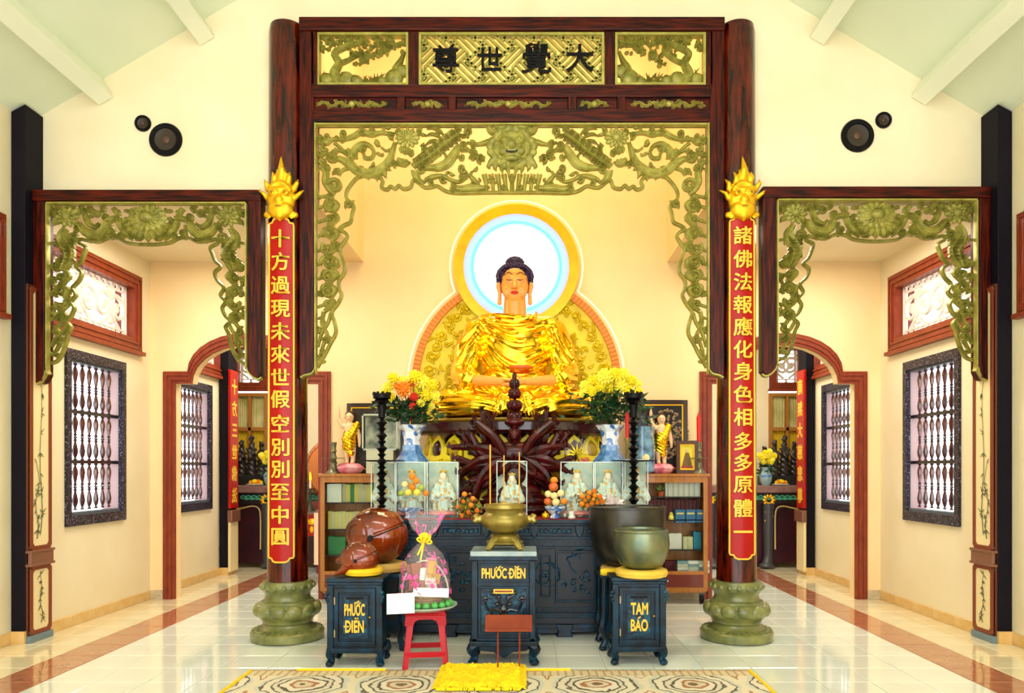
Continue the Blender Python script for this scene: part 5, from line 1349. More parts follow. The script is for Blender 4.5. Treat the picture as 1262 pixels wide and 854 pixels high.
for q in (-1, 1):
    c.tube([(0, .01, .40), (q*.05, .0, .46), (q*.12, .01, .45), (q*.15, .0, .52)], [.012, .012, .008], 6, sub=4)
    c.tube([(0, .01, .38), (q*.08, .0, .37), (q*.13, .01, .32)], [.014, .008], 6, sub=4).tube([(q*.02, .01, .48), (q*.04, 0, .55), (q*.09, .0, .58)], [.01, .006], 6, sub=4)
    for (a, b, R) in ((.15, .55, .025), (.09, .59, .02), (.13, .32, .022), (.05, .50, .02), (.04, .56, .02), (.12, .41, .02)):
        c.ell((q*a, .008, b), (R, .014, R*.8), 8, 6)
        for k_ in range(5): c.ell((q*a+R*cos(k_*1.25), .012, b+R*sin(k_*1.25)), (R*.45, .01, R*.45), 6, 4)
c.ell((0, .004, .45), (.035, .02, .05), 10, 6).ell((0, .006, .36), (.05, .014, .025), 8, 6)
obj('panel_relief', c, mat('relief_dark', '#081019', .3, coat=.5), cp)
obj('brass_slot', MB().ring([(-.08, .59), (.08, .59), (.08, .625), (-.08, .625)], [(-.07, .60), (.07, .60), (.07, .615), (-.07, .615)], -.006, .02), LETTER, cp, smooth=False)
obj('slot_dark', MB().box(-.07, .07, -.002, .02, .60, .615), mat('slot_red', '#8a3a20', .5), cp, smooth=False)

# brass censer
zc = h+.0; Dq = 6.1; t = thing('brass_censer', 'large round brass censer on the central offering cabinet', 'censer', (PX(622, Dq), Dq+.02, zc))
kq = Dq/FPX; Zc = lambda py: PZ(py, Dq)-zc
for k_ in range(3):
    a = -pi/2+k_*2*pi/3+pi/3
pf = [(.05, .045), (.15, .05), (.155, .065), (.12, .085), (.125, .1), (.115, .12), (.09, .135)]
obj('foot_ring', MB().lathe(pf, n=32), BRONZE, t)
ft = MB()
for k_ in range(4):
    a = pi/4+k_*pi/2; ft.tube([(.10*cos(a), .10*sin(a), .09), (.155*cos(a), .155*sin(a), .045), (.19*cos(a), .19*sin(a), .012)], [.035, .03, .02], 8, sub=3)
    ft.ell((.185*cos(a), .185*sin(a), .016), (.03, .03, .016), 8, 6)
obj('feet', ft, BRONZE, t)
pb = [(.09, .135), (.11, .15), (.175, .18), (.2, .22), (.2, .26), (.175, .295), (.16, .31), (.165, .33), (.18, .345), (.175, .375), (.155, .38), (.15, .34), (.14, .3)]
obj('bowl', MB().lathe(pb, n=40), BRONZE, t)
obj('ash', MB().lathe([(0, .335), (.152, .33)], n=24), mat('ash', '#b9ac8a', .9), t)
for q in (-1, 1):
    hb = blob([('c', [(q*.17, 0, .25), (q*.23, 0, .25)], [.035, .03]), ('e', (q*.235, 0, .255), (.03, .035, .045)), ('e', (q*.25, -.01, .275), (.018, .03, .018)), ('e', (q*.25, -.01, .235), (.02, .03, .016))], .008, 1)
    bobj('lion_handle', hb, BRONZE, t)
for i, (px, yt, m_) in enumerate(((604, 548, 0), (621, 561, 0), (640, 557, 0))):
    z1 = PZ(yt, Dq); x = PX(px, Dq)
    single('incense_stick', MB().tube([(0, 0, 0), (0, 0, z1-zc-.335-.0)], .006 if i == 0 else .0045, 6), mat('incense_yellow', '#e2a83a', .6),
           ('tallest incense stick of three in the brass censer' if i == 0 else 'shorter middle incense stick in the brass censer' if i == 1 else 'incense stick nearest the fruit pyramid in the brass censer'), 'incense', loc=(x, Dq+.02, zc+.335))

# brown folding book rest
D = 5.74; t = thing('book_stand', 'low orange brown folding book rest in front of the central cabinet', 'stand', (PX(627, D), D, 0))
ORB = mat('bookrest_brown', '#8e3c12', .5, col2='#7c2e0a', scale=6, spec=.2)
w2 = PX(656, D)-PX(627, D); za, zb2 = PZ(778, D), PZ(758, D)
M = Matrix.Translation((0, 0, (za+zb2)/2)) @ Matrix.Rotation(radians(-15), 4, 'X')
bd = obj('rest_board', MB().box(-w2, w2, -.01, .01, -.065, .065, M), ORB, t, smooth=False, bevel=.004)
obj('board_lip', MB().box(-w2, w2, -.035, -.008, -.068, -.045, M), ORB, bd, smooth=False, bevel=.003)
for sx in (-.085, .085):
    obj('leg', MB().box(sx-.006, sx+.006, -.008, .008, .02, za+.06), ORB, t, smooth=False)
obj('foot_bar', MB().box(-.1, .1, -.04, .04, 0, .025), ORB, t, smooth=False, bevel=.003)

# red plastic stool
D = 5.86; t = thing('plastic_stool', 'red plastic stool carrying the tray with the gift basket', 'stool', (PX(525, D+.15), D+.15, 0), rz=.12)
RP = mat('plastic_red', '#b40e1c', .3, spec=.4); hs = PZ(750, 5.95)
obj('seat', MB().box(-.155, .155, -.15, .15, hs-.035, hs).box(-.165, .165, -.16, .16, hs-.045, hs-.02), RP, t, smooth=False, bevel=.012)
for sx in (-1, 1):
    for sy in (-1, 1):
        q = MB(); a0_ = .145; a1_ = .185
        for (dx, dy) in ((0, 1), (1, 0)):
            P = [(sx*a0_, sy*a0_*.95), (sx*(a0_-.055*(dx)), sy*(a0_*.95-.055*dy))]
            Q = [(sx*a1_, sy*a1_*.95), (sx*(a1_-.045*dx), sy*(a1_*.95-.045*dy))]
            n_ = Vector((sx*dy, sy*dx, 0))*-.006
            v = [Vector((*P[0], hs-.03)), Vector((*P[1], hs-.03)), Vector((*Q[1], 0)), Vector((*Q[0], 0))]
            q.add(v+[p+n_ for p in v], [(0, 1, 2, 3), (7, 6, 5, 4), (0, 4, 5, 1), (1, 5, 6, 2), (2, 6, 7, 3), (3, 7, 4, 0)])
        obj('leg', q, RP, t, smooth=False)
for sy in (-1, 1):
    y = sy*.162; obj('brace', MB().box(-.16, .16, y-.005, y+.005, .09, .135), RP, t, smooth=False, bevel=.003)
    y = sy*.168; obj('brace', MB().box(y-.005, y+.005, -.16, .16, .09, .135), RP, t, smooth=False, bevel=.003)
# arched skirt below the seat
sk = MB()
for sy in (-1, 1):
    P = [(-.16, hs-.03), (.16, hs-.03), (.165, hs-.12), (.1, hs-.12), (.085, hs-.085), (.05, hs-.07), (-.05, hs-.07), (-.085, hs-.085), (-.1, hs-.12), (-.165, hs-.12)]
    sk.prism(P, *sorted((sy*.148, sy*.154)))
obj('skirt', sk, RP, t, smooth=False)
# tray with green fruit
tx, ty = PX(524, 5.98), 5.98
t = thing('round_tray', 'shallow round tray on the red stool', 'tray', (tx, ty, hs))
obj('tray_dish', MB().lathe([(.0, .006), (.19, .006), (.235, .02), (.262, .035), (.265, .03), (.24, .012), (.19, 0), (0, 0)], n=40), mat('tray_teal', '#b4c8b8', .25), t)
LIME = mat('lime_green', '#3a9a4a', .4, col2='#5cb45a', scale=10)
lm = MB().ell((0, 0, 0), (.031, .031, .027), 12, 8).ell((0, 0, .026), .005, 6, 4).mesh('lime', LIME)
for i in range(10):
    a = -pi*.02-pi*.96*i/9; o = bpy.data.objects.new('lime', lm); COL.objects.link(o); R = .205
    o.location = (tx+R*cos(a), ty+R*sin(a)*.92, hs+.048); o['category'] = 'fruit'; o['group'] = 'green limes round the tray'
    o['label'] = '%s green lime along the front of the tray, counted from the bronze bowls side' % ORD[i]
for i in range(8):
    a = pi*.12+pi*.76*i/7; o = bpy.data.objects.new('lime', lm); COL.objects.link(o); R = .2
    o.location = (tx+R*cos(a), ty+R*sin(a)*.92, hs+.046); o['category'] = 'fruit'; o['group'] = 'green limes round the tray'
    o['label'] = '%s green lime round the back of the tray, behind the gift basket' % ORD[i]
PAPER = mat('paper_white', '#f4f6f0', .6)
M = Matrix.Translation((tx-.155, ty-.268, hs+.085)) @ Matrix.Rotation(-.05, 4, 'Y') @ Matrix.Rotation(-.25, 4, 'X')
single('folded_paper', MB().box(-.108, .108, -.002, .0025, -.078, .078, M), PAPER, 'white paper sheet leaning against the tray nearer the wooden fish', 'paper', smooth=False)
M = Matrix.Translation((tx+.07, ty-.17, hs+.155)) @ Matrix.Rotation(.03, 4, 'Y') @ Matrix.Rotation(-.2, 4, 'X')
single('envelope', MB().box(-.14, .14, -.002, .002, -.035, .035, M), PAPER, 'white envelope resting on the limes in front of the gift basket', 'envelope', smooth=False)
# gift basket wrapped in clear film
bz_ = hs+.007; t = thing('gift_basket', 'round handled gift basket wrapped in clear film with pink print and a yellow bow', 'basket', (tx, ty, bz_))
obj('wicker_base', MB().lathe([(0, 0), (.13, 0), (.145, .05), (.165, .13), (.15, .13), (.13, .05), (0, .04)], n=28), mat('wicker', '#b08a52', .7, col2='#8a6436', scale=60, bump=.6), t)
wv = MB()
for j in range(6):
    R = .137+.005*j; wv.tube([(R*cos(2*pi*i/28)*(1+.02*(-1)**(i+j)), R*sin(2*pi*i/28)*(1+.02*(-1)**(i+j)), .015+j*.021) for i in range(28)], .008, 5, closed=True)
obj('wicker_weave', wv, mat('wicker', ''), t)
hd_ = [(.19*cos(a)*(1.0), 0, .11+.27*sin(a)) for a in [pi*i/20 for i in range(21)]]
obj('handle', MB().tube(hd_, .007, 6), mat('handle_white', '#d8d2c4', .4), t)
cols_ = [mat('pack_white', '#f2ece0', .5), mat('pack_pink', '#e890b0', .5), mat('pack_brown', '#a05a3a', .5), mat('pack_gold', '#e0b04a', .4), mat('pack_red', '#c83a3a', .5)]
for i in range(20):
    a = i*2.4; R = .03+.085*((i*37) % 10)/10; z = .10+.045*(i//4); hh = rnd.uniform(.06, .14); ww = rnd.uniform(.025, .045)
    M = Matrix.Translation((R*cos(a), R*sin(a), z)) @ Matrix.Rotation(rnd.uniform(-.3, .3), 4, 'Y') @ Matrix.Rotation(a, 4, 'Z')
    obj('packet', MB().box(-ww, ww, -.02, .02, 0, hh, M), cols_[i % 5], t, smooth=False, bevel=.004)
FILM = mat('clear_film', '#f6eef4', .08, trans=.0, alpha=.16, spec=1.0, coat=1)
FILM.node_tree.nodes['Principled BSDF'].inputs['Alpha'].default_value = .11
def fr_(a, z, base):
    return base*(1+.05*sin(a*9+z*20)+.035*sin(a*15-z*33)+.03*sin(a*4+z*9))
prof = [(.175, .0), (.19, .06), (.2, .16), (.2, .26), (.18, .36), (.14, .44), (.08, .5), (.035, .54), (.03, .56), (.05, .6), (.09, .66), (.12, .72), (.14, .775)]
q = MB(); nn = 48
for i in range(nn):
    a = 2*pi*i/nn
    for r_, z in prof:
        R = fr_(a, z, r_); 
        zz = z+(.03*sin(a*6) if z > .6 else 0); sx = 1.15 if z > .58 else 1; q.v.append((R*cos(a)*sx, R*sin(a)*(.6 if z > .58 else .9), zz))
for i in range(nn):
    j = (i+1) % nn
    for k_ in range(len(prof)-1): q.f.append((i*len(prof)+k_, j*len(prof)+k_, j*len(prof)+k_+1, i*len(prof)+k_+1))
obj('clear_wrap', q, FILM, t)
PINK = mat('print_pink', '#e85aa8', .5); pk = MB(); r = random.Random(9)
def onwrap(a, z):
    R = fr_(a, z, float(np.interp(z, [p[1] for p in prof], [p[0] for p in prof])))*1.01; sx = 1.15 if z > .58 else 1
    return Vector((R*cos(a)*sx, R*sin(a)*(.6 if z > .58 else .9), z+(.03*sin(a*6) if z > .6 else 0)))
for i in range(40):
    a, z = r.uniform(0, 2*pi), r.choice((r.uniform(.1, .5), r.uniform(.1, .45), r.uniform(.62, .75)))
    for k_ in range(4):
        b = r.uniform(0, 6); p = [onwrap(a, z), onwrap(a+.16*cos(b)-.09*sin(b), z+.03*sin(b)), onwrap(a+.3*cos(b), z+.055*sin(b)), onwrap(a+.16*cos(b)+.09*sin(b), z+.03*sin(b)+.014)]
        pk.add(p, [(0, 1, 2, 3)])
obj('pink_print', pk, PINK, t, smooth=False, fix=False)['kind'] = 'stuff'
bw = MB(); YB = mat('bow_yellow', '#f4dc2c', .4)
for k_ in range(16):
    a = k_*2.4; el = -.3+.12*k_; d = Vector((cos(a)*cos(el), sin(a)*cos(el), sin(el))); M = d.to_track_quat('X', 'Z').to_matrix()
    bw.tube([Vector((0, -.04, .55))+M @ Vector(p) for p in ((0, 0, 0), (.035, 0, .018), (.06, 0, 0), (.035, 0, -.016), (0, 0, 0))], .008, 5, sub=3)
bw.tube([(0, -.05, .55), (-.02, -.08, .5), (-.045, -.12, .44)], .008, 5, sub=3).tube([(0, -.05, .55), (-.01, -.08, .48), (-.02, -.13, .40)], .008, 5, sub=3)
obj('bow', bw, YB, t)

# ---- wooden fish drums on their cushions
FISH = mat('fish_varnish', '#3a0e03', .14, col2='#96380a', scale=3, contrast=(.35, .7), coat=.7)  # orange mottling puts painted highlights into the varnish colour
def cushion(loc, R, h, lab, m, name='ring_cushion'):
    t = thing(name, lab, 'cushion', loc)
    obj('padding', MB().lathe([(0, .01), (R-h*.5, 0), (R-h*.1, h*.15), (R, h*.5), (R-h*.1, h*.85), (R-h*.5, h), (R*.5, h*.9), (0, h*.8)], n=36), m, t)
    obj('seam', MB().tube([((R+.001)*cos(2*pi*i/36), (R+.001)*sin(2*pi*i/36), h*.5) for i in range(36)], .003, 5, closed=True), m, t)
CUY = mat('cushion_yellow', '#f0cc1e', .8, col2='#e8c018', scale=12, bump=.2); CUT = mat('cushion_tan', '#d0ac5c', .8, col2='#c49c4c', scale=14, bump=.3)
def woodfish(px, pz_, D, R, lab, loczx):
    k_ = D/FPX
    # local frame, unit = R ; snout curls down towards the viewer's left
    t = thing('wooden_fish_drum', lab, 'drum', loczx)
    pr_ = [('e', (0, 0, 0), (R, R*.82, R*.94)), ('e', (-R*.62, -R*.1, .08*R), (R*.45, R*.55, R*.62)), ('e', (-R*.1, 0, .1*R), (R*.95, R*.8, R*.86))]
    pr_ += [('c', [(-R*.55, -R*.35, -.3*R), (-R*.9, -R*.4, -.62*R), (-R*1.28, -R*.4, -.80*R)], [R*.34, R*.2, R*.1])]
    def ds(co, no):
        x, y, z = co.T/R
        s_ = np.exp(-((z-.38*(x+.12)-.05)/.035)**2)*(x > -.02)*(y < .3)*-.05
        g_ = np.exp(-((np.hypot(x+.62, z-.12)-.42)/.05)**2)*(y < 0)*.035-np.exp(-((np.hypot(x+.62, z-.12)-.33)/.05)**2)*(y < 0)*.03
        sc_ = .012*np.abs(np.sin(x*9+z*3)*np.sin(z*9-x*3))*(x > .25)
        return R*(s_+g_+sc_)
    bobj('body', blob(pr_, R*.035, 4, ds), FISH, t)
    y_ = -R*.80; DK = mat('drum_hollow', '#120604', .8)
    M = Matrix.Translation((-.12*R, y_, -.02*R)) @ Matrix.Rotation(pi/2, 4, 'X')
    obj('sound_hole', MB().lathe([(0, .02*R), (.11*R, .02*R), (.115*R, -.1*R)], n=20, M=M), DK, t)
    sl = MB()
    P = []
    for i in range(12):
        x = -.05+.085*i; z = .02+.4*(x+.05)
        y = -sqrt(max(.02, 1-(x)**2-(z/.94)**2))*.82-.012
        P.append((x*R, y*R, z*R))
    obj('slit', sl.tube(P, R*.02, 6), DK, t)
    return t
D = 6.62; R = .268
woodfish(465, 662, D, R, 'large varnished wooden fish drum on the tan cushion', (PX(467, D), D, PZ(660, D)))
D = 6.05; woodfish(440, 690, D, .152, 'small varnished wooden fish drum on the yellow cushion', (PX(444, D), D+.02, PZ(689, D)-.0))
cushion((PX(447, 6.07), 6.1, .715), .158, .07, 'round yellow cushion under the small wooden fish', CUY)
cushion((PX(470, 6.62), 6.62, .675), .235, .085, 'round tan cushion under the large wooden fish', CUT)
# bowl gongs
D = 6.6; cx_ = PX(773, D); kz = D/FPX
zt_ = PZ(624, D); t = thing('bowl_gong', 'large dark grey bronze bowl gong on the rear stand', 'gong', (cx_, D, .73)); H_ = zt_-.73; R = 47*kz
BG = mat('gong_dark', '#3a3a38', .3, metal=.8, col2='#545046', scale=5, contrast=(.3, .7)); BG2 = mat('gong_green', '#56685a', .3, metal=.75, col2='#8a8c66', scale=5)
obj('bowl', MB().lathe([(0, 0), (R*.45, 0), (R*.72, H_*.08), (R*.9, H_*.28), (R*.98, H_*.55), (R, H_*.8), (R*.985, H_), (R*.93, H_+.002), (R*.93, H_*.8), (R*.9, H_*.5), (R*.6, H_*.15), (0, H_*.08)], n=56), BG, t)
obj('rim_band', MB().lathe([(R*.985, H_-.02), (R*1.0, H_-.015), (R*1.0, H_), (R*.94, H_+.004), (R*.925, H_-.01)], n=56), BG, t)
cushion((cx_, 6.6, .675), .24, .058, 'tan cushion under the large bronze bowl', CUT)
D = 6.02; cx2 = PX(790.5, D); z0_ = .785; zt_ = PZ(655, D-.2); t = thing('bowl_gong', 'small green bronze bowl gong on the yellow cushion', 'gong', (cx2, D, z0_)); H_ = zt_-z0_; R = 34.5*D/FPX
obj('bowl', MB().lathe([(0, 0), (R*.5, 0), (R*.75, H_*.1), (R*.93, H_*.35), (R, H_*.62), (R*.97, H_*.85), (R*.93, H_), (R*.87, H_+.002), (R*.9, H_*.85), (R*.92, H_*.6), (R*.6, H_*.2), (0, H_*.08)], n=56), BG2, t)
obj('rim_band', MB().lathe([(R*.945, H_-.022), (R*.97, H_-.014), (R*.945, H_+.002), (R*.87, H_+.006), (R*.86, H_-.01)], n=56), BG2, t)
cushion((cx2, D, .715), .215, .072, 'yellow ring cushion under the small bronze bowl', mat('cushion_gold', '#e6c34a', .8, col2='#dcb63c', scale=12, bump=.2))
t = thing('gong_mallet', 'padded yellow mallet lying beside the small bronze bowl', 'mallet', (PX(750, 6.38), 6.34, .705))
obj('padded_head', MB().tube([(-.075, 0, .0), (-.06, 0, .0), (.09, .02, .0)], [.022, .032, .03], 12), CUY, t)
obj('handle', MB().tube([(.09, .02, 0), (.2, .04, 0)], .012, 8), mat('handle_brown', '#6a3a1a', .5), t)

# ---- rug and prayer mat
RG = bpy.data.materials.new('rug_print'); RG.use_nodes = True; nt = RG.node_tree; N = nt.nodes; Lk = nt.links; b = N['Principled BSDF']; b.inputs['Roughness'].default_value = .9
def nd(t_, **k_):
    n_ = N.new(t_)
    for a, v in k_.items(): setattr(n_, a, v)
    return n_
def mth(op, a, b_=None):
    n_ = nd('ShaderNodeMath', operation=op)
    for i, v in enumerate((a, b_)):
        if v is None: continue
        if isinstance(v, (int, float)): n_.inputs[i].default_value = v
        else: Lk.new(v, n_.inputs[i])
    return n_.outputs[0]
tc = nd('ShaderNodeTexCoord'); sp = nd('ShaderNodeSeparateXYZ'); Lk.new(tc.outputs['Object'], sp.inputs[0])
X, Y = sp.outputs[0], sp.outputs[1]
nz = nd('ShaderNodeTexNoise'); nz.inputs['Scale'].default_value = 9; Lk.new(tc.outputs['Object'], nz.inputs['Vector'])
px_ = mth('SUBTRACT', mth('PINGPONG', X, .36), .0); py_ = mth('SUBTRACT', mth('PINGPONG', mth('ADD', Y, .36), .36), .0)
rr_ = mth('SQRT', mth('ADD', mth('MULTIPLY', px_, px_), mth('MULTIPLY', py_, py_)))
rr2 = mth('ADD', rr_, mth('MULTIPLY', mth('SUBTRACT', nz.outputs[0], .5), .10))
cr = nd('ShaderNodeValToRGB'); cr.color_ramp.interpolation = 'CONSTANT'; Lk.new(mth('MULTIPLY', rr2, 2.0), cr.inputs[0])
pal = [(0, '#5a2a14'), (.07, '#cdbfa0'), (.15, '#9a5226'), (.2, '#dfd6c0'), (.30, '#0c0e18'), (.345, '#d4ccb4'), (.42, '#2c3440'), (.455, '#ddd4bc'), (.56, '#10121c'), (.59, '#c4c8b8'), (.66, '#ddd2b4'), (.78, '#a06a3a'), (.81, '#ddd4bc')]
E_ = cr.color_ramp.elements; E_[0].position = 0; E_[0].color = lin(pal[0][1]); E_[1].position = pal[1][0]; E_[1].color = lin(pal[1][1])
for p, c_ in pal[2:]: e = E_.new(p); e.color = lin(c_)
n2 = nd('ShaderNodeTexNoise'); n2.inputs['Scale'].default_value = 60; Lk.new(tc.outputs['Object'], n2.inputs['Vector'])
mx = nd('ShaderNodeMix', data_type='RGBA'); mx.inputs[0].default_value = .18; Lk.new(cr.outputs[0], mx.inputs[6]); mx.inputs[7].default_value = lin('#c9bc94')
# plain striped border along the sides
ed = mth('LESS_THAN', mth('ABSOLUTE', mth('SUBTRACT', Y, .66)), .07)
m2 = nd('ShaderNodeMix', data_type='RGBA'); Lk.new(ed, m2.inputs[0]); Lk.new(mx.outputs[2], m2.inputs[6])
st_ = mth('GREATER_THAN', mth('PINGPONG', X, .03), .02); m3 = nd('ShaderNodeMix', data_type='RGBA'); Lk.new(st_, m3.inputs[0]); m3.inputs[6].default_value = lin('#d0c09a'); m3.inputs[7].default_value = lin('#b89a6c')
Lk.new(m3.outputs[2], m2.inputs[7]); Lk.new(m2.outputs[2], b.inputs['Base Color'])
t = thing('patterned_rug', 'wide pale rug with dark scroll medallions and yellow edging in front of the altar', 'rug', (-.07, 5.02, 0))
g = MB(); nx, ny = 60, 24
for i in range(nx+1):
    for j in range(ny+1): g.v.append((-1.95+3.9*i/nx, -.72+1.44*j/ny, .012+.003*sin(i*.7)*cos(j*.5)+rnd.uniform(0, .0015)))
for i in range(nx):
    for j in range(ny): a = i*(ny+1)+j; g.f.append((a, a+ny+1, a+ny+2, a+1))
obj('pile', g, RG, t); obj('backing', MB().box(-1.95, 1.95, -.72, .72, 0, .009), mat('rug_backing', '#b8a880', .9), t, smooth=False)
ye = mat('edging_yellow', '#ecc81c', .8)
for s in (-1, 1): obj('side_edging', MB().tube([(s*1.96, -.72, .012), (s*1.96, .72, .012)], .016, 8), ye, t)
fg = MB()
for i in range(260):
    x = -1.94+3.88*i/259; k_ = rnd.uniform(.5, 1.2); fg.tube([(x, .715, .012), (x+rnd.uniform(-.008, .008), .72+.022*k_, .012), (x+rnd.uniform(-.012, .012), .72+.035*k_, .004)], .005, 4)
o = obj('end_fringe', fg, mat('fringe_tan', '#a8763a', .9, col2='#c8a878', scale=12), t); o['kind'] = 'stuff'
for x0_, x1_ in ((-1.6, -.9), (-.3, .55),): obj('yellow_trim', MB().tube([(x0_, .725, .022), (x1_, .725, .022)], .012, 6), ye, t)
mx0, mx1 = PX(546, 5.6), PX(642, 5.6)
t = thing('prayer_mat', 'small fluffy bright yellow mat on top of the patterned rug', 'mat', ((mx0+mx1)/2, 5.53, .018))
w_ = (mx1-mx0)/2; g = MB(); n_ = 54
for i in range(n_+1):
    for j in range(n_+1):
        u, v = -1+2*i/n_, -1+2*j/n_; e_ = max(abs(u), abs(v)); jt = .03 if e_ > .97 else .005
        g.v.append((u*w_+rnd.uniform(-jt, jt)*.6, v*.30+rnd.uniform(-jt, jt)*.6, (.002 if e_ > .99 else .022)+rnd.uniform(0, .022 if e_ > .72 or (abs(u)+abs(v)) < .5 else .010)))
for i in range(n_):
    for j in range(n_): a = i*(n_+1)+j; g.f.append((a, a+n_+1, a+n_+2, a+1))
o = obj('tufted_pile', g, mat('mat_yellow', '#eec404', .9, col2='#f2d80c', scale=12), t, smooth=False)
obj('mat_backing', MB().box(-w_+.01, w_-.01, -.29, .29, 0, .012), ye, t, smooth=False)
tf = MB()
for i in range(420):
    s_ = rnd.random()*4; u = rnd.uniform(-1, 1); p = [(u*w_, .3), (u*w_, -.3), (w_, u*.3), (-w_, u*.3)][int(s_)]; dx, dy = [(0, 1), (0, -1), (1, 0), (-1, 0)][int(s_)]
    tf.tube([(p[0], p[1], .016), (p[0]+dx*.02+rnd.uniform(-.01, .01), p[1]+dy*.02, .02), (p[0]+dx*.034+rnd.uniform(-.01, .01), p[1]+dy*.034, .006)], .006, 4)
o = obj('fringe', tf, mat('mat_yellow', ''), t); o['kind'] = 'stuff'
# ================================================================ TABLE OFFERINGS, CABINETS, BACK ROOM
TZ_ = AZ+.006
ORA = mat('fruit_orange', '#ee8a12', .4, bump=.1, bscale=60); APR = mat('fruit_red', '#b8321c', .3, col2='#d8702c', scale=5); PEA = mat('fruit_cream', '#f0df98', .4); LEM = mat('fruit_yellow', '#eadf5a', .4); GRF = mat('fruit_green', '#a6b848', .4)
FM = {}
def fruit(loc, R, m, lab, grp, name):
    k_ = (m.name, round(R, 3))
    if k_ not in FM:
        FM[k_] = MB().lathe([(0, -R*.88), (R*.55, -R*.8), (R*.92, -R*.4), (R, 0), (R*.93, R*.42), (R*.6, R*.8), (R*.18, R*.9), (.0, R*.82)], n=14).lathe([(R*.07, R*.8), (R*.05, R*1.05), (0, R*1.05)], n=5).mesh('fruit', m)
    o = bpy.data.objects.new(name, FM[k_]); COL.objects.link(o); o.location = loc; o['label'] = lab; o['category'] = 'fruit'; o['group'] = grp; return o
def porc_bowl(px, D, R, hb, lab, foot=.5):
    t = thing('porcelain_bowl', lab, 'bowl', (PX(px, D), D, TZ_))
    obj('bowl', MB().lathe([(R*foot*.9, 0), (R*foot, .004), (R*foot*.7, hb*.3), (R*.55, hb*.45), (R*.85, hb*.7), (R, hb), (R*.97, hb), (R*.8, hb*.75), (R*.5, hb*.55), (0, hb*.5)], n=32), BLUEPORC, t)
    obj('blue_band', MB().lathe([(R*.86, hb*.70), (R*.95, hb*.84), (R*.95, hb*.85), (R*.87, hb*.72)], n=32), PORCB, t)
    return t
D = 7.05; k = D/FPX
LB1 = ['yellow lemon in the bottom row of the heaped bowl, left of centre', 'yellow lemon in the bottom row of the heaped bowl, right of centre', 'green pear at the edge of the heaped bowl nearer the wooden fish',
       'orange at the edge of the heaped bowl nearer the throne', 'orange in the middle row of the heaped bowl above the lemons', 'green pear in the middle row of the heaped bowl', 'orange just below the top one of the heaped bowl',
       'topmost orange of the heaped bowl by the blue vase', 'pale peach high in the heaped bowl by the blue vase']
LB2 = ['red apple in the bottom row of the fruit pyramid', 'pale peach in the bottom row of the fruit pyramid', 'orange in the bottom row of the fruit pyramid', 'pale peach of the second row nearest the censer, fruit pyramid',
       'middle pale peach in the second row of the fruit pyramid', 'pale peach of the second row nearest the kumquats, fruit pyramid', 'large red apple near the top of the fruit pyramid', 'orange crowning the fruit pyramid']
porc_bowl(506, D, .125, .095, 'blue and white bowl heaped with oranges in front of the blue vase')
for i_, (px, py, m_, R) in enumerate(((503, 607, LEM, .037), (514, 607, LEM, .037), (494, 608, GRF, .03), (524, 608, ORA, .03), (508, 600, ORA, .034), (519, 601, GRF, .034), (513, 593, ORA, .034), (508, 587, ORA, .034), (498, 597, PEA, .034))):
    nm = {ORA: 'orange', LEM: 'lemon', GRF: 'green_pear', PEA: 'peach'}[m_]
    fruit((PX(px, D), D+rnd.uniform(-.02, .04), PZ(py, D)), R, m_, LB1[i_], 'fruit heaped in the bowl by the gift basket', nm)
porc_bowl(684, D, .105, .115, 'blue and white footed dish carrying the fruit pyramid')
for i_, (px, py, m_, R) in enumerate(((675, 618, APR, .038), (685, 619, PEA, .04), (695, 618, ORA, .034), (676, 609, PEA, .036), (683, 611, PEA, .038), (691, 608, PEA, .036), (682, 600, APR, .046), (683, 592, ORA, .036))):
    nm = {ORA: 'orange', APR: 'apple', PEA: 'peach'}[m_]
    fruit((PX(px, D), D+rnd.uniform(-.02, .03), PZ(py, D)), R, m_, LB2[i_], 'fruit stacked on the footed dish', nm)
for px, m_, lab in ((672, GILT, 'small round gold jar beside the footed dish nearer the censer'), (696, mat('jar_grey', '#8a8478', .2, metal=.6), 'small round silver jar beside the footed dish nearer the orange flowers')):
    t = thing('round_jar', lab, 'jar', (PX(px, D), D-.06, TZ_))
    obj('jar_body', MB().lathe([(.015, 0), (.03, .01), (.036, .03), (.03, .05), (.012, .058)], n=18), m_, t); obj('lid_knob', MB().ell((0, 0, .062), .007, 6, 5), m_, t)
t = thing('small_teapot', 'small pale porcelain cup beside the silver jar', 'cup', (PX(704, D), D-.04, TZ_)); obj('cup_body', MB().lathe([(.035, 0), (.04, .01), (.028, .04), (.032, .07), (.028, .07), (.02, .03)], n=18), mat('cup_white', '#dfe4d2', .3), t)
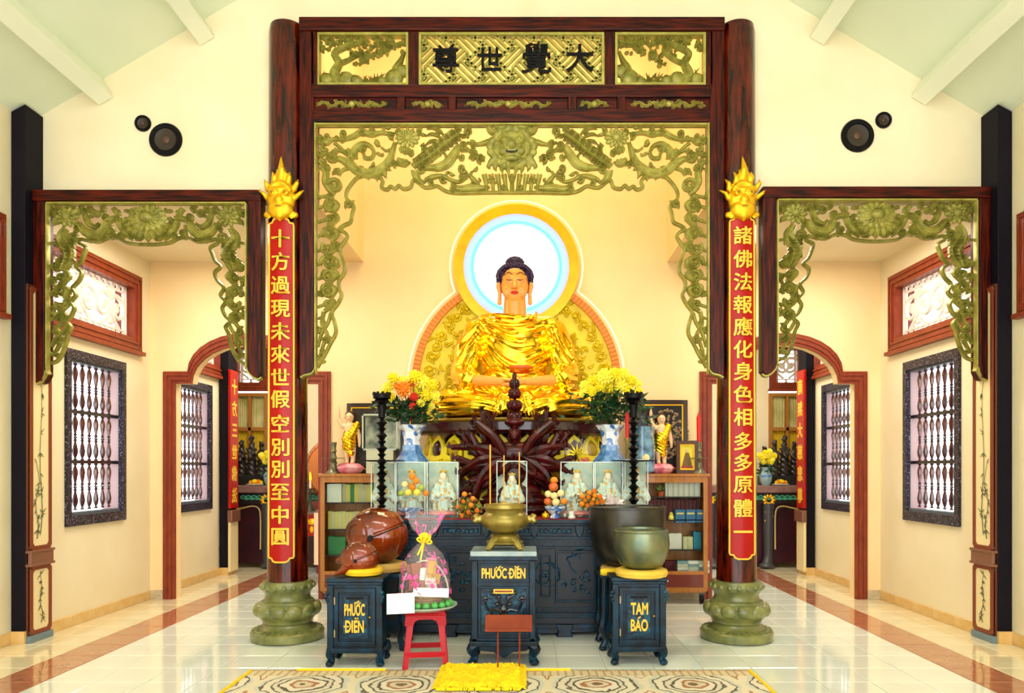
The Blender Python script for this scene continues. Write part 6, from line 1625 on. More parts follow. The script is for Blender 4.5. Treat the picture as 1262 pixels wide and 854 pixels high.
def fruitbunch(px, py, D, lab, seed, n_=26, w_=.16, h_=.14, big=9, base=None, dark=False):
    r = random.Random(seed); t = thing('fruit_flower_arrangement', lab, 'arrangement', (PX(px, D), D, TZ_))
    zc_ = PZ(py, D)-TZ_
    lf = MB()
    for i in range(90):
        p = Vector((r.gauss(0, w_*.5), r.uniform(-.06, .05), zc_+r.gauss(-.02, h_*.4))); p.z = max(.01, p.z); d = Vector((r.uniform(-1, 1), r.uniform(-1, .3), r.uniform(-1, .6))).normalized(); n2_ = d.orthogonal().normalized()*.012
        lf.add([p, p+d*.02+n2_, p+d*.05, p+d*.02-n2_], [(0, 1, 2, 3)])
    o = obj('foliage', lf, mat('leaf_mid', '#4a6a24', .5, col2='#7a8a34', scale=20), t, smooth=False, fix=False); o['kind'] = 'stuff'
    bm_ = MB()
    for i in range(70):
        a = r.uniform(0, 2*pi); q = sqrt(r.random()); bm_.ell((w_*q*cos(a), r.uniform(-.05, .05), max(.02, zc_+h_*.8*q*sin(a))), .011, 6, 4)
    o = obj('berries', bm_, mat('berry_brown', '#6a3c1e', .4, col2='#a86a30', scale=20), t); o['kind'] = 'stuff'
    for i in range(big):
        a = 2.4*i; q = sqrt((i+.5)/big)*.85
        R = r.uniform(.02, .028); fo = obj('orange_bloom', pompon(R, YF[2]) if i % 3 else FMo(R), ORA, t); fo.location = (w_*q*cos(a), -.07, max(.03, zc_+h_*q*sin(a)))
    return t
def FMo(R): return MB().ell((0, 0, 0), R, 12, 8).mesh('orange_ball', ORA)
fruitbunch(577, 622, 7.05, 'orange flower and berry arrangement beside the brass censer', 3, w_=.15, h_=.14, big=8)
tt_ = fruitbunch(728, 615, 7.04, 'orange kumquat arrangement beside the large bronze bowl', 5, w_=.13, h_=.11, big=14)
t = thing('paper_flower', 'crumpled white paper flower in front of the blue vase by the bowls', 'flower', (PX(755, 7.02), 7.02, TZ_)); q = MB(); r = random.Random(2)
for i in range(60):
    d = Vector((r.gauss(0, 1), r.gauss(0, .6), r.gauss(0, 1))).normalized(); p = Vector((0, 0, .11))+d*.05*r.random(); n_ = d.orthogonal().normalized()*.03; q.add([p, p+d*.05+n_, p+d*.10, p+d*.05-n_], [(0, 1, 4), (1, 2, 4), (2, 3, 4), (3, 0, 4)][:0] or [(0, 1, 2, 3)])
obj('petals', q, mat('paper_pinkwhite', '#f8eeea', .6), t, smooth=False, fix=False); obj('paper_stem', MB().tube([(0, 0, 0), (0, 0, .08)], .01, 6), mat('leaf_mid', ''), t)
# wrapped gifts behind the cases (yellow star bow and clear foil)
t = thing('gift_bow', 'shiny yellow gift bow with clear foil behind the fruit pyramid', 'bow', (PX(711, 7.4), 7.4, TZ_)); q = MB()
zb_ = PZ(560, 7.4)-TZ_
for i in range(12):
    a = i*pi/6; q.add([(0, -.02, zb_), (.05*cos(a+.2), -.05, zb_+.05*sin(a+.2)), (.13*cos(a), 0, zb_+.13*sin(a)), (.05*cos(a-.2), -.03, zb_+.05*sin(a-.2))], [(0, 1, 2, 3)])
obj('bow_loops', q, YB, t, smooth=False, fix=False)
obj('gift_box', MB().box(-.12, .12, 0, .12, 0, zb_-.03), mat('pack_red', ''), t, smooth=False, bevel=.006)
fo = MB()
for i in range(14):
    a = pi*(i+.5)/14; fo.add([(0, 0, zb_), (.14*cos(a-.1), -.02, zb_+.14*sin(a-.1)), (.18*cos(a), .02, zb_+.2*sin(a)), (.14*cos(a+.1), -.02, zb_+.14*sin(a+.1))], [(0, 1, 2, 3)])
obj('foil', fo, FILM, t, smooth=False, fix=False)
t = thing('foil_packet', 'clear foil wrapped packet behind the glass cases by the wooden fish', 'packet', (PX(546, 7.45), 7.45, TZ_)); q = MB()
for i in range(18):
    a = pi*(i+.5)/18; q.add([(0, 0, .3), (.12*cos(a-.12), -.03, .3+.14*sin(a-.12)), (.16*cos(a), .02, .3+.22*sin(a)), (.12*cos(a+.12), -.02, .3+.14*sin(a+.12))], [(0, 1, 2, 3)])
obj('foil', q, FILM, t, smooth=False, fix=False); obj('packet_body', MB().box(-.09, .09, -.04, .04, 0, .3), cols_[0], t, smooth=False, bevel=.01)

# ---- glazed bookcases
HON = mat('honey_wood', '', .4); TRK = mat('bookcase_teak', '#a4621e', .35, col2='#bb7628', scale=5, stretch=(6, 6, 1), coat=.3); DRW = mat('drawer_red', '#6e1e12', .35, coat=.3)
BKC = [mat('book_%d' % i, c, .6) for i, c in enumerate(('#e8e8da', '#5a1a1c', '#3a6f9a', '#2a86a0', '#c8c89a', '#c6ccb2', '#7ea0a8', '#3c8a50', '#d9d06a', '#7e2a2c', '#24262c'))]
def bookrow(x0, x1, z, y, hs_, w_, mats, lab, grp, rootx, gap=.0):
    x = x0; i = 0; me = {}
    while x+w_ <= x1:
        k_ = i % len(mats); h_ = hs_*(1-.05*((i*7) % 4)/4); key = (k_, (i*7) % 4)
        if key not in me:
            m = MB().box(-w_/2+.0005, w_/2-.0005, 0, .13, 0, h_); me[key] = m.mesh('book', mats[k_], False)
            pg = MB().box(-w_/2+.003, w_/2-.003, .004, .128, .003, h_+.0005)
        o = bpy.data.objects.new('book', me[key]); COL.objects.link(o); o.location = (x+w_/2, y, z)
        o['label'] = ORD[i]+' '+lab; o['category'] = 'book'; o['group'] = grp
        x += w_+gap; i += 1
def bookcase(x0, x1, lab, doors):
    ya, yb, z0, z1 = 8.64, 8.96, .13, 1.53
    t = thing('glazed_bookcase', lab, 'bookcase', ((x0+x1)/2, ya, 0), local=False); f = .06
    fm = MB().box(x0, x0+.03, ya+.02, yb, z0, z1).box(x1-.03, x1, ya+.02, yb, z0, z1).box(x0, x1, yb-.02, yb, z0, z1).box(x0, x1, ya+.02, yb, z0, z0+.04)
    obj('carcass', fm, TRK, t, smooth=False, bevel=.003)
    obj('top_board', MB().box(x0-.02, x1+.02, ya-.01, yb+.01, z1-.02, z1+.015), TRK, t, smooth=False, bevel=.005)
    for a, b in doors:
        fr_ = MB().ring([(a, z0+.02), (b, z0+.02), (b, z1-.02), (a, z1-.02)], [(a+f*.8, z0+.26), (b-f*.8, z0+.26), (b-f*.8, z1-.09), (a+f*.8, z1-.09)], ya, ya+.025)
        dr = obj('door', fr_, TRK, t, smooth=False, bevel=.003)
        obj('glass_pane', MB().box(a+f*.8, b-f*.8, ya+.01, ya+.014, z0+.26, z1-.09), GLX, dr, smooth=False)
        w_ = obj('drawer', MB().box(a+f*.8, b-f*.8, ya-.006, ya+.02, z0+.07, z0+.22), DRW, t, smooth=False, bevel=.003)
        obj('knob', MB().ell(((a+b)/2, ya-.015, z0+.145), .014, 10, 8), mat('knob_steel', '#c8c8c0', .2, metal=.8), w_)
    for sx in (x0+.12, x1-.07):
        o = obj('caster', MB().lathe([(.0, -.02), (.05, -.02), (.055, 0), (.05, .02), (0, .02)], c=(0, 0, 0), n=18, M=Matrix.Translation((sx, ya+.04, .055)) @ Matrix.Rotation(pi/2, 4, 'Y')), BLACK, t)
        obj('caster_fork', MB().box(sx-.028, sx+.028, ya+.03, ya+.06, .06, z0), mat('fork_grey', '#4a5456', .4, metal=.6), t, smooth=False)
    return ya
D = 8.7
xR0, xR1 = PX(772, 8.64), PX(873, 8.64); xL0, xL1 = PX(394, 8.64), PX(500, 8.64)
bookcase(xR0, xR1, 'glazed teak bookcase full of books behind the bronze bowls', [(xR0+.33, xR1-.01), (xR0+.005, xR0+.32)] if False else [(xR0+.01, xR1-.01)])
bookcase(xL0, xL1, 'glazed teak bookcase behind the wooden fish', [(xL0+.01, xL1-.01)])
def shelf(x0, x1, z, lab, m): single('book_shelf', MB().box(x0, x1, 8.70, 8.93, z-.015, z), m, lab, 'shelf', smooth=False)
Zs = lambda py: PZ(py, 8.72)
sh = mat('shelf_dark', '#2a1a1c', .5)
nm = {0: 'top', 1: 'second', 2: 'third', 3: 'lowest'}
a, b = xR0+.04, xR1-.04
for i, py in enumerate((612, 640, 677, 706)): shelf(a, b, Zs(py), nm[i]+' shelf inside the bookcase behind the bronze bowls', sh)
bookrow(PX(820, 8.75), b-.01, Zs(612), 8.75, .205, .021, [BKC[0], BKC[5], BKC[0]], 'tall pale book from the bowls, top bookcase row', 'pale books on the top shelf', 0)
bookrow(PX(800, 8.8), b-.01, Zs(640), 8.80, .24, .016, [BKC[1], BKC[9], BKC[10]], 'thin dark red book from the bowls, second bookcase row', 'dark red books on the second shelf', 0)
for i in range(3):
    x = PX(832+i*13, 8.72); t = thing('blue_box_file', 'blue box with a yellow label, %s of three on the second shelf' % ('nearest the bowls' if i == 0 else 'middle one' if i == 1 else 'farthest from the bowls'), 'box', (x, 8.70, Zs(644)))
    obj('box', MB().box(0, .115, 0, .09, 0, .155), BKC[2], t, smooth=False, bevel=.003); obj('label', MB().box(.015, .10, -.002, 0, .10, .12), BKC[8], t, smooth=False)
bookrow(PX(820, 8.75), PX(841, 8.75), Zs(677), 8.76, .19, .02, [BKC[0]], 'white book from the bowls, third bookcase row', 'white books on the third shelf', 0)
bookrow(PX(855, 8.75), b-.01, Zs(677), 8.76, .21, .03, [BKC[3]], 'turquoise book from the bowls, third bookcase row', 'turquoise books on the third shelf', 0)
for j in range(5):
    for i in range(2):
        o = single('small_cassette', MB().box(0, .055, 0, .1, 0, .028), BKC[4], 'small tan case, %s from the bottom of the %s stack beside the %s books' % (ORD[j], 'taller' if 0 else 'twin', 'white' if i == 0 else 'turquoise'), 'case', group='small tan cases stacked on the third shelf', loc=(PX(842, 8.74)+i*.06, 8.74, Zs(677)+j*.03), smooth=False)
bookrow(PX(820, 8.78), PX(855, 8.8), Zs(706), 8.84, .13, .016, [BKC[1], BKC[9]], 'small red book from the bowls on the lowest bookcase shelf', 'small red books on the lowest shelf', 0)
for j in range(4):
    for i in range(3):
        o = single('stacked_book', MB().box(0, .13, 0, .11, 0, .034), [BKC[6], BKC[0], BKC[5]][(i+j) % 3], 'thick pale book lying %s from the bottom in the %s stack from the bowls' % (ORD[j], ORD[i]), 'book', group='thick pale books lying on the lowest shelf', loc=(PX(835, 8.72)+i*.125, 8.715, Zs(706)+j*.036), smooth=False)
t = thing('small_toy', 'small yellow figure standing before the red books behind the bowls', 'ornament', (PX(827, 8.7), 8.70, Zs(640)))
obj('body', MB().lathe([(.03, 0), (.035, .03), (.02, .055)], n=12).ell((0, 0, .065), .022, 10, 8), LEM, t); obj('beak', MB().ell((0, -.022, .065), (.008, .01, .005), 6, 4), ORA, t)
t = thing('potted_plant', 'tiny plant in a terracotta pot on the top shelf behind the bronze bowls', 'plant', (PX(815, 8.7), 8.74, Zs(612)))
obj('pot', MB().lathe([(.03, 0), (.045, .06), (.04, .06), (.03, .02)], n=14), mat('terracotta', '#b8542c', .6), t)
q = MB(); r = random.Random(8)
for i in range(30): a = r.uniform(0, 6.3); p = Vector((0, 0, .06)); d = Vector((cos(a)*.07, sin(a)*.03, r.uniform(.02, .09))); n_ = Vector((.008, 0, .004)); q.add([p, p+d*.6+n_, p+d, p+d*.6-n_], [(0, 1, 2, 3)])
obj('leaves', q, mat('leaf_mid', ''), t, smooth=False, fix=False)
a, b = xL0+.04, xL1-.04
for i, py in enumerate((619, 652, 684)): shelf(a, b, Zs(py), nm[i]+' shelf inside the bookcase behind the wooden fish', sh)
bookrow(PX(421, 8.75), b-.01, Zs(619), 8.76, .22, .05, [BKC[4], BKC[8], BKC[7], BKC[8], BKC[4]], 'large olive or green volume from the pale picture, top row by the wooden fish', 'olive volumes on the top shelf', 0)
bookrow(PX(404, 8.75), b-.01, Zs(652), 8.76, .21, .042, [BKC[8], BKC[4]], 'yellowish volume from the pillar, second row by the wooden fish', 'yellow volumes on the second shelf', 0)
bookrow(PX(404, 8.75), PX(432, 8.75), Zs(684), 8.76, .22, .07, [BKC[7]], 'green volume from the pillar, third row by the wooden fish', 'green volumes on the third shelf', 0)
o = single('framed_photo', MB().box(0, .17, 0, .02, 0, .22), mat('photo_pale', '#dfe8d6', .4), 'pale picture leaning behind the glass on the top shelf by the wooden fish', 'picture', loc=(PX(403, 8.72), 8.72, Zs(619)), smooth=False)

# ---- things on the bookcases
CT = 1.545
def infant(px, lab, s, armup, ptop):
    D = 8.78; t = thing('infant_buddha_statue', lab, 'statue', (PX(px, D), D, CT)); k_ = (PZ(ptop, D)-CT)/.78
    lb = MB().lathe([(.1*k_, 0), (.13*k_, .02), (.16*k_, .07*k_), (.12*k_, .11*k_), (.09*k_, .12*k_)], n=24, lobes=8, la=.07)
    obj('lotus_base', lb, mat('lotus_pinker', '#e24a78', .4, col2='#f2b8b8', scale=9), t)
    z0_ = .12*k_
    def v(x, y, z): return (s*x*k_, y*k_, z0_+z*k_)
    u = -1 if armup < 0 else 1
    pr_ = [('c', [v(.035, 0, .25), v(.04, 0, .13), v(.035, 0, .01)], [.042*k_, .034*k_, .024*k_]), ('c', [v(-.035, 0, .25), v(-.04, -.005, .13), v(-.035, 0, .01)], [.042*k_, .034*k_, .024*k_]),
           ('e', v(.035, -.02, .01), (.026*k_, .045*k_, .018*k_)), ('e', v(-.035, -.02, .01), (.026*k_, .045*k_, .018*k_)),
           ('c', [v(0, 0, .25), v(0, 0, .36), v(0, 0, .43)], [.07*k_, .065*k_, .06*k_]), ('c', [v(-.06, 0, .44), v(.06, 0, .44)], [.035*k_, .035*k_]), ('c', [v(0, 0, .45), v(0, 0, .5)], [.03*k_, .03*k_]),
           ('e', v(0, -.005, .545), (.05*k_, .054*k_, .062*k_)),
           ('c', [v(u*.08, 0, .44), v(u*.13, -.01, .52), v(u*.13, -.01, .63)], [.028*k_, .024*k_, .018*k_]), ('c', [v(u*.13, -.01, .64), v(u*.13, -.01, .69)], [.013*k_, .008*k_]),
           ('c', [v(-u*.08, 0, .43), v(-u*.11, 0, .33), v(-u*.12, -.02, .24)], [.028*k_, .024*k_, .018*k_]), ('e', v(-u*.12, -.02, .215), (.015*k_, .018*k_, .028*k_))]
    bobj('body', blob(pr_, .007, 2), mat('child_skin', '#efc89a', .35, coat=.2), t)
    wr = [('c', [v(0, 0, .33), v(0, 0, .2)], [.082*k_, .075*k_]), ('c', [v(-u*.08, -.0, .45), v(-u*.04, -.03, .36), v(u*.03, -.03, .28)], [.045*k_, .055*k_, .06*k_]), ('c', [v(-.03, 0, .2), v(.02, -.01, .12)], [.06*k_, .045*k_])]
    bobj('gold_wrap', blob(wr, .008, 1, lambda c, n: .005*np.sin(c[:, 2]*160+c[:, 0]*90)), GOLD, t)
    bobj('hair', blob([('e', v(0, .012, .575), (.056*k_, .055*k_, .044*k_)), ('e', v(0, .01, .61), (.02*k_, .02*k_, .018*k_))], .006, 1), mat('hair_brown', '#3a1c10', .5), t)
    fc = MB()
    for q in (-1, 1): fc.ell(v(q*.018, -.056, .55), (.009*k_, .004, .004*k_), 6, 4).ell(v(q*.05, 0, .54), (.008*k_, .012*k_, .02*k_), 6, 5)
    obj('face_paint', fc, EYE, t); obj('mouth', MB().ell(v(0, -.055, .518), (.01*k_, .004, .004*k_), 6, 4), mat('lip_red', ''), t)
infant(431, 'child Buddha statue with raised arm on the bookcase behind the wooden fish', 1, -1, 502)
infant(815, 'child Buddha statue with raised arm on the bookcase behind the bronze bowls', 1, -1, 505)
FRD = mat('frame_darkwood', '#2c160c', .35, coat=.4)
def framed(x0p, x1p, y0p, y1p, D, lab, fw_, fm, pm, extra=None, z0=None):
    x0, x1 = PX(x0p, D), PX(x1p, D); z1 = PZ(y0p, D); z0 = CT if z0 is None else z0
    t = thing('framed_picture', lab, 'picture', ((x0+x1)/2, D, z0), local=False)
    obj('frame', MB().ring([(x0, z0), (x1, z0), (x1, z1), (x0, z1)], [(x0+fw_, z0+fw_), (x1-fw_, z0+fw_), (x1-fw_, z1-fw_), (x0+fw_, z1-fw_)], D-.03, D), fm, t, smooth=False, bevel=.004)
    obj('inner_fillet', MB().ring([(x0+fw_, z0+fw_), (x1-fw_, z0+fw_), (x1-fw_, z1-fw_), (x0+fw_, z1-fw_)], [(x0+fw_*1.25, z0+fw_*1.25), (x1-fw_*1.25, z0+fw_*1.25), (x1-fw_*1.25, z1-fw_*1.25), (x0+fw_*1.25, z1-fw_*1.25)], D-.024, D), GILT, t, smooth=False)
    obj('picture_sheet', MB().box(x0+fw_, x1-fw_, D-.012, D-.004, z0+fw_, z1-fw_), pm, t, smooth=False); return t, x0, x1, z0, z1
framed(428, 512, 497, 583, 8.93, 'large dark framed picture leaning on the wall behind the bookcase by the wooden fish', .05, FRD, mat('picture_dark', '#1a1410', .3, col2='#3c2e1e', scale=7))
tf_, x0, x1, z0, z1 = framed(772, 847, 493, 583, 8.93, 'large dark framed picture with an oval figure group behind the child statue by the bowls', .055, FRD, mat('picture_black', '#120a08', .3))
q = MB(); r = random.Random(4); cxx, czz = PX(822, 8.92), PZ(535, 8.92)
for i in range(230):
    a = r.uniform(0, 2*pi); rr_ = sqrt(r.random()); q.ell((cxx+.26*rr_*cos(a), 8.912, czz+.3*rr_*sin(a)), (.018, .006, .014), 5, 4)
o = obj('picture_pattern', q, mat('picture_brown', '#6a5236', .5, col2='#9a8058', scale=30), tf_); o['kind'] = 'stuff'
tf_, x0, x1, z0, z1 = framed(833, 860, 543, 583, 8.72, 'small brown framed picture of a seated saint on a yellow ground', .045, mat('frame_brown', '#4a2412', .35, coat=.3), mat('picture_yellow', '#e6d83a', .5))
cxx = (x0+x1)/2; q = MB().prism([(cxx-.06, z0+.09), (cxx+.06, z0+.09), (cxx+.035, z0+.2), (cxx+.02, z0+.25), (cxx-.02, z0+.25), (cxx-.035, z0+.2)], 8.72-.016, 8.72-.012)
obj('picture_robe', q, mat('saint_brown', '#7a5a32', .5), tf_, smooth=False); obj('picture_head', MB().ell((cxx, 8.706, z0+.27), (.022, .004, .027), 10, 6), mat('saint_face', '#d8b88a', .5), tf_)
obj('picture_seat', MB().box(cxx-.07, cxx+.07, 8.703, 8.708, z0+.065, z0+.09), mat('saint_red', '#a83a2a', .5), tf_, smooth=False)
# glass lantern case and bagged jar
D = 8.72; x0, x1 = PX(446, D), PX(490, D); t = thing('glass_display_box', 'square glass display box behind the black candlestick by the wooden fish', 'box', ((x0+x1)/2, D, CT)); w_ = (x1-x0)/2; h0, h1 = 0, PZ(510, D)-CT
obj('stand', MB().box(-w_+.05, w_-.05, 0, .2, 0, .28), mat('box_pale', '#c4c8a4', .4), t, smooth=False, bevel=.006)
e = MB(); 
for sx in (-1, 1):
    for y in (0, .19): e.box(*sorted((sx*w_, sx*(w_-.018))), y, y+.015, .28, h1)
e.box(-w_, w_, 0, .2, .28, .30).box(-w_, w_, 0, .2, h1-.02, h1); obj('box_frame', e, mat('case_edge2', '#b8c2ae', .3), t, smooth=False)
obj('glass', MB().box(-w_+.01, w_-.01, .003, .007, .29, h1-.01), GLX, t, smooth=False); obj('mirror_back', MB().box(-w_+.01, w_-.01, .18, .19, .29, h1-.01), mat('back_pale', '#cfd0b0', .3, col2='#5a6660', scale=6), t, smooth=False)
D = 8.7; t = thing('bagged_jar', 'large blue glass jar wrapped in clear film behind the candlestick by the bowls', 'jar', (PX(791, D), D, CT)); h_ = PZ(526, D)-CT
obj('jar_body', MB().lathe([(.11, 0), (.15, .03), (.155, h_*.6), (.14, h_*.85), (.15, h_), (.0, h_)], n=20, lobes=7, la=.04), mat('jar_blue', '#2a5878', .15, col2='#7aa8c4', scale=9, coat=.6), t)
obj('jar_lid', MB().ell((.02, -.14, h_*.33), (.05, .02, .05), 10, 8), PEA, t)
def altar_candle(px, zb_, D, lab, wick=True, ytop=545, candle=None):
    t = thing('pewter_candlestick', lab, 'candlestick', (PX(px, D), D, zb_)); h_ = PZ(ytop, D)-zb_
    PW = mat('pewter', '#8c8c6c', .35, metal=.6, col2='#6e7058', scale=10)
    obj('stick', MB().lathe([(.085, 0), (.085, .012), (.05, .05), (.035, .1), (.045, .13), (.03, .16), (.042, .19), (.03, .22), (.03, h_*.68), (.04, h_*.72), (.028, h_*.78), (.036, h_*.9), (.04, h_), (.0, h_)], n=18), PW, t)
    obj('drip_tray', MB().lathe([(.02, h_*.47), (.13, h_*.49), (.13, h_*.5), (.02, h_*.5)], n=24), PW, t)
    return h_
hh = altar_candle(411, CT, 8.72, 'pewter candlestick at the end of the bookcase by the wooden fish', ytop=545)
hh = altar_candle(861, CT, 8.74, 'pewter candlestick with red candle at the end of the bookcase by the bowls', ytop=545)
def candle(px, D, zb_, ytop, lab, R=.024):
    t = thing('red_candle', lab, 'candle', (PX(px, D), D, zb_)); h_ = PZ(ytop, D)-zb_
    obj('wax', MB().lathe([(R*.9, 0), (R*1.1, h_*.8), (R*.8, h_*.86), (R*.2, h_*.97), (0, h_*.97)], n=12), mat('wax_red', '#d8201c', .4), t); obj('wick', MB().tube([(0, 0, h_*.9), (0, 0, h_)], .003, 5), BLACK, t)
candle(861, 8.74, CT+hh, 507, 'red candle on the pewter candlestick beside the small saint picture')
t = thing('brass_candle_cup', 'slim brass holder under the red candle beside the blue vase', 'holder', (PX(773, 7.4), 7.4, TZ_)); zt_ = PZ(540, 7.4)-TZ_
obj('holder_stem', MB().lathe([(.05, 0), (.05, .01), (.015, .04), (.015, zt_-.05), (.03, zt_-.01), (.03, zt_), (0, zt_)], n=14), BRONZE, t)
obj('holder_ring', MB().lathe([(.016, zt_*.5), (.028, zt_*.5+.01), (.016, zt_*.5+.02)], n=14), BRONZE, t)
candle(773, 7.4, TZ_+zt_, 506, 'red candle standing between the yellow bouquet and the black candlestick by the bowls', .02); COL.objects[-1]
bpy.data.objects[t.name].location.x = PX(773, 7.4)

# ---- back room: side altars, statues, drum
MAR = mat('altar_maroon', '#2a0614', .35, col2='#3a0a1a', scale=5); TEO = mat('ornament_teal', '#3c9a7c', .4)
def back_altar(s):
    X0, X1 = sorted((s*3.0, s*4.62)); Y0, Y1 = 11.75, 12.7
    sd = side_name(s)
    t = thing('side_altar', 'maroon side altar with gilt outline in the room beyond the %s doorway' % sd, 'altar', ((X0+X1)/2, Y0, 0), local=False)
    obj('altar_top', MB().box(X0-.05, X1+.05, Y0-.05, Y1, 1.22, 1.33), mat('altar_slab', '#8a6a62', .4, col2='#6e4a48', scale=6), t, smooth=False, bevel=.01)
    obj('altar_body', MB().box(X0+.06, X1-.06, Y0+.1, Y1-.05, .08, 1.22), MAR, t, smooth=False)
    obj('frieze', MB().box(X0, X1, Y0, Y0+.12, 1.04, 1.22), mat('frieze_dark', '#1c0a0c', .4), t, smooth=False)
    on = MB(); r = random.Random(6)
    for i in range(15):
        px = X0+.2+i*(X1-X0-.4)/14
        on.tube([(px+.05*(1-.8*j/8)*cos(j*.8), Y0-.01, 1.14+.04*(1-.8*j/8)*sin(j*.8)) for j in range(9)], [.014, .008], 5).ell((px+.06, Y0-.005, 1.12), (.05, .015, .02), 6, 4)
    obj('teal_scrolls', on, TEO, t)
    fl2 = MB()
    for px in (s*4.04, s*3.08):
        for k_ in range(10): a = k_*pi/5; fl2.ell((px+.07*cos(a), Y0-.02, 1.1+.07*sin(a)), (.035, .015, .022), 6, 4, Matrix.Rotation(-a, 3, 'Y'))
        for k_ in range(4): fl2.ell((px-s*0+.03*(-1)**k_, Y0-.02, .98-k_*.07), (.045, .015, .03), 6, 4)
    obj('gilt_flowers', fl2, GILT, t)['kind'] = 'stuff'
    for q, px in ((-s, s*4.04), (s, s*3.1)):
        obj('leg', MB().tube([(px, Y0+.03, 1.05), (px, Y0+.03, .5), (px, Y0+.03, .2), (px+q*.04, Y0-.02, .05)], [.09, .08, .07, .09], 10, sub=4).ell((px+q*.04, Y0-.03, .05), (.13, .1, .05), 10, 6), mat('leg_slate', '#3c3c40', .4), t)
    c1 = [(s*4.17, .3), (s*4.17, .8), (s*4.20, .96), (s*4.30, 1.0), (s*4.45, .97), (s*4.6, .95)]
    obj('gilt_outline', MB().tube([(a, Y0+.085, b) for a, b in c1], .012, 6, sub=4), mat('outline_cream', '#e8cf86', .4), t)
    # dark carved statue group, flowers
    g = thing('dark_statue_group', 'black carved figure group on the side altar beyond the %s doorway' % sd, 'statue', (s*4.52, 12.4, 1.33))
    obj('group_plinth', MB().box(-.42, .42, -.12, .14, 0, .16), mat('statue_black', '#0c0c10', .4), g, smooth=False, bevel=.01)
    for i in range(5):
        x = -.34+i*.17; hh_ = (.62, .72, .8, .7, .66)[i]; pr_ = [('c', [(x, 0, .16), (x, 0, hh_*.6), (x, 0, hh_*.85)], [.09, .075, .05]), ('e', (x, -.01, hh_*.98), (.045, .05, .06)), ('c', [(x-.06, -.03, hh_*.75), (x, -.09, hh_*.6)], [.03, .025]), ('c', [(x+.06, -.03, hh_*.75), (x, -.09, hh_*.55)], [.03, .025])]
        bobj('carved_figure', blob(pr_, .014, 1, lambda c, n: .008*np.sin(c[:, 2]*70+c[:, 0]*50)), mat('statue_dark', '#141218', .35, col2='#2e2420', scale=12), g)
    vx_ = s*4.06
    t = thing('porcelain_vase', 'small pale blue vase on the side altar beyond the %s doorway' % sd, 'vase', (vx_, 11.95, 1.33)); obj('vase_body', MB().lathe([(.06, 0), (.09, .08), (.1, .16), (.06, .24), (.08, .3), (.06, .29)], n=16), mat('vase_pale', '#8fb0b8', .25, coat=.4), t)
    obj('vase_band', MB().lathe([(.1, .14), (.105, .16), (.1, .18)], n=16), PORCB, t)
    bouquet((vx_, 11.95, 1.63), [(.15*cos(i*2.4)*sqrt(i/12), -.04, .16+.1*sin(i*2.4)*sqrt(i/12), .05, i % 2) for i in range(12)], 'small yellow bouquet on the side altar beyond the %s doorway' % sd, 20, spread=(.14, .08, .16), leaves=60, stem=.15)
    t = thing('fruit_plate', 'plate of orange blossoms on the side altar beyond the %s doorway' % sd, 'plate', (vx_+s*.22, 11.9, 1.33)); obj('plate', MB().lathe([(.06, 0), (.14, .02), (.135, .025), (0, .01)], n=20), mat('cup_white', ''), t)
    for i in range(9): o = obj('blossom', pompon(.035, YF[2 if i % 2 else 0]), YF[2], t); o.location = (.08*cos(i*2.4)*sqrt(i/6), .05*sin(i*2.4), .05+.02*(i < 4))
back_altar(-1); back_altar(1)
t = thing('temple_drum', 'big orange brown round drum beyond the doorway on the wooden fish side', 'drum', (-2.78, 11.4, 1.0))
M = Matrix.Translation((0, 0, .60)) @ Matrix.Rotation(pi/2, 4, 'X')
obj('drum_shell', MB().lathe([(.42, -.3), (.5, -.15), (.52, 0), (.5, .15), (.42, .3)], n=40, M=M), mat('drum_orange', '#b04a14', .3, col2='#8c3410', scale=5, coat=.4), t)
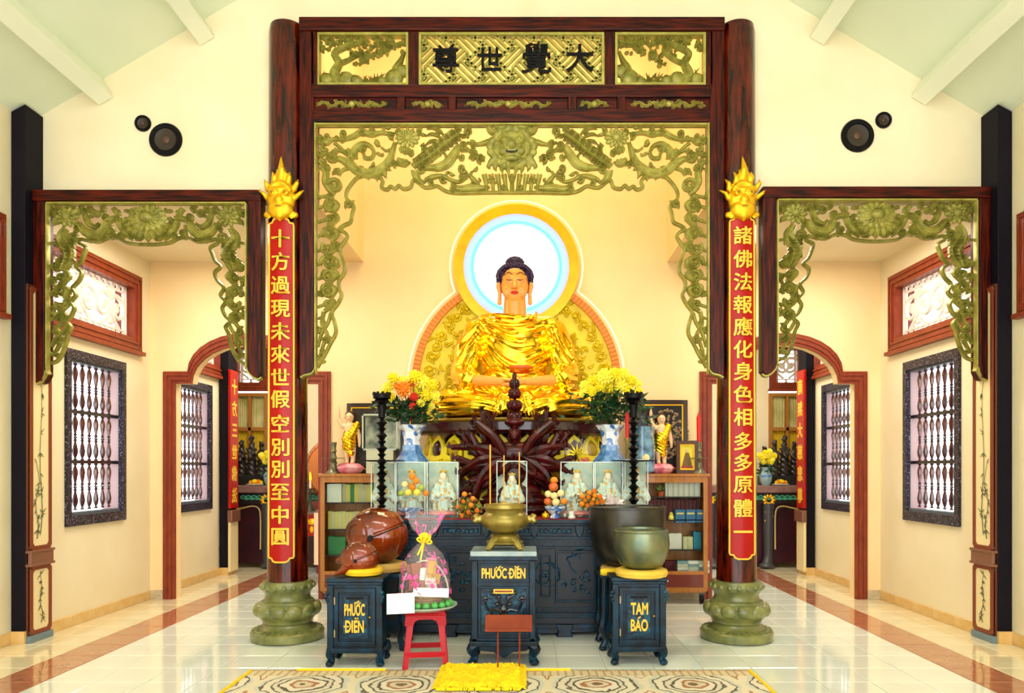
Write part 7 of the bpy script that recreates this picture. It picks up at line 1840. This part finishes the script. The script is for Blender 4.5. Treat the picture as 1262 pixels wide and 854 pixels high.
obj('drum_skin', MB().lathe([(0, .305), (.40, .305), (.42, .29)], n=40, M=M), mat('drum_skin', '#c8783a', .5), t)
sn = MB()
for i in range(36): sn.ell((.435*cos(i*pi/18), -.27, .6+.435*sin(i*pi/18)), .012, 5, 4)
obj('drum_studs', sn, GILT, t)
obj('drum_cradle', MB().box(-.4, .4, -.25, .25, 0, .1).box(-.3, -.2, -.2, .2, -1.0, 0).box(.2, .3, -.2, .2, -1.0, 0), DRW, t, smooth=False)
X_ = PX(388, 10.4); t = thing('offering_table', 'small red and gold offering table with white cloth beyond the wooden fish side doorway', 'table', (X_-.1, 10.3, 0)); zt_ = PZ(630, 10.3)
obj('table_top', MB().box(-.35, .6, 0, .5, zt_-.05, zt_), mat('altar_slab', ''), t, smooth=False, bevel=.006)
obj('table_front', MB().box(-.3, .55, .03, .06, zt_-.35, zt_-.05), mat('lacquer_red', ''), t, smooth=False)
q = MB()
for i in range(6): q.ell((-.22+i*.15, .02, zt_-.15), (.06, .012, .045), 8, 5).ell((-.22+i*.15, .02, zt_-.26), (.03, .012, .05), 8, 5)
obj('gilt_flowers', q, GILT, t)
obj('cloth_drape', MB().box(.12, .58, -.01, .0, .25, zt_-.02), mat('cloth_peach', '#f2d8b8', .7), t, smooth=False)
for x in (-.28, .5):
    for y in (.06, .44): obj('leg', MB().tube([(x, y, zt_-.3), (x, y, .15), (x+.03, y-.02, .03)], [.05, .045, .06], 8, sub=3).ell((x+.03, y-.03, .03), (.08, .06, .03), 8, 5), mat('leg_slate', ''), t)
t = thing('lit_candle', 'lit white candle on a dark stand beyond the wooden fish side doorway', 'candle', (X_-.05, 10.35, zt_))
obj('stand', MB().lathe([(.09, 0), (.05, .06), (.02, .14), (.015, .3), (.03, .32), (0, .32)], n=14), mat('stand_iron', '#3a3a30', .4, metal=.6), t)
obj('wax', MB().lathe([(.014, .32), (.014, .42), (0, .42)], n=8), mat('wax_white', '#f2ead0', .5), t)
obj('flame', MB().lathe([(0, .42), (.014, .45), (.01, .5), (0, .56)], n=8), mat('flame', '#ffb020', .5, emit='#ff9a10', es=5), t)
